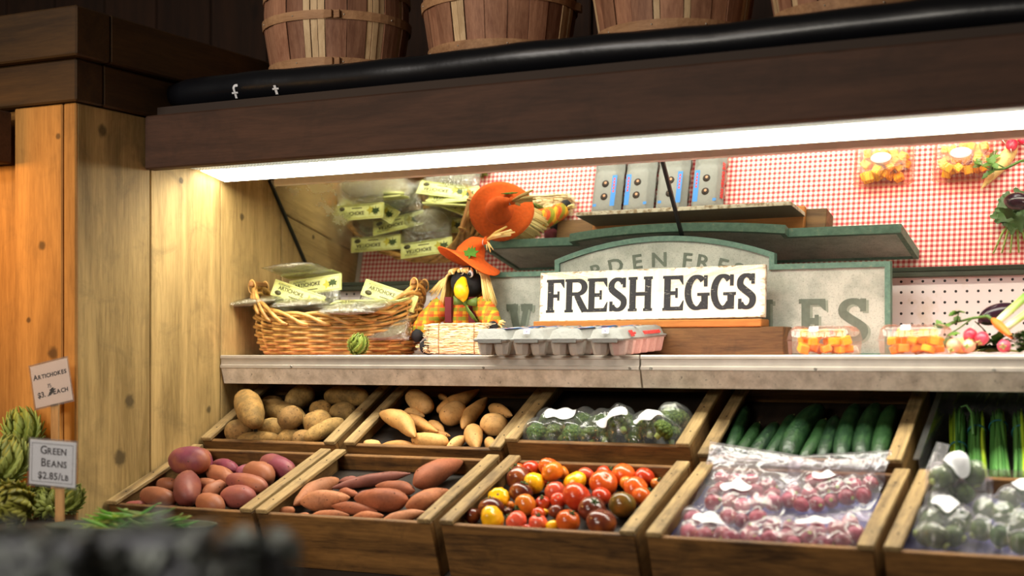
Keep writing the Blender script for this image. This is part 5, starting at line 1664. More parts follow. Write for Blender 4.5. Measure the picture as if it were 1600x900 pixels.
RUSSET = m_skin('russet skin', (84, 60, 34), 0.6, 0.75, 45, 0.38, 0.5, 0.25, tint=(120, 96, 56), tintscale=40)
rus = [(1040,140,1380,150,150),(710,235,910,120,165),(510,215,690,190,110),(920,300,1090,235,150),(1115,275,1320,255,140),(1085,380,1150,350,70),(370,225,455,455,190),(490,205,890,335,165,None,None,None,0.04),
 (130,495,355,425,170),(250,545,590,535,110),(500,430,720,405,150),(750,540,910,525,130),(580,545,745,460,120),(920,545,1230,400,120),(720,430,890,345,165),(870,425,1085,345,190)]
pile(UP[0], (300, 590), 5.0, rus, 'russet_potato', RUSSET, 'potato', 'potato', 'russet potatoes', ['in the front row of its crate', 'in the middle row of its crate', 'in the shaded back row of its crate'], 'brown russet potato', [(164, 126, 70), (176, 140, 82), (150, 114, 66)], lump=0.13, extra=eyes(5, EYE_R), seed=2)

SWW = m_skin('pale sweet potato skin', (150, 96, 52), 0.4, 0.6, 35, 0.22, 0.25, 0.3)
CW = [(210, 158, 92), (218, 170, 106), (200, 146, 82)]
wsp = [(730,250,1040,85,110,2,'brownish curl-tailed sweet potato','taper',-0.06),(730,130,800,160,50,2),(870,370,1065,140,115,0,'long pale sweet potato','sweet',0.05),(1100,215,1275,280,100),(490,245,650,262,105),(700,400,820,415,60),(640,335,760,400,90),(345,150,480,265,140,None,None,'potato'),
 (420,290,745,392,110,None,'long-tailed pale sweet potato','taper',0.05),(750,330,910,232,155,1,'blunt pale sweet potato','potato'),(1060,350,1240,372,150,None,None,'potato'),(300,262,545,440,140,0,'bent pale sweet potato','sweet',0.10),(545,455,810,482,115,None,None,'potato'),
 (180,490,300,500,80,None,None,'potato'),(310,490,600,515,75,None,None,'spin'),(1090,455,1150,530,80,None,None,'potato'),(790,525,945,415,80,1,'small slanting pale sweet potato','spin'),(970,355,1010,525,135,0,'stout upright pale sweet potato','sweet',0.0)]
pile(UP[1], (530, 590), 4.706, wsp, 'pale_sweet_potato', SWW, 'sweet', 'sweet potato', 'pale sweet potatoes', ['in the front row of its crate', 'in the middle row of its crate', 'in the back row of its crate'], 'pale sweet potato', CW, lump=0.14, seed=3, extra=eyes(3, EYE_S))

CUKE = NT('cucumber skin'); v = CUKE.coord(); oi = CUKE.node('ShaderNodeObjectInfo'); n1 = CUKE.noise(CUKE.coord((0.25, 1, 1)), 120, 3); n2 = CUKE.noise(v, 160, 2)
CUKE.link(CUKE.mix(CUKE.ramp(n1, [(0.45, (0, 0, 0, 1)), (0.7, (0.7, 0.7, 0.7, 1))]), oi.outputs['Color'], lin((50, 84, 44))), CUKE.b.inputs['Base Color']); CUKE.set(Roughness=0.36); CUKE.bump(n2, 0.5, 0.003)
def stub(o, L_, r, i, kd):
    b = MB(); b.tube([(L_ / 2 - 0.001, 0, 0), (L_ / 2 + 0.004, 0.001, 0), (L_ / 2 + 0.008, 0.002, 0.001)], [0.0022, 0.0016, 0.0012], 6); b.build('stem', m_plain('dry stem', (150, 140, 84), 0.7), o)
cuk = [(250,495,365,195,85),(295,530,450,305,78),(390,540,565,305,92),(500,545,675,255,90),(740,545,890,280,85),(840,545,940,265,92),(970,545,1080,185,112),(1215,545,1315,195,112),(1040,548,1060,500,50),(620,540,850,195,135,0,'fat curved dark cucumber','cuke',0.06),(1100,535,1215,185,118,0,'thick blunt-ended cucumber','cuke',0.04)]
out = pile(UP[3], (1080, 590), 4.21, cuk, 'cucumber', CUKE.m, 'cuke', 'cucumber', 'cucumbers', ['among the cucumbers'], 'dark green cucumber', [(22, 50, 26), (30, 60, 28), (20, 44, 27)], lump=0.03, seed=4, extra=stub, tol=0.93)

REDP_ = m_skin('red potato skin', (120, 66, 44), 0.25, 0.5, 45, 0.2, 0.2, 0.35, tint=(160, 98, 66), tintscale=18)
CR = [(122, 54, 70), (150, 92, 64), (136, 74, 66), (130, 62, 76)]
DR = ['purplish red potato', 'orange-brown red potato', 'pinkish red potato', 'deep pink potato']
red = [(850,70,850,200,130,0,'upright purplish red potato'),(880,225,1050,270,115,0),(545,235,835,240,190,0,'large purplish red potato'),(1050,290,1190,240,90,3),(1260,195,1490,280,150,3),(440,372,600,372,95,1),(700,352,840,378,100,1),(660,345,700,350,60,2),(810,445,975,358,110,1),(820,260,1000,335,130,1),(1150,255,1330,325,165,1),(990,345,1280,405,145,2),
 (340,445,585,490,150,1),(520,545,640,585,70,2),(200,552,370,542,90,2),(345,562,415,560,55,1),(670,585,790,580,55,1),(990,595,1090,592,55,2),(700,335,692,515,190,2,'big upright red-brown potato'),(940,470,1190,485,165,2),(780,500,950,560,150,1)]
pile(LOW[0], (150, 680), 4.848, red, 'red_potato', REDP_, 'potato', 'potato', 'red potatoes', ['along the front board of its crate', 'in the second row of the red potatoes', 'in the third row of the red potatoes', 'at the back of the red potatoes'], DR, CR, lump=0.12, seed=5, extra=eyes(4, EYE_R), hmax=0.12)

SWO = m_skin('orange sweet potato skin', (120, 64, 40), 0.5, 0.6, 35, 0.28, 0.35, 0.25)
CO = [(162, 100, 64), (148, 86, 58), (172, 114, 78), (124, 74, 62)]
osp = [(1170,300,1530,135,185,1,'biggest orange sweet potato','sweet',0.06),(650,360,790,385,70),(740,400,860,345,55,3),(625,295,800,275,72,3,'slim purplish sweet potato','spin'),(1205,325,920,292,110,1,None,'sweet'),(1110,470,1425,345,140,0,None,'sweet'),(580,268,262,455,140,2,'curved light orange sweet potato','sweet',-0.10),(570,328,1145,222,85,3,'long thin purplish sweet potato','spin',0.07),
 (360,442,720,402,155,2,None,'sweet'),(180,500,290,492,65,0,None,'potato'),(330,540,430,525,45,0,None,'potato'),(580,452,915,490,82,1,None,'spin'),(930,580,1260,500,100,2,None,'sweet'),(725,545,960,530,75,0,None,'spin'),(430,538,715,525,88,0,None,'sweet'),(1130,425,740,412,185,1,'fat tailed orange sweet potato','sweet',0.03)]
pile(LOW[1], (390, 690), 4.571, osp, 'sweet_potato', SWO, 'sweet', 'sweet potato', 'orange sweet potatoes', ['along the front of the orange heap', 'in the middle of the orange heap', 'at the top of the orange heap'], ['orange sweet potato', 'reddish orange sweet potato', 'light orange sweet potato', 'purplish sweet potato'], CO, lump=0.16, seed=6, hmax=0.12, extra=eyes(4, EYE_S))

# ------------------------------------------------------------------ tomatoes
TOM = NT('tomato skin'); oi = TOM.node('ShaderNodeObjectInfo'); v = TOM.coord(); n1 = TOM.noise(v, 18, 3)
sep = TOM.node('ShaderNodeSeparateXYZ'); TOM.link(v, sep.inputs[0])
TOM.link(TOM.mix(TOM.ramp(n1, [(0.5, (0, 0, 0, 1)), (0.75, (0.45, 0.45, 0.45, 1))]), oi.outputs['Color'], lin((206, 112, 34))), TOM.b.inputs['Base Color']); TOM.set(Roughness=0.17)
TOM.b.inputs['Subsurface Weight'].default_value = 0.12; TOM.b.inputs['Subsurface Radius'].default_value = (0.01, 0.003, 0.001)
CALYX = m_plain('tomato calyx', (62, 84, 34), 0.7); SCAR = m_plain('stem scar', (128, 96, 50), 0.7)
TC = {'r': (186, 58, 30), 'o': (216, 120, 36), 'y': (242, 178, 24), 'b': (102, 48, 34), 'd': (84, 36, 28), 'p': (208, 84, 60), 'g': (104, 80, 34), 'ro': (202, 88, 32)}
TN = {'r': 'red tomato', 'o': 'orange tomato', 'y': 'yellow tomato', 'b': 'brown heirloom tomato', 'd': 'dark red-brown tomato', 'p': 'pinkish red tomato', 'g': 'olive-brown heirloom tomato', 'ro': 'orange-red tomato'}
tom = [(795,170,85,'o'),(768,105,125,'ro'),(535,140,85,'ro'),(620,140,122,'r'),(940,215,110,'p'),(1075,195,120,'r'),(1310,222,128,'r'),(1220,190,150,'ro'),(1380,262,75,'o'),(1195,245,100,'o'),(720,190,138,'o'),(480,222,150,'b'),(430,330,65,'d'),(455,388,55,'o'),(745,310,130,'p'),(700,258,60,'r'),(770,368,105,'r'),(670,385,98,'r'),
 (1050,265,175,'ro'),(875,248,150,'y',0.75),(1285,335,130,'ro'),(1258,300,155,'ro'),(605,255,135,'y',1.15),(530,320,150,'d'),(1040,335,122,'r'),(370,355,140,'y',0.75),(240,455,100,'d'),(455,440,62,'b'),(1170,395,168,'g'),(980,425,170,'b'),(885,345,185,'r'),(755,435,95,'b'),(565,395,140,'o'),(645,455,92,'r'),(690,440,45,'y'),(335,428,165,'d'),
 (575,540,72,'r'),(725,525,85,'y'),(500,505,142,'p'),(640,518,118,'p'),(350,505,180,'y',0.72),(825,500,152,'ro'),(1040,505,190,'b')]
out = []; random.seed(8); its = []
for it in tom:
    x, y, d_, c = it[:4]; pc = (680 + x / 4, 690 + y / 4)
    its.append(dict(pa=(pc[0] - 3, pc[1]), pb=(pc[0] + 3, pc[1]), r=d_ / 4 * depth(LOW[2].px(pc[0], pc[1], 0)) / FPX / 2 * 1.03, kind='potato', n=1))
for i, (it, iq, (A_, B_)) in enumerate(zip(tom, its, settle(LOW[2], its, 0.97))):
    x, y, d_, c = it[:4]; sq = it[4] if len(it) > 4 else random.uniform(0.84, 0.95)
    pc = (680 + x / 4, 690 + y / 4); r = iq['r']; c0 = (A_ + B_) / 2
    nl = random.choice((4, 5, 6)); ribs = 0.07 if c == 'y' or i == 38 else random.choice((0.0, 0.0, 0.02, 0.035)); sd_ = random.random() * 9
    def fn(p):
        a = math.atan2(p.y, p.x); q = math.hypot(p.x, p.y)
        return 1 - ribs * q * (0.5 + 0.5 * math.cos(a * (nl + 3))) - 0.16 * math.exp(-(q / 0.28) ** 2) * (1 if p.z > 0 else 0.3) + 0.05 * noise.noise(p * 1.4 + Vector((sd_, 0, 0)))
    b = MB(); b.ball((0, 0, 0), (r * 1.01, r * 1.01, r * min(1, sq)), seg=28, rings=18, fn=fn)
    o = b.build('tomato', TOM.m)
    rx, ry = (1.9, random.uniform(-.4, .4)) if i in (32, 36, 40) else (random.uniform(-1.0, 0.9), random.uniform(-0.9, 0.9))
    o.matrix_world = Matrix.Translation(c0) @ Euler((rx, ry, random.uniform(0, 6))).to_matrix().to_4x4()
    j = random.uniform(0.92, 1.06); o.color = lin(tuple(min(255, q * j) for q in TC[c]))
    if i % 3 == 2 or i in (32, 39):
        b = MB(); zt_ = r * min(1, sq) * 0.83
        for k in range(5):
            a = 2 * PI * k / 5; q = r * 0.42
            b.tube([(0, 0, zt_ + .001), (math.cos(a) * q * .5, math.sin(a) * q * .5, zt_ + 0.0035), (math.cos(a) * q, math.sin(a) * q, zt_ + 0.002)], [0.0022, 0.0026, 0.0004], 5, flat=0.4)
        b.tube([(0, 0, zt_), (0.001, 0, zt_ + 0.008)], [0.0018, 0.0022], 6)
        b.build('calyx', CALYX, o)
    else:
        b = MB(); b.ball((0, 0, r * min(1, sq) * 0.84), (0.0035, 0.0035, 0.0012), seg=8, rings=5); b.build('stem_scar', SCAR, o)
    out.append(dict(o=o, px=pc[0], py=pc[1], desc=TN[c]))
row_labels(out, ['along the front board of the tomato crate', 'in the second row of tomatoes', 'in the third row of tomatoes', 'in the fourth row of tomatoes', 'at the back of the tomato crate'])
for d in out: tag(d['o'], d['label'], 'tomato', 'mixed tomatoes')

# ------------------------------------------------------------------ bags
FILM = m_plastic('plastic bag film', (248, 244, 248), 0.13, 0.11, 0.11, 0.3, 30)
FILM2 = m_plastic('thin bag film', (244, 248, 244), 0.07, 0.11, 0.10, 0.25, 30)
def bag(fr, quad, org, sc, contents, label, group, seed, film=FILM, lift=0.0, sticker=None, h0=0.004, cat='bag', maxh=0.2, flap=0.0, name='plastic_bag'):
    """quad: front left, front right, back right, back left corners in crop pixels, laid on the crate floor"""
    C4 = [fr.loc(fr.px(org[0] + q[0] / sc, org[1] + q[1] / sc, fr.fl + h0 + (q[2] if len(q) > 2 else 0))) for q in quad]
    cs = [(fr.loc(c), r) for c, r in contents]
    if cs:      # the bag reaches round everything in it
        xl_, xh_ = min(c[0] - r for c, r in cs) - 0.007, max(c[0] + r for c, r in cs) + 0.007
        sl_ = min(c[1] - r for c, r in cs) - 0.008
        for q in (0, 3): C4[q][0] = max(0.0140, min(C4[q][0], xl_))
        for q in (1, 2): C4[q][0] = min(fr.w - 0.0140, max(C4[q][0], xh_))
        for q in (0, 1): C4[q][1] = max(0.0150, min(C4[q][1], sl_))
    N, Mv = 44, 36
    B = np.zeros((Mv + 1, N + 1, 2)); H = np.zeros((Mv + 1, N + 1)); base = np.zeros((Mv + 1, N + 1))
    for j in range(Mv + 1):
        for i in range(N + 1):
            u, v_ = i / N, j / Mv
            p = (C4[0] * (1 - u) + C4[1] * u) * (1 - v_) + (C4[3] * (1 - u) + C4[2] * u) * v_
            B[j, i] = p[:2]; base[j, i] = p[2]
    cs = [(fr.loc(c), r) for c, r in contents]
    need = base.copy()
    for c, r in cs:
        d2 = (B[..., 0] - c[0]) ** 2 + (B[..., 1] - c[1]) ** 2; rr_ = (r + 0.0035) ** 2
        top = np.where(d2 < rr_, c[2] + np.sqrt(np.maximum(rr_ - d2, 0)), -9); need = np.maximum(need, top)
    H = need.copy()
    edge_ = np.ones_like(H, bool); edge_[1:-1, 1:-1] = False
    for it in range(160):
        P = np.pad(H, 1, mode='edge'); S = (P[:-2, 1:-1] + P[2:, 1:-1] + P[1:-1, :-2] + P[1:-1, 2:]) / 4
        H = np.maximum(need, S - 0.00025); H[edge_] = base[edge_]
    vs = []; fs = []
    for j in range(Mv + 1):
        for i in range(N + 1):
            u, v_ = i / N, j / Mv
            q = Vector((B[j, i, 0] * 34, B[j, i, 1] * 34, seed * 5.0))
            wr_ = 0.0050 * (1 - abs(noise.noise(q * 0.8)) * 2.2) + 0.0016 * noise.noise(q * 2.2)
            ed = min(1, min(u, 1 - u, v_, 1 - v_) * 9)
            hh = H[j, i] + max(-0.001, wr_) * ed + 0.0012
            hh += flap * max(0, v_ - 0.72) / 0.28
            j_ = 0.004 * noise.noise(q * 0.5 + Vector((9, 1, 2)))
            X_, S_ = B[j, i, 0] + j_, B[j, i, 1] + j_ * 0.6
            if hh < 0.013:
                X_ = min(max(X_, 0.0135), fr.w - 0.0135); S_ = min(max(S_, 0.0145), fr.ln - 0.0145)
            B[j, i] = (X_, S_)
            vs.append(fr.wor(X_, S_, hh))
    n1 = len(vs)
    for j in range(Mv + 1):
        for i in range(N + 1):
            v_ = j / Mv
            hb = base[j, i] - 0.0008 + flap * max(0, v_ - 0.72) / 0.28
            if B[j, i, 0] < 0.0135 or B[j, i, 0] > fr.w - 0.0135 or B[j, i, 1] > fr.ln - 0.0145: hb = max(hb, 0.0118)
            vs.append(fr.wor(B[j, i, 0], B[j, i, 1], hb))
    for j in range(Mv):
        for i in range(N):
            k = j * (N + 1) + i; fs.append((k, k + 1, k + N + 2, k + N + 1)); k += n1; fs.append((k, k + N + 1, k + N + 2, k + 1))
    def rim(idx):
        for a, c in zip(idx, idx[1:]): fs.append((a, c, c + n1, a + n1))
    rim([i for i in range(N + 1)]); rim([Mv * (N + 1) + i for i in range(N + 1)]); rim([j * (N + 1) for j in range(Mv + 1)]); rim([j * (N + 1) + N for j in range(Mv + 1)])
    b = MB(); b.add(vs, fs)
    cen = np.mean(np.array([list(x) for x in vs]), axis=0)
    e_ = empty(name, tuple(cen)); tag(e_, label, cat, group)
    b.build('film', film, e_, fix=False).data.transform(Matrix.Translation(-Vector(cen)))
    if flap:
        b = MB()       # zip closure along the mouth
        for dv in (0.90, 0.93):
            j = int(dv * Mv); b.tube([Vector(vs[j * (N + 1) + i]) - Vector(cen) + Vector(fr.n) * 0.0008 for i in range(1, N)], 0.0009, 5)
        b.build('zip_closure', film, e_)
    if sticker:
        su, sv_, a_, b_ = sticker
        j0_, j1_, i0_, i1_ = int(Mv * .25), int(Mv * .7), int(N * .28), int(N * .72)
        pk_ = np.unravel_index(np.argmax(H[j0_:j1_, i0_:i1_] - 0.02 * np.abs(np.arange(j0_, j1_)[:, None] / Mv - sv_) - 0.02 * np.abs(np.arange(i0_, i1_)[None, :] / N - su)), (j1_ - j0_, i1_ - i0_))
        sv_ = (pk_[0] + j0_) / Mv - 0.05; su = (pk_[1] + i0_) / N
        b = MB(); m = 10; g = []
        for jj in range(m + 1):
            for ii in range(m + 1):
                # disc mapped on the film's surface
                x, y = 2 * ii / m - 1, 2 * jj / m - 1
                dx, dy = x * math.sqrt(1 - y * y / 2), y * math.sqrt(1 - x * x / 2)
                uu = min(max((su + dx * a_) * N, 0), N - 1.001); vv = min(max((sv_ + dy * b_) * Mv, 0), Mv - 1.001)
                i0, j0 = int(uu), int(vv); fu, fv = uu - i0, vv - j0
                P = [Vector(vs[(j0 + q) * (N + 1) + i0 + p]) for q in (0, 1) for p in (0, 1)]
                pt = (P[0] * (1 - fu) + P[1] * fu) * (1 - fv) + (P[2] * (1 - fu) + P[3] * fu) * fv
                g.append(pt - Vector(cen) + Vector(fr.n) * 0.0040)
        b.add(g, [(j * (m + 1) + i, j * (m + 1) + i + 1, (j + 1) * (m + 1) + i + 1, (j + 1) * (m + 1) + i) for j in range(m) for i in range(m)])
        b.build('sticker', WHITE, e_)
    return e_

RAD = m_skin('radish skin', (240, 200, 200), 0.15, 0.35, 30, 0.25, 0.05, 0.5, tint=(196, 96, 116), tintscale=34)
def radish_mb(r, seed):
    b = MB(); S = Vector((seed, seed * 2.0, 0))
    el = 1.0 + 0.22 * ((seed * 0.618) % 1)
    b.ball((0, 0, 0), (r * 0.97, r * 0.97, r * min(1.12, el)), seg=16, rings=12, fn=lambda p: 1 + 0.12 * noise.noise(p * 1.3 + S) + (0.12 * max(0, -p.z - 0.8) * 5 if p.z < -0.8 else 0))
    return b
ROOTM = m_plain('radish root', (236, 200, 190), 0.6); CUTM = m_plain('cut leaf base', (160, 180, 96), 0.6)
def add_radish(c, r, label, group, seed):
    o = radish_mb(r * 0.98, seed).build('radish', RAD)
    o.matrix_world = Matrix.Translation(c) @ Euler((random.uniform(-2, 2), random.uniform(-1.5, 1.5), random.uniform(0, 6))).to_matrix().to_4x4()
    o.color = lin((random.randint(112, 148), random.randint(10, 22), random.randint(36, 54)))
    b = MB(); b.tube([(0, 0, -r * 1.0), (0.001, 0, -r * 1.18), (0.003, 0.001, -r * 1.38)], [r * 0.16, r * 0.07, r * 0.02], 6); b.build('root_tip', ROOTM, o)
    b = MB(); b.ball((0, 0, r * 1.0), (r * 0.26, r * 0.26, r * 0.10), seg=8, rings=5); b.build('leaf_scar', CUTM, o)
    tag(o, label, 'radish', group)
def bagged(fr, BAGS, org, sc, r0, r1, tol=0.98):
    """settles the contents of all the bags of one crate together; returns (centre, radius) lists per bag"""
    its = []
    for k, B_ in enumerate(BAGS):
        for x, y in B_[2]:
            p = (org[0] + x / sc, org[1] + y / sc); its.append(dict(pa=(p[0] - 3, p[1]), pb=(p[0] + 3, p[1]), r=random.uniform(r0, r1), kind='potato', n=1, k=k))
    res = [[] for _ in BAGS]
    fr2 = Fr(fr.O[0], fr.O[0] + fr.w, fr.O[1], fr.O[2] - Z0, math.degrees(math.atan2(fr.e[2], fr.e[1])), fr.ln, fr.fl + 0.008)
    for it, (A_, B_) in zip(its, settle(fr2, its, tol, pad=0.018)): res[it['k']].append(((A_ + B_) / 2, it['r']))
    return res
random.seed(77)
RADB = [
 ('back left', [(410, 420), (880, 400), (1040, 190, .02), (330, 90, .04)], [(470,380),(560,470),(650,490),(720,480),(500,300),(590,240),(700,250),(800,280),(830,330),(740,380),(640,400),(560,380),(470,320),(620,320),(720,310),(840,380),(540,220)], (0.40, 0.55, 0.17, 0.09), 0.035),
 ('back right', [(880, 400), (1460, 400), (1580, 140, .03), (1050, 180, .03)], [(930,370),(1010,390),(1100,390),(1200,370),(1290,350),(1380,340),(960,310),(1060,330),(1150,300),(1420,240),(1110,230),(1250,290),(1340,280),(1180,230)], (0.46, 0.5, 0.14, 0.07), 0.03),
 ('front left', [(235, 625), (590, 640), (530, 460), (270, 420)], [(305,570),(420,590),(510,590),(330,480),(560,600),(440,520)], (0.48, 0.72, 0.22, 0.12), 0.0),
 ('front right', [(620, 650), (1350, 665), (1460, 430, .01), (780, 480)], [(670,600),(740,620),(820,610),(900,600),(960,630),(1050,610),(1160,640),(1270,620),(700,560),(830,540),(930,540),(1100,560),(1220,550),(1300,520),(1320,600),(1020,560)], (0.52, 0.86, 0.14, 0.06), 0.0)]
f = LOW[3]
CONT = bagged(f, RADB, (1000, 690), 4.0, 0.0150, 0.0185)
for k, (nm, quad, pts, st_, flp) in enumerate(RADB):
    cont = CONT[k]
    for q, (c, r) in enumerate(cont): add_radish(c, r, 'red radish inside the %s bag of the radish crate' % nm, 'radishes in the %s bag' % nm, q + k * 20)
    bag(f, quad, (1000, 690), 4.0, cont, 'clear plastic bag of red radishes, %s in its crate' % nm, 'radish bags', k + 1, sticker=st_, flap=flp, h0=0.006)

# green sprouts in bags in the last low crate
SPR = m_skin('brussels sprout leaf', (150, 176, 90), 0.25, 0.5, 30, 0.3, 0.2, 0.4, tint=(84, 108, 46), tintscale=30)
def sprout_mb(r, seed):
    b = MB(); b.ball((0, 0, 0), r * 0.9, seg=14, rings=10)
    for k in range(9):
        a = k * 2.4 + seed; th0 = 0.5 + 0.2 * (k % 3)
        vs = []; fs = []
        for i in range(6):
            for j in range(6):
                th = th0 + 1.9 * i / 5; aa = a + (j / 5 - 0.5) * 1.9 * math.sin(PI * (0.15 + 0.75 * i / 5))
                q = r * (0.93 + 0.05 * (k % 3) * 0.5 + (0.08 if i == 0 else 0))
                vs.append((q * math.sin(th) * math.cos(aa), q * math.sin(th) * math.sin(aa), q * math.cos(th)))
        for i in range(5):
            for j in range(5): fs.append((i * 6 + j, i * 6 + j + 1, (i + 1) * 6 + j + 1, (i + 1) * 6 + j))
        b.add(vs, fs)
    return b
SPB = [
 ('back left', [(170, 530), (470, 560), (590, 440, .02), (160, 350, .03)], [(250,430),(310,500),(400,540),(430,470),(240,510),(370,450)], (0.55, 0.62, 0.20, 0.10), 0.02),
 ('front left', [(110, 800), (440, 820), (440, 580), (220, 540)], [(190,760),(360,770),(240,690),(330,660),(410,700),(270,610),(290,770)], (0.6, 0.82, 0.24, 0.10), 0.0),
 ('right', [(450, 820), (900, 850), (900, 480), (560, 500)], [(510,740),(600,770),(690,800),(600,660),(690,700),(650,590),(560,650),(780,760),(780,640),(720,560)], (0.55, 0.85, 0.14, 0.06), 0.0)]
f = LOW[4]
CONT = bagged(f, SPB, (1370, 590), 3.104, 0.0215, 0.0245)
for k, (nm, quad, pts, st_, flp) in enumerate(SPB):
    cont = CONT[k]
    for q, (c, r) in enumerate(cont):
        o = sprout_mb(r * 0.96, q + k).build('brussels_sprout', SPR, fix=False); o.matrix_world = Matrix.Translation(c) @ Euler((random.uniform(-2, 2), random.uniform(-1, 1), random.uniform(0, 6))).to_matrix().to_4x4()
        o.color = lin((random.randint(46, 66), random.randint(66, 88), random.randint(26, 40)))
        b = MB(); b.tube([(0, 0, -r * 0.85), (0, 0, -r * 1.02)], r * 0.28, 8); b.build('stem', CUTM, o)
        tag(o, 'green sprout inside the %s bag of the crate at the right edge' % nm, 'brussels sprout', 'sprouts in the %s bag' % nm)
    bag(f, quad, (1370, 590), 3.104, cont, 'clear plastic bag of green sprouts, %s in its crate' % nm, 'sprout bags', k + 11, sticker=st_, flap=flp, h0=0.006)

# broccoli in bags in the raised crate
BRO = m_skin('broccoli floret', (150, 160, 60), 0.25, 0.7, 30, 0.35, 0.5, 0.3, tint=(120, 140, 44), tintscale=22)
BST = m_plain('broccoli stalk', (150, 172, 92), 0.6)
def floret(r, first=[None]):
    if first[0] is None:
        b = MB(); random.seed(50)
        for k in range(46):
            th = math.acos(1 - 1.25 * (k + 0.5) / 46); a = k * 2.39996
            d_ = Vector((math.sin(th) * math.cos(a), math.sin(th) * math.sin(a), math.cos(th) * 0.8))
            b.ball(d_ * 0.74, random.uniform(0.22, 0.30), seg=8, rings=6)
        b.ball((0, 0, 0), (0.74, 0.74, 0.6), seg=12, rings=8)
        o = b.build('broccoli_floret', BRO, fix=False)
        b = MB(); b.tube([(0, 0, -0.1), (0.05, 0, -0.6), (0.06, 0, -0.95)], [0.42, 0.28, 0.25], 10)
        for k in range(4): b.tube([(0.04, 0, -0.55), (0.45 * math.cos(k * 1.6), 0.45 * math.sin(k * 1.6), -0.1)], [0.13, 0.16], 6)
        b.build('stalk', BST, o)
        first[0] = o; return o
    return copy_tree(first[0])
BRB = [('left', [(200, 450), (560, 450), (640, 260), (330, 280)], [(300,400),(400,410),(500,400),(380,330),(480,330),(560,320)], (0.42, 0.40, 0.23, 0.15)),
       ('middle', [(545, 450), (870, 450), (920, 320), (640, 270)], [(640,400),(740,400),(810,390),(700,310),(790,320),(860,340)], (0.40, 0.45, 0.25, 0.16)),
       ('right', [(865, 450), (1190, 450), (1240, 290), (930, 280)], [(950,400),(1050,410),(1130,390),(1000,330),(1100,330),(1170,320)], (0.50, 0.45, 0.26, 0.14)),
       ('back right', [(1170, 380), (1265, 390), (1330, 270), (1150, 265)], [(1230,330),(1260,300)], None)]
f = UP[2]
CONT = bagged(f, BRB, (770, 590), 4.21, 0.025, 0.030, 0.88)
for k, (nm, quad, pts, st_) in enumerate(BRB):
    cont = CONT[k]
    for q, (c, r) in enumerate(cont):
        o = floret(r); o.matrix_world = Matrix.Translation(c) @ Euler((random.uniform(-0.9, 1.2), random.uniform(-.8, .8), random.uniform(0, 6))).to_matrix().to_4x4() @ Matrix.Scale(r * 0.95, 4)
        o.color = lin((random.randint(34, 50), random.randint(62, 82), random.randint(30, 40)))
        tag(o, 'green broccoli floret inside the %s bag of the raised crate' % nm, 'broccoli', 'broccoli in the %s bag' % nm)
    bag(f, quad, (770, 590), 4.21, cont, 'clear plastic bag of broccoli, %s in the raised crate' % nm, 'broccoli bags', k + 21, film=FILM2, sticker=st_, h0=0.004)

# ------------------------------------------------------------------ scallions in a clear bin beside the cucumbers
xb0 = Xat(1434, 716, YU); UP[2].fl = UP[3].fl = -0.040
fS = Fr(xb0, 1.10, YU + 0.01, ZU, TU_, 0.325, -0.060)
e_ = empty('clear_bin', M=fS.M()); tag(e_, 'clear plastic bin of scallions beside the cucumber crate', 'bin')
BIN = m_plastic('clear bin plastic', (236, 238, 234), 0.06, 0.4, 0.06, 0.1, 20)
b = MB(); th = 0.0025; w_, L_, dp = fS.w, fS.ln, 0.12
b.box((0, 0, -dp), (w_, L_, -dp + th)); b.box((0, 0, -dp + th), (th, L_, 0.01)); b.box((w_ - th, 0, -dp + th), (w_, L_, 0.01)); b.box((th, 0, -dp + th), (w_ - th, th, -0.01)); b.box((th, L_ - th, -dp + th), (w_ - th, L_, 0.01))
b.build('walls', BIN, e_)
b = MB(); b.bbox((-0.010, -0.004, 0.0102), (0.003, L_, 0.0135), 0.001); b.build('rim', BIN, e_); b = MB(); b.bbox((w_ - 0.003, -0.004, 0.0102), (w_ + 0.010, L_, 0.0135), 0.001); b.build('rim', BIN, e_)
t = NT('scallion'); tc = t.node('ShaderNodeTexCoord'); sep = t.node('ShaderNodeSeparateXYZ'); t.link(tc.outputs['Object'], sep.inputs[0])
geo = t.node('ShaderNodeNewGeometry')
mr = t.node('ShaderNodeMapRange'); t.link(sep.outputs[1], mr.inputs[0]); mr.inputs[1].default_value = -0.02; mr.inputs[2].default_value = 0.30
yg = t.math('MULTIPLY', t.math('GREATER_THAN', geo.outputs['Random Per Island'], 0.74), 1.0)
c1 = t.ramp(geo.outputs['Random Per Island'], [(0.0, lin((56, 108, 46))), (0.6, lin((96, 148, 76))), (0.84, lin((84, 134, 60))), (0.88, lin((160, 198, 40))), (1.0, lin((184, 210, 60)))])
t.link(c1, t.b.inputs['Base Color']); t.set(Roughness=0.4)
SCAL = t.m; BANDM = m_plain('blue green rubber band', (30, 104, 110), 0.5)
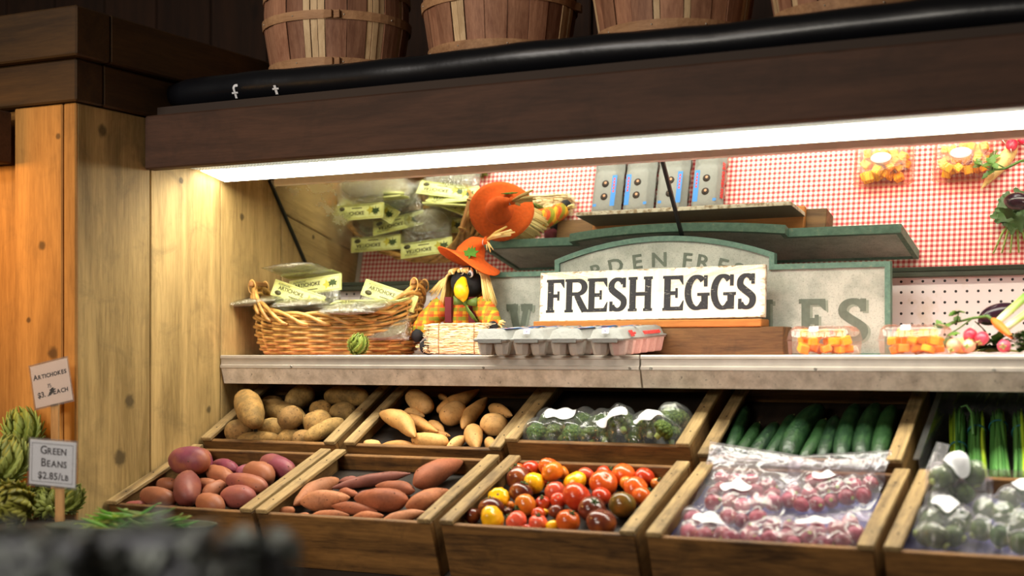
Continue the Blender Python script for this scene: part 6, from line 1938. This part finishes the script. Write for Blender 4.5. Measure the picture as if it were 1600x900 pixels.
def scallions(px, bandy, label, seed):
    c = fS.px(px, 735, -0.03); x0_ = fS.loc(c)[0]
    e_ = empty('scallion_bunch', M=frame(fS.wor(x0_ + 0.024, 0.012, -0.117), (1, 0, 0), fS.e, fS.n) @ Matrix.Rotation(0.15, 4, 'Z'))
    tag(e_, label, 'scallions', 'scallion bunches')
    random.seed(seed); b = MB(); sb = fS.loc(fS.px(px, bandy, -0.03))[1]
    for q in range(40):
        a = random.random() * 2 * PI; rr_ = 0.0166 * math.sqrt(random.random()); x, z = rr_ * math.cos(a), 0.062 + rr_ * math.sin(a)
        pts = []; fan = random.uniform(0.2, 0.8); tw = random.uniform(-.4, .4)
        for i in range(9):
            s_ = 0.004 + 0.29 * i / 8
            k = abs(s_ - sb) / 0.17
            pts.append((x * (0.85 + 0.5 * k * fan) + 0.012 * tw * k * k, s_, z + (z - 0.062) * 0.25 * k + 0.002 * math.sin(i + q)))
        w0 = random.uniform(0.0032, 0.0048)
        b.tube(pts, [w0 * 0.8] + [w0] * 6 + [w0 * 0.8, w0 * 0.3], 7)
    if seed == 71:
        P = [(-0.006, 0.17, 0.084), (-0.008, 0.24, 0.098), (-0.018, 0.26, 0.106), (-0.030, 0.25, 0.108)]; b.tube(P, [0.003, 0.003, 0.0025, 0.001], 6)
    b.build('stalks', SCAL, e_)
    b = MB()
    for k in range(3): b.tube([(0.0190 * math.cos(a), sb + k * 0.0016, 0.062 + 0.0190 * math.sin(a)) for a in [2 * PI * i / 20 for i in range(21)]], 0.0011, 5, False)
    b.build('rubber_band', BANDM, e_)
for i, (px, by, lab) in enumerate(((1478, 690, 'scallion bunch nearest the cucumbers, band low on its stalks'), (1509, 664, 'scallion bunch second from the cucumbers, one leaf curling over'), (1545, 656, 'scallion bunch third from the cucumbers with yellow-green leaves'), (1583, 664, 'scallion bunch farthest from the cucumbers, at the edge of the photo'))):
    scallions(px, by, lab, 70 + i)
# ------------------------------------------------------------------ assorted vegetables at the right end of the shelf
LEAFG = NT('leaf green'); oi = LEAFG.node('ShaderNodeObjectInfo'); v = LEAFG.coord(); n1 = LEAFG.noise(v, 60, 4); geo = LEAFG.node('ShaderNodeNewGeometry')
sh_ = LEAFG.math('ADD', LEAFG.math('MULTIPLY', geo.outputs['Random Per Island'], 0.6), 0.6)
sv_ = LEAFG.node('ShaderNodeVectorMath', operation='SCALE'); LEAFG.link(oi.outputs['Color'], sv_.inputs[0]); LEAFG.link(sh_, sv_.inputs['Scale'])
LEAFG.link(sv_.outputs[0], LEAFG.b.inputs['Base Color']); LEAFG.set(Roughness=0.5)
def leaf(b, base_, dirv, up, L_, W_, lob=5, curl=0.2, seed=0):
    d = Vector(dirv).normalized(); u = Vector(up); s_ = d.cross(u).normalized(); n_ = s_.cross(d)
    vs = []; fs = []; m = 9
    for i in range(m):
        t_ = i / (m - 1)
        w_ = W_ * (math.sin(PI * (0.06 + 0.9 * t_)) ** 0.8) * (0.75 + 0.25 * math.cos(t_ * lob * 2 * PI))
        c = Vector(base_) + d * L_ * t_ - n_ * curl * L_ * t_ * t_
        for k, q in enumerate((-1, -0.5, 0, 0.5, 1)):
            vs.append(c + s_ * w_ * q + n_ * (0.10 * W_ * abs(q) + 0.08 * W_ * noise.noise(Vector((t_ * 4, q * 2, seed)))))
    for i in range(m - 1):
        for k in range(4): fs.append((i * 5 + k, i * 5 + k + 1, (i + 1) * 5 + k + 1, (i + 1) * 5 + k))
    n0 = len(vs); vs += [v_ - n_ * 0.0008 for v_ in vs]
    fs += [tuple(n0 + i for i in reversed(f)) for f in fs[:]]
    b.add(vs, fs)
RADW = m_skin('turnip radish skin', (240, 226, 190), 0.3, 0.35, 30, 0.1, 0.05, 0.5, tint=(200, 60, 90), tintscale=26)
def shelf_ball(px, py, r, Y, col, name, label, skin, leaves=True):
    P = atY(px, py, Y); z = max(SH + r * 0.98, P[2])
    o = radish_mb(r, px * 0.1).build(name, skin); o.matrix_world = Matrix.Translation((P[0], Y, z)) @ Euler((1.9 + 0.3 * math.sin(px), 0.5 * math.cos(px), 0)).to_matrix().to_4x4(); o.color = lin(col)
    b = MB(); b.tube([(0, 0, -r), (0.002, 0, -r * 1.6), (0.006, 0.003, -r * 2.6)], [r * 0.16, r * 0.06, r * 0.02], 6); b.build('root_tip', ROOTM, o)
    b = MB()
    for k in range(4): b.tube([(0, 0, r * 0.9), (0.006 * math.cos(k * 1.6), 0.006 * math.sin(k * 1.6), r * 1.3)], [0.002, 0.0015], 5)
    b.build('leaf_stubs', CUTM, o)
    tag(o, label, 'radish', 'loose radishes on the shelf')
shelf_ball(1490, 540, 0.0155, 0.030, (236, 200, 140), 'radish', 'cream and pink radish beside the right squash box', RADW)
shelf_ball(1513, 541, 0.0145, 0.040, (238, 210, 160), 'radish', 'pale cream radish second from the squash box', RADW)
shelf_ball(1516, 524, 0.0150, 0.066, (198, 36, 62), 'radish', 'red radish on top beside the pegboard, left of a pair', RAD)
shelf_ball(1534, 529, 0.0145, 0.050, (196, 40, 66), 'radish', 'red radish of the pair leaning on the pale root', RAD)
shelf_ball(1569, 541, 0.0140, 0.030, (204, 70, 96), 'radish', 'pink radish lowest at the right end of the shelf', RAD)
# pale root
A_, B_ = atY(1538, 530, 0.10), atY(1572, 522, 0.085)
def root_veg(name, A_, B_, r, kind, skin, col, label, cat, bend=0.0):
    A_, B_ = np.array(A_), np.array(B_)
    o = spindle(np.linalg.norm(B_ - A_), r, kind, bend, 0.05, 3).build(name, skin); o.matrix_world = orient(A_, B_, np.array([0, 0, 1.0])); o.color = lin(col)
    tag(o, label, cat); return o
o = root_veg('parsnip', mir(1588, 226, 0.019), mir(1534, 294, 0.019), 0.018, 'taper', SWW, (232, 200, 130), 'pale parsnip lying behind the red radishes', 'parsnip')
CARR = m_skin('carrot skin', (170, 84, 30), 0.2, 0.5, 40, 0.12, 0.1, 0.4)
A_, B_ = atY(1550, 498, 0.12), atY(1586, 532, 0.07)
o = root_veg('carrot', A_, B_, 0.0095, 'taper', CARR, (226, 122, 40), 'orange carrot with green tops lying slantwise over the radishes', 'carrot')
b = MB(); S0 = Vector(A_)
pts = [S0 + Vector((0.002, 0, -0.004)), Vector(atY(1543, 494, 0.125)), Vector(atY(1520, 497, 0.14)), Vector(atY(1495, 503, 0.14)), Vector(atY(1472, 512, 0.12))]
b.tube(pts, [0.004, 0.0035, 0.003, 0.0022, 0.0014], 7)
pts2 = [pts[2], Vector(atY(1500, 512, 0.12)), Vector(atY(1480, 524, 0.10)), Vector(atY(1476, 540, 0.09))]; b.tube(pts2, [0.002, 0.0017, 0.0014, 0.001], 6)
random.seed(61)
for c_, n_ in ((pts[4], 5), (pts[3], 3), (Vector(atY(1498, 488, 0.13)), 5), (pts2[3], 3), (pts2[2], 2)):
    for k in range(n_): leaf(b, c_, (random.uniform(-1, .6), random.uniform(-.6, .4), random.uniform(-.2, .5)), (0, -0.6, 1), random.uniform(0.016, 0.030), 0.010, 3, 0.2, k)
b.tube([pts[3], Vector(atY(1498, 488, 0.13))], 0.0014, 5)
c = b.build('leafy_top', LEAFG.m); c.parent = o; c.matrix_parent_inverse = o.matrix_world.inverted(); c.color = lin((88, 124, 44))
EGGP = m_plain('aubergine skin', (44, 22, 36), 0.18, 0.2, 20)
A_, B_ = atY(1528, 503, 0.22), atY(1588, 476, 0.24)
o = root_veg('eggplant', A_, B_, 0.024, 'sweet', EGGP, (44, 22, 36), 'dark purple eggplant propped behind the carrot', 'eggplant')
b = MB(); L_ = np.linalg.norm(np.array(B_) - np.array(A_)); 
for k in range(5): leaf(b, (L_ / 2 - 0.004, 0, 0), (-0.8, math.cos(k * 1.26), math.sin(k * 1.26)), (1, 0, 0.01), 0.022, 0.007, 1, 0.3, k)
b.tube([(L_ / 2 - 0.003, 0, 0), (L_ / 2 + 0.02, 0.004, 0)], [0.006, 0.004], 8)
c = b.build('calyx', LEAFG.m, o); c.color = lin((74, 96, 50))
t = NT('leek stalk'); tc = t.node('ShaderNodeTexCoord'); sep = t.node('ShaderNodeSeparateXYZ'); t.link(tc.outputs['Object'], sep.inputs[0])
mr = t.node('ShaderNodeMapRange'); t.link(sep.outputs[0], mr.inputs[0]); mr.inputs[1].default_value = -0.06; mr.inputs[2].default_value = 0.05
t.link(t.ramp(mr.outputs[0], [(0.0, lin((232, 236, 214))), (0.45, lin((186, 214, 116))), (1.0, lin((92, 150, 46)))]), t.b.inputs['Base Color']); t.set(Roughness=0.4)
for k, (a_, b_, Y0_, Y1_, r_, lab) in enumerate((((1556, 506), (1612, 455), 0.13, 0.20, 0.0085, 'green and white leek, higher of two at the shelf end'), ((1568, 516), (1625, 474), 0.10, 0.16, 0.0075, 'green and white leek, lower of two at the shelf end'))):
    A_, B_ = atY(a_[0], a_[1], Y0_), atY(b_[0], b_[1], Y1_)
    L_ = np.linalg.norm(B_ - A_)
    b = MB(); b.tube([(-L_ / 2, 0, 0), (-L_ / 4, 0.001, 0), (0, 0.001, 0), (L_ / 4, 0, 0), (L_ / 2, 0, 0)], [r_ * 0.9, r_, r_, r_ * 1.05, r_ * 1.1], 14)
    o = b.build('leek', t.m); o.matrix_world = orient(A_, B_, np.array([0, 0, 1.0])); tag(o, lab, 'leek')
    b = MB()
    for q in range(5): leaf(b, (L_ / 2 - 0.012, 0, 0), (1, math.cos(q * 1.26) * 0.35, math.sin(q * 1.26) * 0.35), (0, 0.1, 1), 0.075, 0.009, 0, 0.15, q)
    c = b.build('leaves', LEAFG.m, o); c.color = lin((104, 156, 44))
# curly greens at the very end
P0 = atY(1600, 545, 0.055)
e_ = empty('kale_bunch', (P0[0] + 0.01, 0.055, SH + 0.003)); tag(e_, 'curly dark green kale bunch at the far right end of the shelf', 'kale')
b = MB(); random.seed(90)
for k in range(80):
    a = random.uniform(0, 2 * PI); q = random.uniform(0, 0.03); z = random.uniform(0.012, 0.060)
    leaf(b, (q * math.cos(a), q * math.sin(a), z * 0.7), (math.cos(a), math.sin(a), random.uniform(0.0, 0.9)), (0, 0, 1), random.uniform(0.014, 0.022), 0.012, 3, 0.5, k)
c = b.build('curly_leaves', LEAFG.m, e_); c.color = lin((70, 104, 40))
b = MB()
for k in range(5): b.tube([(0.004 * k, 0, 0.002), (0.004 * k - 0.01, 0.004 * k, 0.03)], 0.003, 6)
b.build('stems', CUTM, e_)

P0 = mir(1572, 330, 0.03)
e_ = empty('kale_bunch', (P0[0] + 0.02, P0[1], SH + 0.003)); tag(e_, 'bunch of broad green leaves lying at the right end, seen in the mirror', 'kale')
b = MB(); random.seed(92)
for k in range(46):
    leaf(b, (random.uniform(-.03, .03), random.uniform(-.02, .02), random.uniform(0.006, 0.03)), (random.uniform(-1, 0.6), random.uniform(-1, 1), random.uniform(-0.05, 0.3)), (0, 0, 1), random.uniform(0.03, 0.055), 0.016, 2, 0.25, k)
c = b.build('leaves', LEAFG.m, e_); c.color = lin((66, 96, 40))
b = MB()
for k in range(6): b.tube([(0.0, 0.0, 0.006), (-0.03 + 0.012 * k, 0.05, 0.008), (-0.05 + 0.02 * k, 0.10, 0.005)], [0.004, 0.003, 0.002], 6)
b.build('stems', CUTM, e_)

# ------------------------------------------------------------------ heap of artichokes, price signs and beans by the pillar
TBX0, TBX1, TBY0, TBY1 = -2.0, -0.70, -1.02, -0.56
b = MB()
b.bbox((TBX0, TBY0, zb(-0.40)), (-0.985, TBY1, zb(-0.375)), 0.003)
for X in (-1.95, -1.04): 
    for Y in (TBY0 + 0.02, TBY1 - 0.06): b.box((X, Y, 0), (X + 0.04, Y + 0.04, zb(-0.40)))
tag(b.build('side_table', m_plain('dark table wood', (50, 36, 24), 0.7, 0.2, 12), loc=(-1.5, -0.8, zb(-0.38))), 'dark low wooden table under the artichokes beside the pillar', 'table')
TZ = zb(-0.375)
def art(px, py, r, Y, rot, lab, col):
    P = atY(px, py, Y); artichoke((P[0], Y, P[2]), r, rot, lab, col)
art(66, 783, 0.038, -0.60, (1.0, 0.4, 0.2), 'dark green artichoke low behind the stake of the green beans sign', (104, 112, 34))
art(108, 778, 0.034, -0.66, (0.6, -0.5, 2.2), 'small artichoke peeping out right of the green beans sign', (108, 118, 38))
art(16, 788, 0.050, -0.79, (1.5, 0.2, 0.4), 'dark yellowish artichoke low at the left edge, lying on the table', (130, 124, 30))
art(12, 718, 0.050, -0.67, (0.35, 0.15, 1.0), 'pale green artichoke in the middle of the heap at the left edge', (146, 156, 78))
art(36, 671, 0.045, -0.587, (0.15, -0.15, 0.2), 'tall green artichoke topping the heap in front of the pillar', (136, 152, 62))
for (X, Y, z, r, rot, lab) in ((-1.262, -0.655, 0.0455, 0.046, (0.9, 0.3, 1.1), 'artichoke at the bottom of the heap under the pale green one'), (-1.345, -0.625, 0.0455, 0.046, (1.1, -0.4, 2.0), 'artichoke at the bottom of the heap, against the pillar'),
                               (-1.335, -0.612, 0.130, 0.045, (0.5, 0.4, 2.9), 'artichoke in the heap behind the pale green one, touching the pillar'), (-1.205, -0.600, 0.040, 0.036, (1.3, 0.1, 4.0), 'small artichoke at the foot of the pillar behind the heap')):
    artichoke((X, Y, TZ + z), r, rot, lab, (124, 134, 54))
LAM = m_plastic('laminate film', (250, 250, 250), 0.05, 0.25, 0.08, 0.1, 20)
CARDP = m_plain('peach tinted sign card', (246, 226, 214), 0.5); CARDW_ = m_plain('white sign card', (236, 236, 240), 0.5); INK = m_plain('dark sign ink', (56, 48, 52), 0.6); SCRIB = m_plain('black marker', (18, 16, 18), 0.6)
def price_sign(c, Y, w_, h_, rot, stick_x, stick_bot, card_mat, label, lines, border, scribble):
    P = atY(c[0], c[1], Y)
    k = depth(P) / FPX; W_, H_ = w_ * k / 0.893, h_ * k
    e_ = empty('price_sign', P); tag(e_, label, 'sign', 'price cards on stakes')
    Mr = Matrix.Rotation(rot, 4, 'Y') @ frame((0, 0, 0), (1, 0, 0), (0, 0, 1), (0, -1, 0))
    b = MB(); b.bbox((-W_ / 2, -H_ / 2, -0.0008), (W_ / 2, H_ / 2, 0.0008), 0.0003, Mr); card = b.build('card', card_mat, e_)
    b = MB(); mg = 0.004; b.box((-W_ / 2 - mg, -H_ / 2 - mg, -0.0014), (W_ / 2 + mg, H_ / 2 + mg, -0.0009), Mr); b.box((-W_ / 2 - mg, -H_ / 2 - mg, 0.0016), (W_ / 2 + mg, H_ / 2 + mg, 0.0019), Mr); b.build('laminate', LAM, e_)
    b = MB()
    for s_, size, y, cx_ in lines: put_text(b, s_, size * H_, Mr @ Matrix.Translation((0, 0, 0.0009)), cx=cx_ * W_, y=y * H_, bold=0.0005, sx=1.12, smallcap=0.78, extr=0.0002)
    if border:
        m_ = 0.05 * W_; x0_, x1_, y0_, y1_ = -W_ / 2 + m_, W_ / 2 - m_, -H_ / 2 + m_, H_ / 2 - m_; t_ = 0.0009
        for r_ in ((x0_, y0_, x1_, y0_ + t_), (x0_, y1_ - t_, x1_, y1_), (x0_, y0_, x0_ + t_, y1_), (x1_ - t_, y0_, x1_, y1_)): rect(b, *r_, Mr, 0.0012)
    b.build('lettering', INK, card)
    if scribble:
        b = MB(); random.seed(2)
        for q in range(9):
            x, y = -0.035 * W_ + random.uniform(-.05, .05) * W_, -0.20 * H_ + random.uniform(-.07, .06) * H_
            stroke(b, [(x - 0.05 * W_, y - 0.02 * H_), (x + 0.05 * W_, y + 0.03 * H_)], 0.0022, Mr, 0.0014)
        put_text(b, '75', 0.13 * H_, Mr @ Matrix.Translation((0, 0, 0.0012)), cx=-0.05 * W_, y=-0.09 * H_, extr=0.0002)
        b.build('scribble', SCRIB, card)
    S_ = atY(stick_x, c[1], Y)
    b = MB(); b.bbox((S_[0] - P[0] - 0.012, 0.0022, stick_bot - P[2]), (S_[0] - P[0] + 0.012, 0.0072, H_ * 0.42), 0.001); b.build('stake', W_STICK, e_)
price_sign((80, 599), -0.60, 69, 66, -0.19, 84, TZ + 0.001, CARDP, 'tilted peach card ARTICHOKES on a stake in front of the pillar', [('ARTICHOKES', 0.172, 0.16, 0.0), ('$3.', 0.18, -0.28, -0.29), ('EACH', 0.18, -0.27, 0.23)], False, True)
price_sign((82, 724), -0.80, 85, 70, 0.035, 91, TZ + 0.001, CARDW_, 'white bordered card GREEN BEANS on a stake beside the artichokes', [('GREEN', 0.26, 0.20, 0.02), ('BEANS', 0.26, -0.08, 0.04), ('$2.85/LB', 0.22, -0.36, 0.03)], True, False)

# green beans in a shallow green tray
BEAN = m_skin('green bean', (60, 90, 30), 0.1, 0.4, 40, 0.2, 0.05, 0.4)
c0 = atD(205, 817, 2.95)
TRAYM = m_plain('dull green tray', (56, 66, 40), 0.5)
e_ = empty('bean_tray', (c0[0], c0[1], c0[2] - 0.03)); tag(e_, 'shallow green oval tray of beans in front of the red potatoes', 'tray')
b = MB(); Mz = Matrix.Rotation(YAW, 4, 'Z') @ Matrix.Diagonal((1.6, 0.8, 1, 1))
b.lathe([(0.001, 0.0), (0.085, 0.0), (0.105, 0.028), (0.109, 0.029), (0.109, 0.026), (0.088, -0.003), (0.001, -0.003)], 40, Mz, cap=False); b.build('tray', TRAYM, e_)
b = MB(); b.lathe([(0.02, -0.0035), (0.02, -(c0[2] - 0.035))], 16); b.lathe([(0.12, -(c0[2] - 0.035)), (0.12, -(c0[2] - 0.031))], 24); b.build('pedestal', m_plain('dark stand', (40, 34, 28), 0.7), e_)
random.seed(44); BR = Matrix.Rotation(YAW, 3, 'Z'); bp = []
protos = []
for i in range(64):
    L_ = random.uniform(0.075, 0.12)
    if i < 6:
        o = spindle(L_, 0.0042, 'spin', random.uniform(-.10, .10), 0.05, i, 8, 16).build('green_bean', BEAN)
        b = MB(); b.tube([(L_ / 2 - 0.002, 0, 0), (L_ / 2 + 0.005, 0.002, 0)], [0.0016, 0.001], 5); b.build('stem', CUTM, o); protos.append(o)
    else: o = copy_tree(protos[i % 6])
    lay = i // 16
    a = random.uniform(-0.6, 0.6) + (PI if i % 2 else 0)
    sp_ = 1 - lay * 0.22
    p = BR @ Vector((random.uniform(-0.13, 0.13) * sp_, random.uniform(-0.05, 0.05) * sp_, 0))
    o.matrix_world = Matrix.Translation((c0[0] + p.x, c0[1] + p.y, c0[2] - 0.0225 + lay * 0.0098 + 0.0045)) @ Euler((random.uniform(0, 6), random.uniform(-.10, .10) * (1 + lay * 1.5), YAW + a)).to_matrix().to_4x4()
    o.color = lin((random.randint(84, 124), random.randint(126, 160), random.randint(40, 66)))
    tag(o, 'slender green bean in the loose heap in front of the red potatoes', 'green bean', 'green beans in the tray')

# ------------------------------------------------------------------ potted herbs close to the camera, out of focus
HT = 0.85
b = MB(); ctr = atD(200, 900, 1.25)
b.bbox((ctr[0] - 0.5, ctr[1] - 0.22, HT - 0.03), (ctr[0] + 0.42, ctr[1] + 0.24, HT), 0.004)
for dx in (-0.46, 0.36):
    for dy in (-0.19, 0.18): b.box((ctr[0] + dx, ctr[1] + dy, 0), (ctr[0] + dx + 0.04, ctr[1] + dy + 0.04, HT - 0.03))
tag(b.build('herb_table', m_plain('grey table', (60, 58, 56), 0.7), loc=(ctr[0], ctr[1], HT)), 'low table nearest the camera carrying the blurred herb pots', 'table')
POT = m_plain('grey nursery pot', (150, 152, 162), 0.6, 0.15, 20); SOIL = m_plain('potting soil', (36, 28, 22), 0.9, 0.3, 60)
def herb_pot(px0, px1, pyt, D_, label, seed, first=[None]):
    A_, B_ = atD(px0, pyt, D_), atD(px1, pyt, D_)
    c_ = (A_ + B_) / 2; w_ = np.linalg.norm(B_ - A_) / 2; top = c_[2]
    e_ = empty('herb_pot', (c_[0], c_[1], HT + 0.0005)); e_.rotation_euler = (0, 0, YAW); tag(e_, label, 'potted herb', 'potted herbs nearest the camera')
    hgt = top - HT - 0.012
    b = MB(); vs = []; fs = []
    lv = [(w_ * 0.86, 0), (w_ * 0.97, hgt - 0.012), (w_ * 1.02, hgt - 0.012), (w_ * 1.02, hgt), (w_ * 0.93, hgt), (w_ * 0.9, hgt - 0.015)]
    for q, z in lv: vs += [(-q, -q, z), (q, -q, z), (q, q, z), (-q, q, z)]
    for i in range(len(lv) - 1):
        for k in range(4): fs.append((i * 4 + k, i * 4 + (k + 1) % 4, (i + 1) * 4 + (k + 1) % 4, (i + 1) * 4 + k))
    fs.append((3, 2, 1, 0)); b.add(vs, fs, False); b.build('pot', POT, e_)
    b = MB(); q = w_ * 0.9; b.box((-q, -q, hgt - 0.02), (q, q, hgt - 0.0145)); b.build('soil', SOIL, e_)
    b = MB(); random.seed(seed)
    for k in range(90):
        x, y = random.uniform(-w_, w_) * 0.9, random.uniform(-w_, w_) * 0.9; z0_ = hgt - 0.012 + random.uniform(0, 0.014)
        leaf(b, (x, y, z0_), (random.uniform(-1, 1), random.uniform(-1, 1), random.uniform(0.1, 0.7)), (0, 0, 1), random.uniform(0.014, 0.026), random.uniform(0.005, 0.009), 0, 0.4, k)
    for k in range(60):
        s_ = random.choice((-1, 1)); y = random.uniform(-w_, w_); z0_ = random.uniform(hgt * 0.3, hgt)
        leaf(b, (s_ * w_ * 0.98, y, z0_), (s_ * 0.3, random.uniform(-.6, .6), random.uniform(-.6, .4)), (0, 0, 1), random.uniform(0.012, 0.022), 0.007, 0, 0.5, k)
    for k in range(70):
        leaf(b, (random.uniform(-w_, w_), -w_ * 0.99, random.uniform(hgt * 0.1, hgt)), (random.uniform(-.7, .7), -0.6, random.uniform(-.9, .2)), (0, 0, 1), random.uniform(0.014, 0.024), 0.008, 0, 0.5, k)
    c = b.build('foliage', LEAFG.m, e_); c.color = lin((140, 146, 140))
    return e_
herb_pot(-20, 140, 816, 1.22, 'blurred grey pot of herbs at the bottom left corner', 1)
herb_pot(184, 320, 808, 1.26, 'blurred grey pot of herbs, middle of the three nearest the camera', 2)
herb_pot(356, 448, 824, 1.36, 'blurred grey pot of herbs, rightmost of the three nearest the camera', 3)
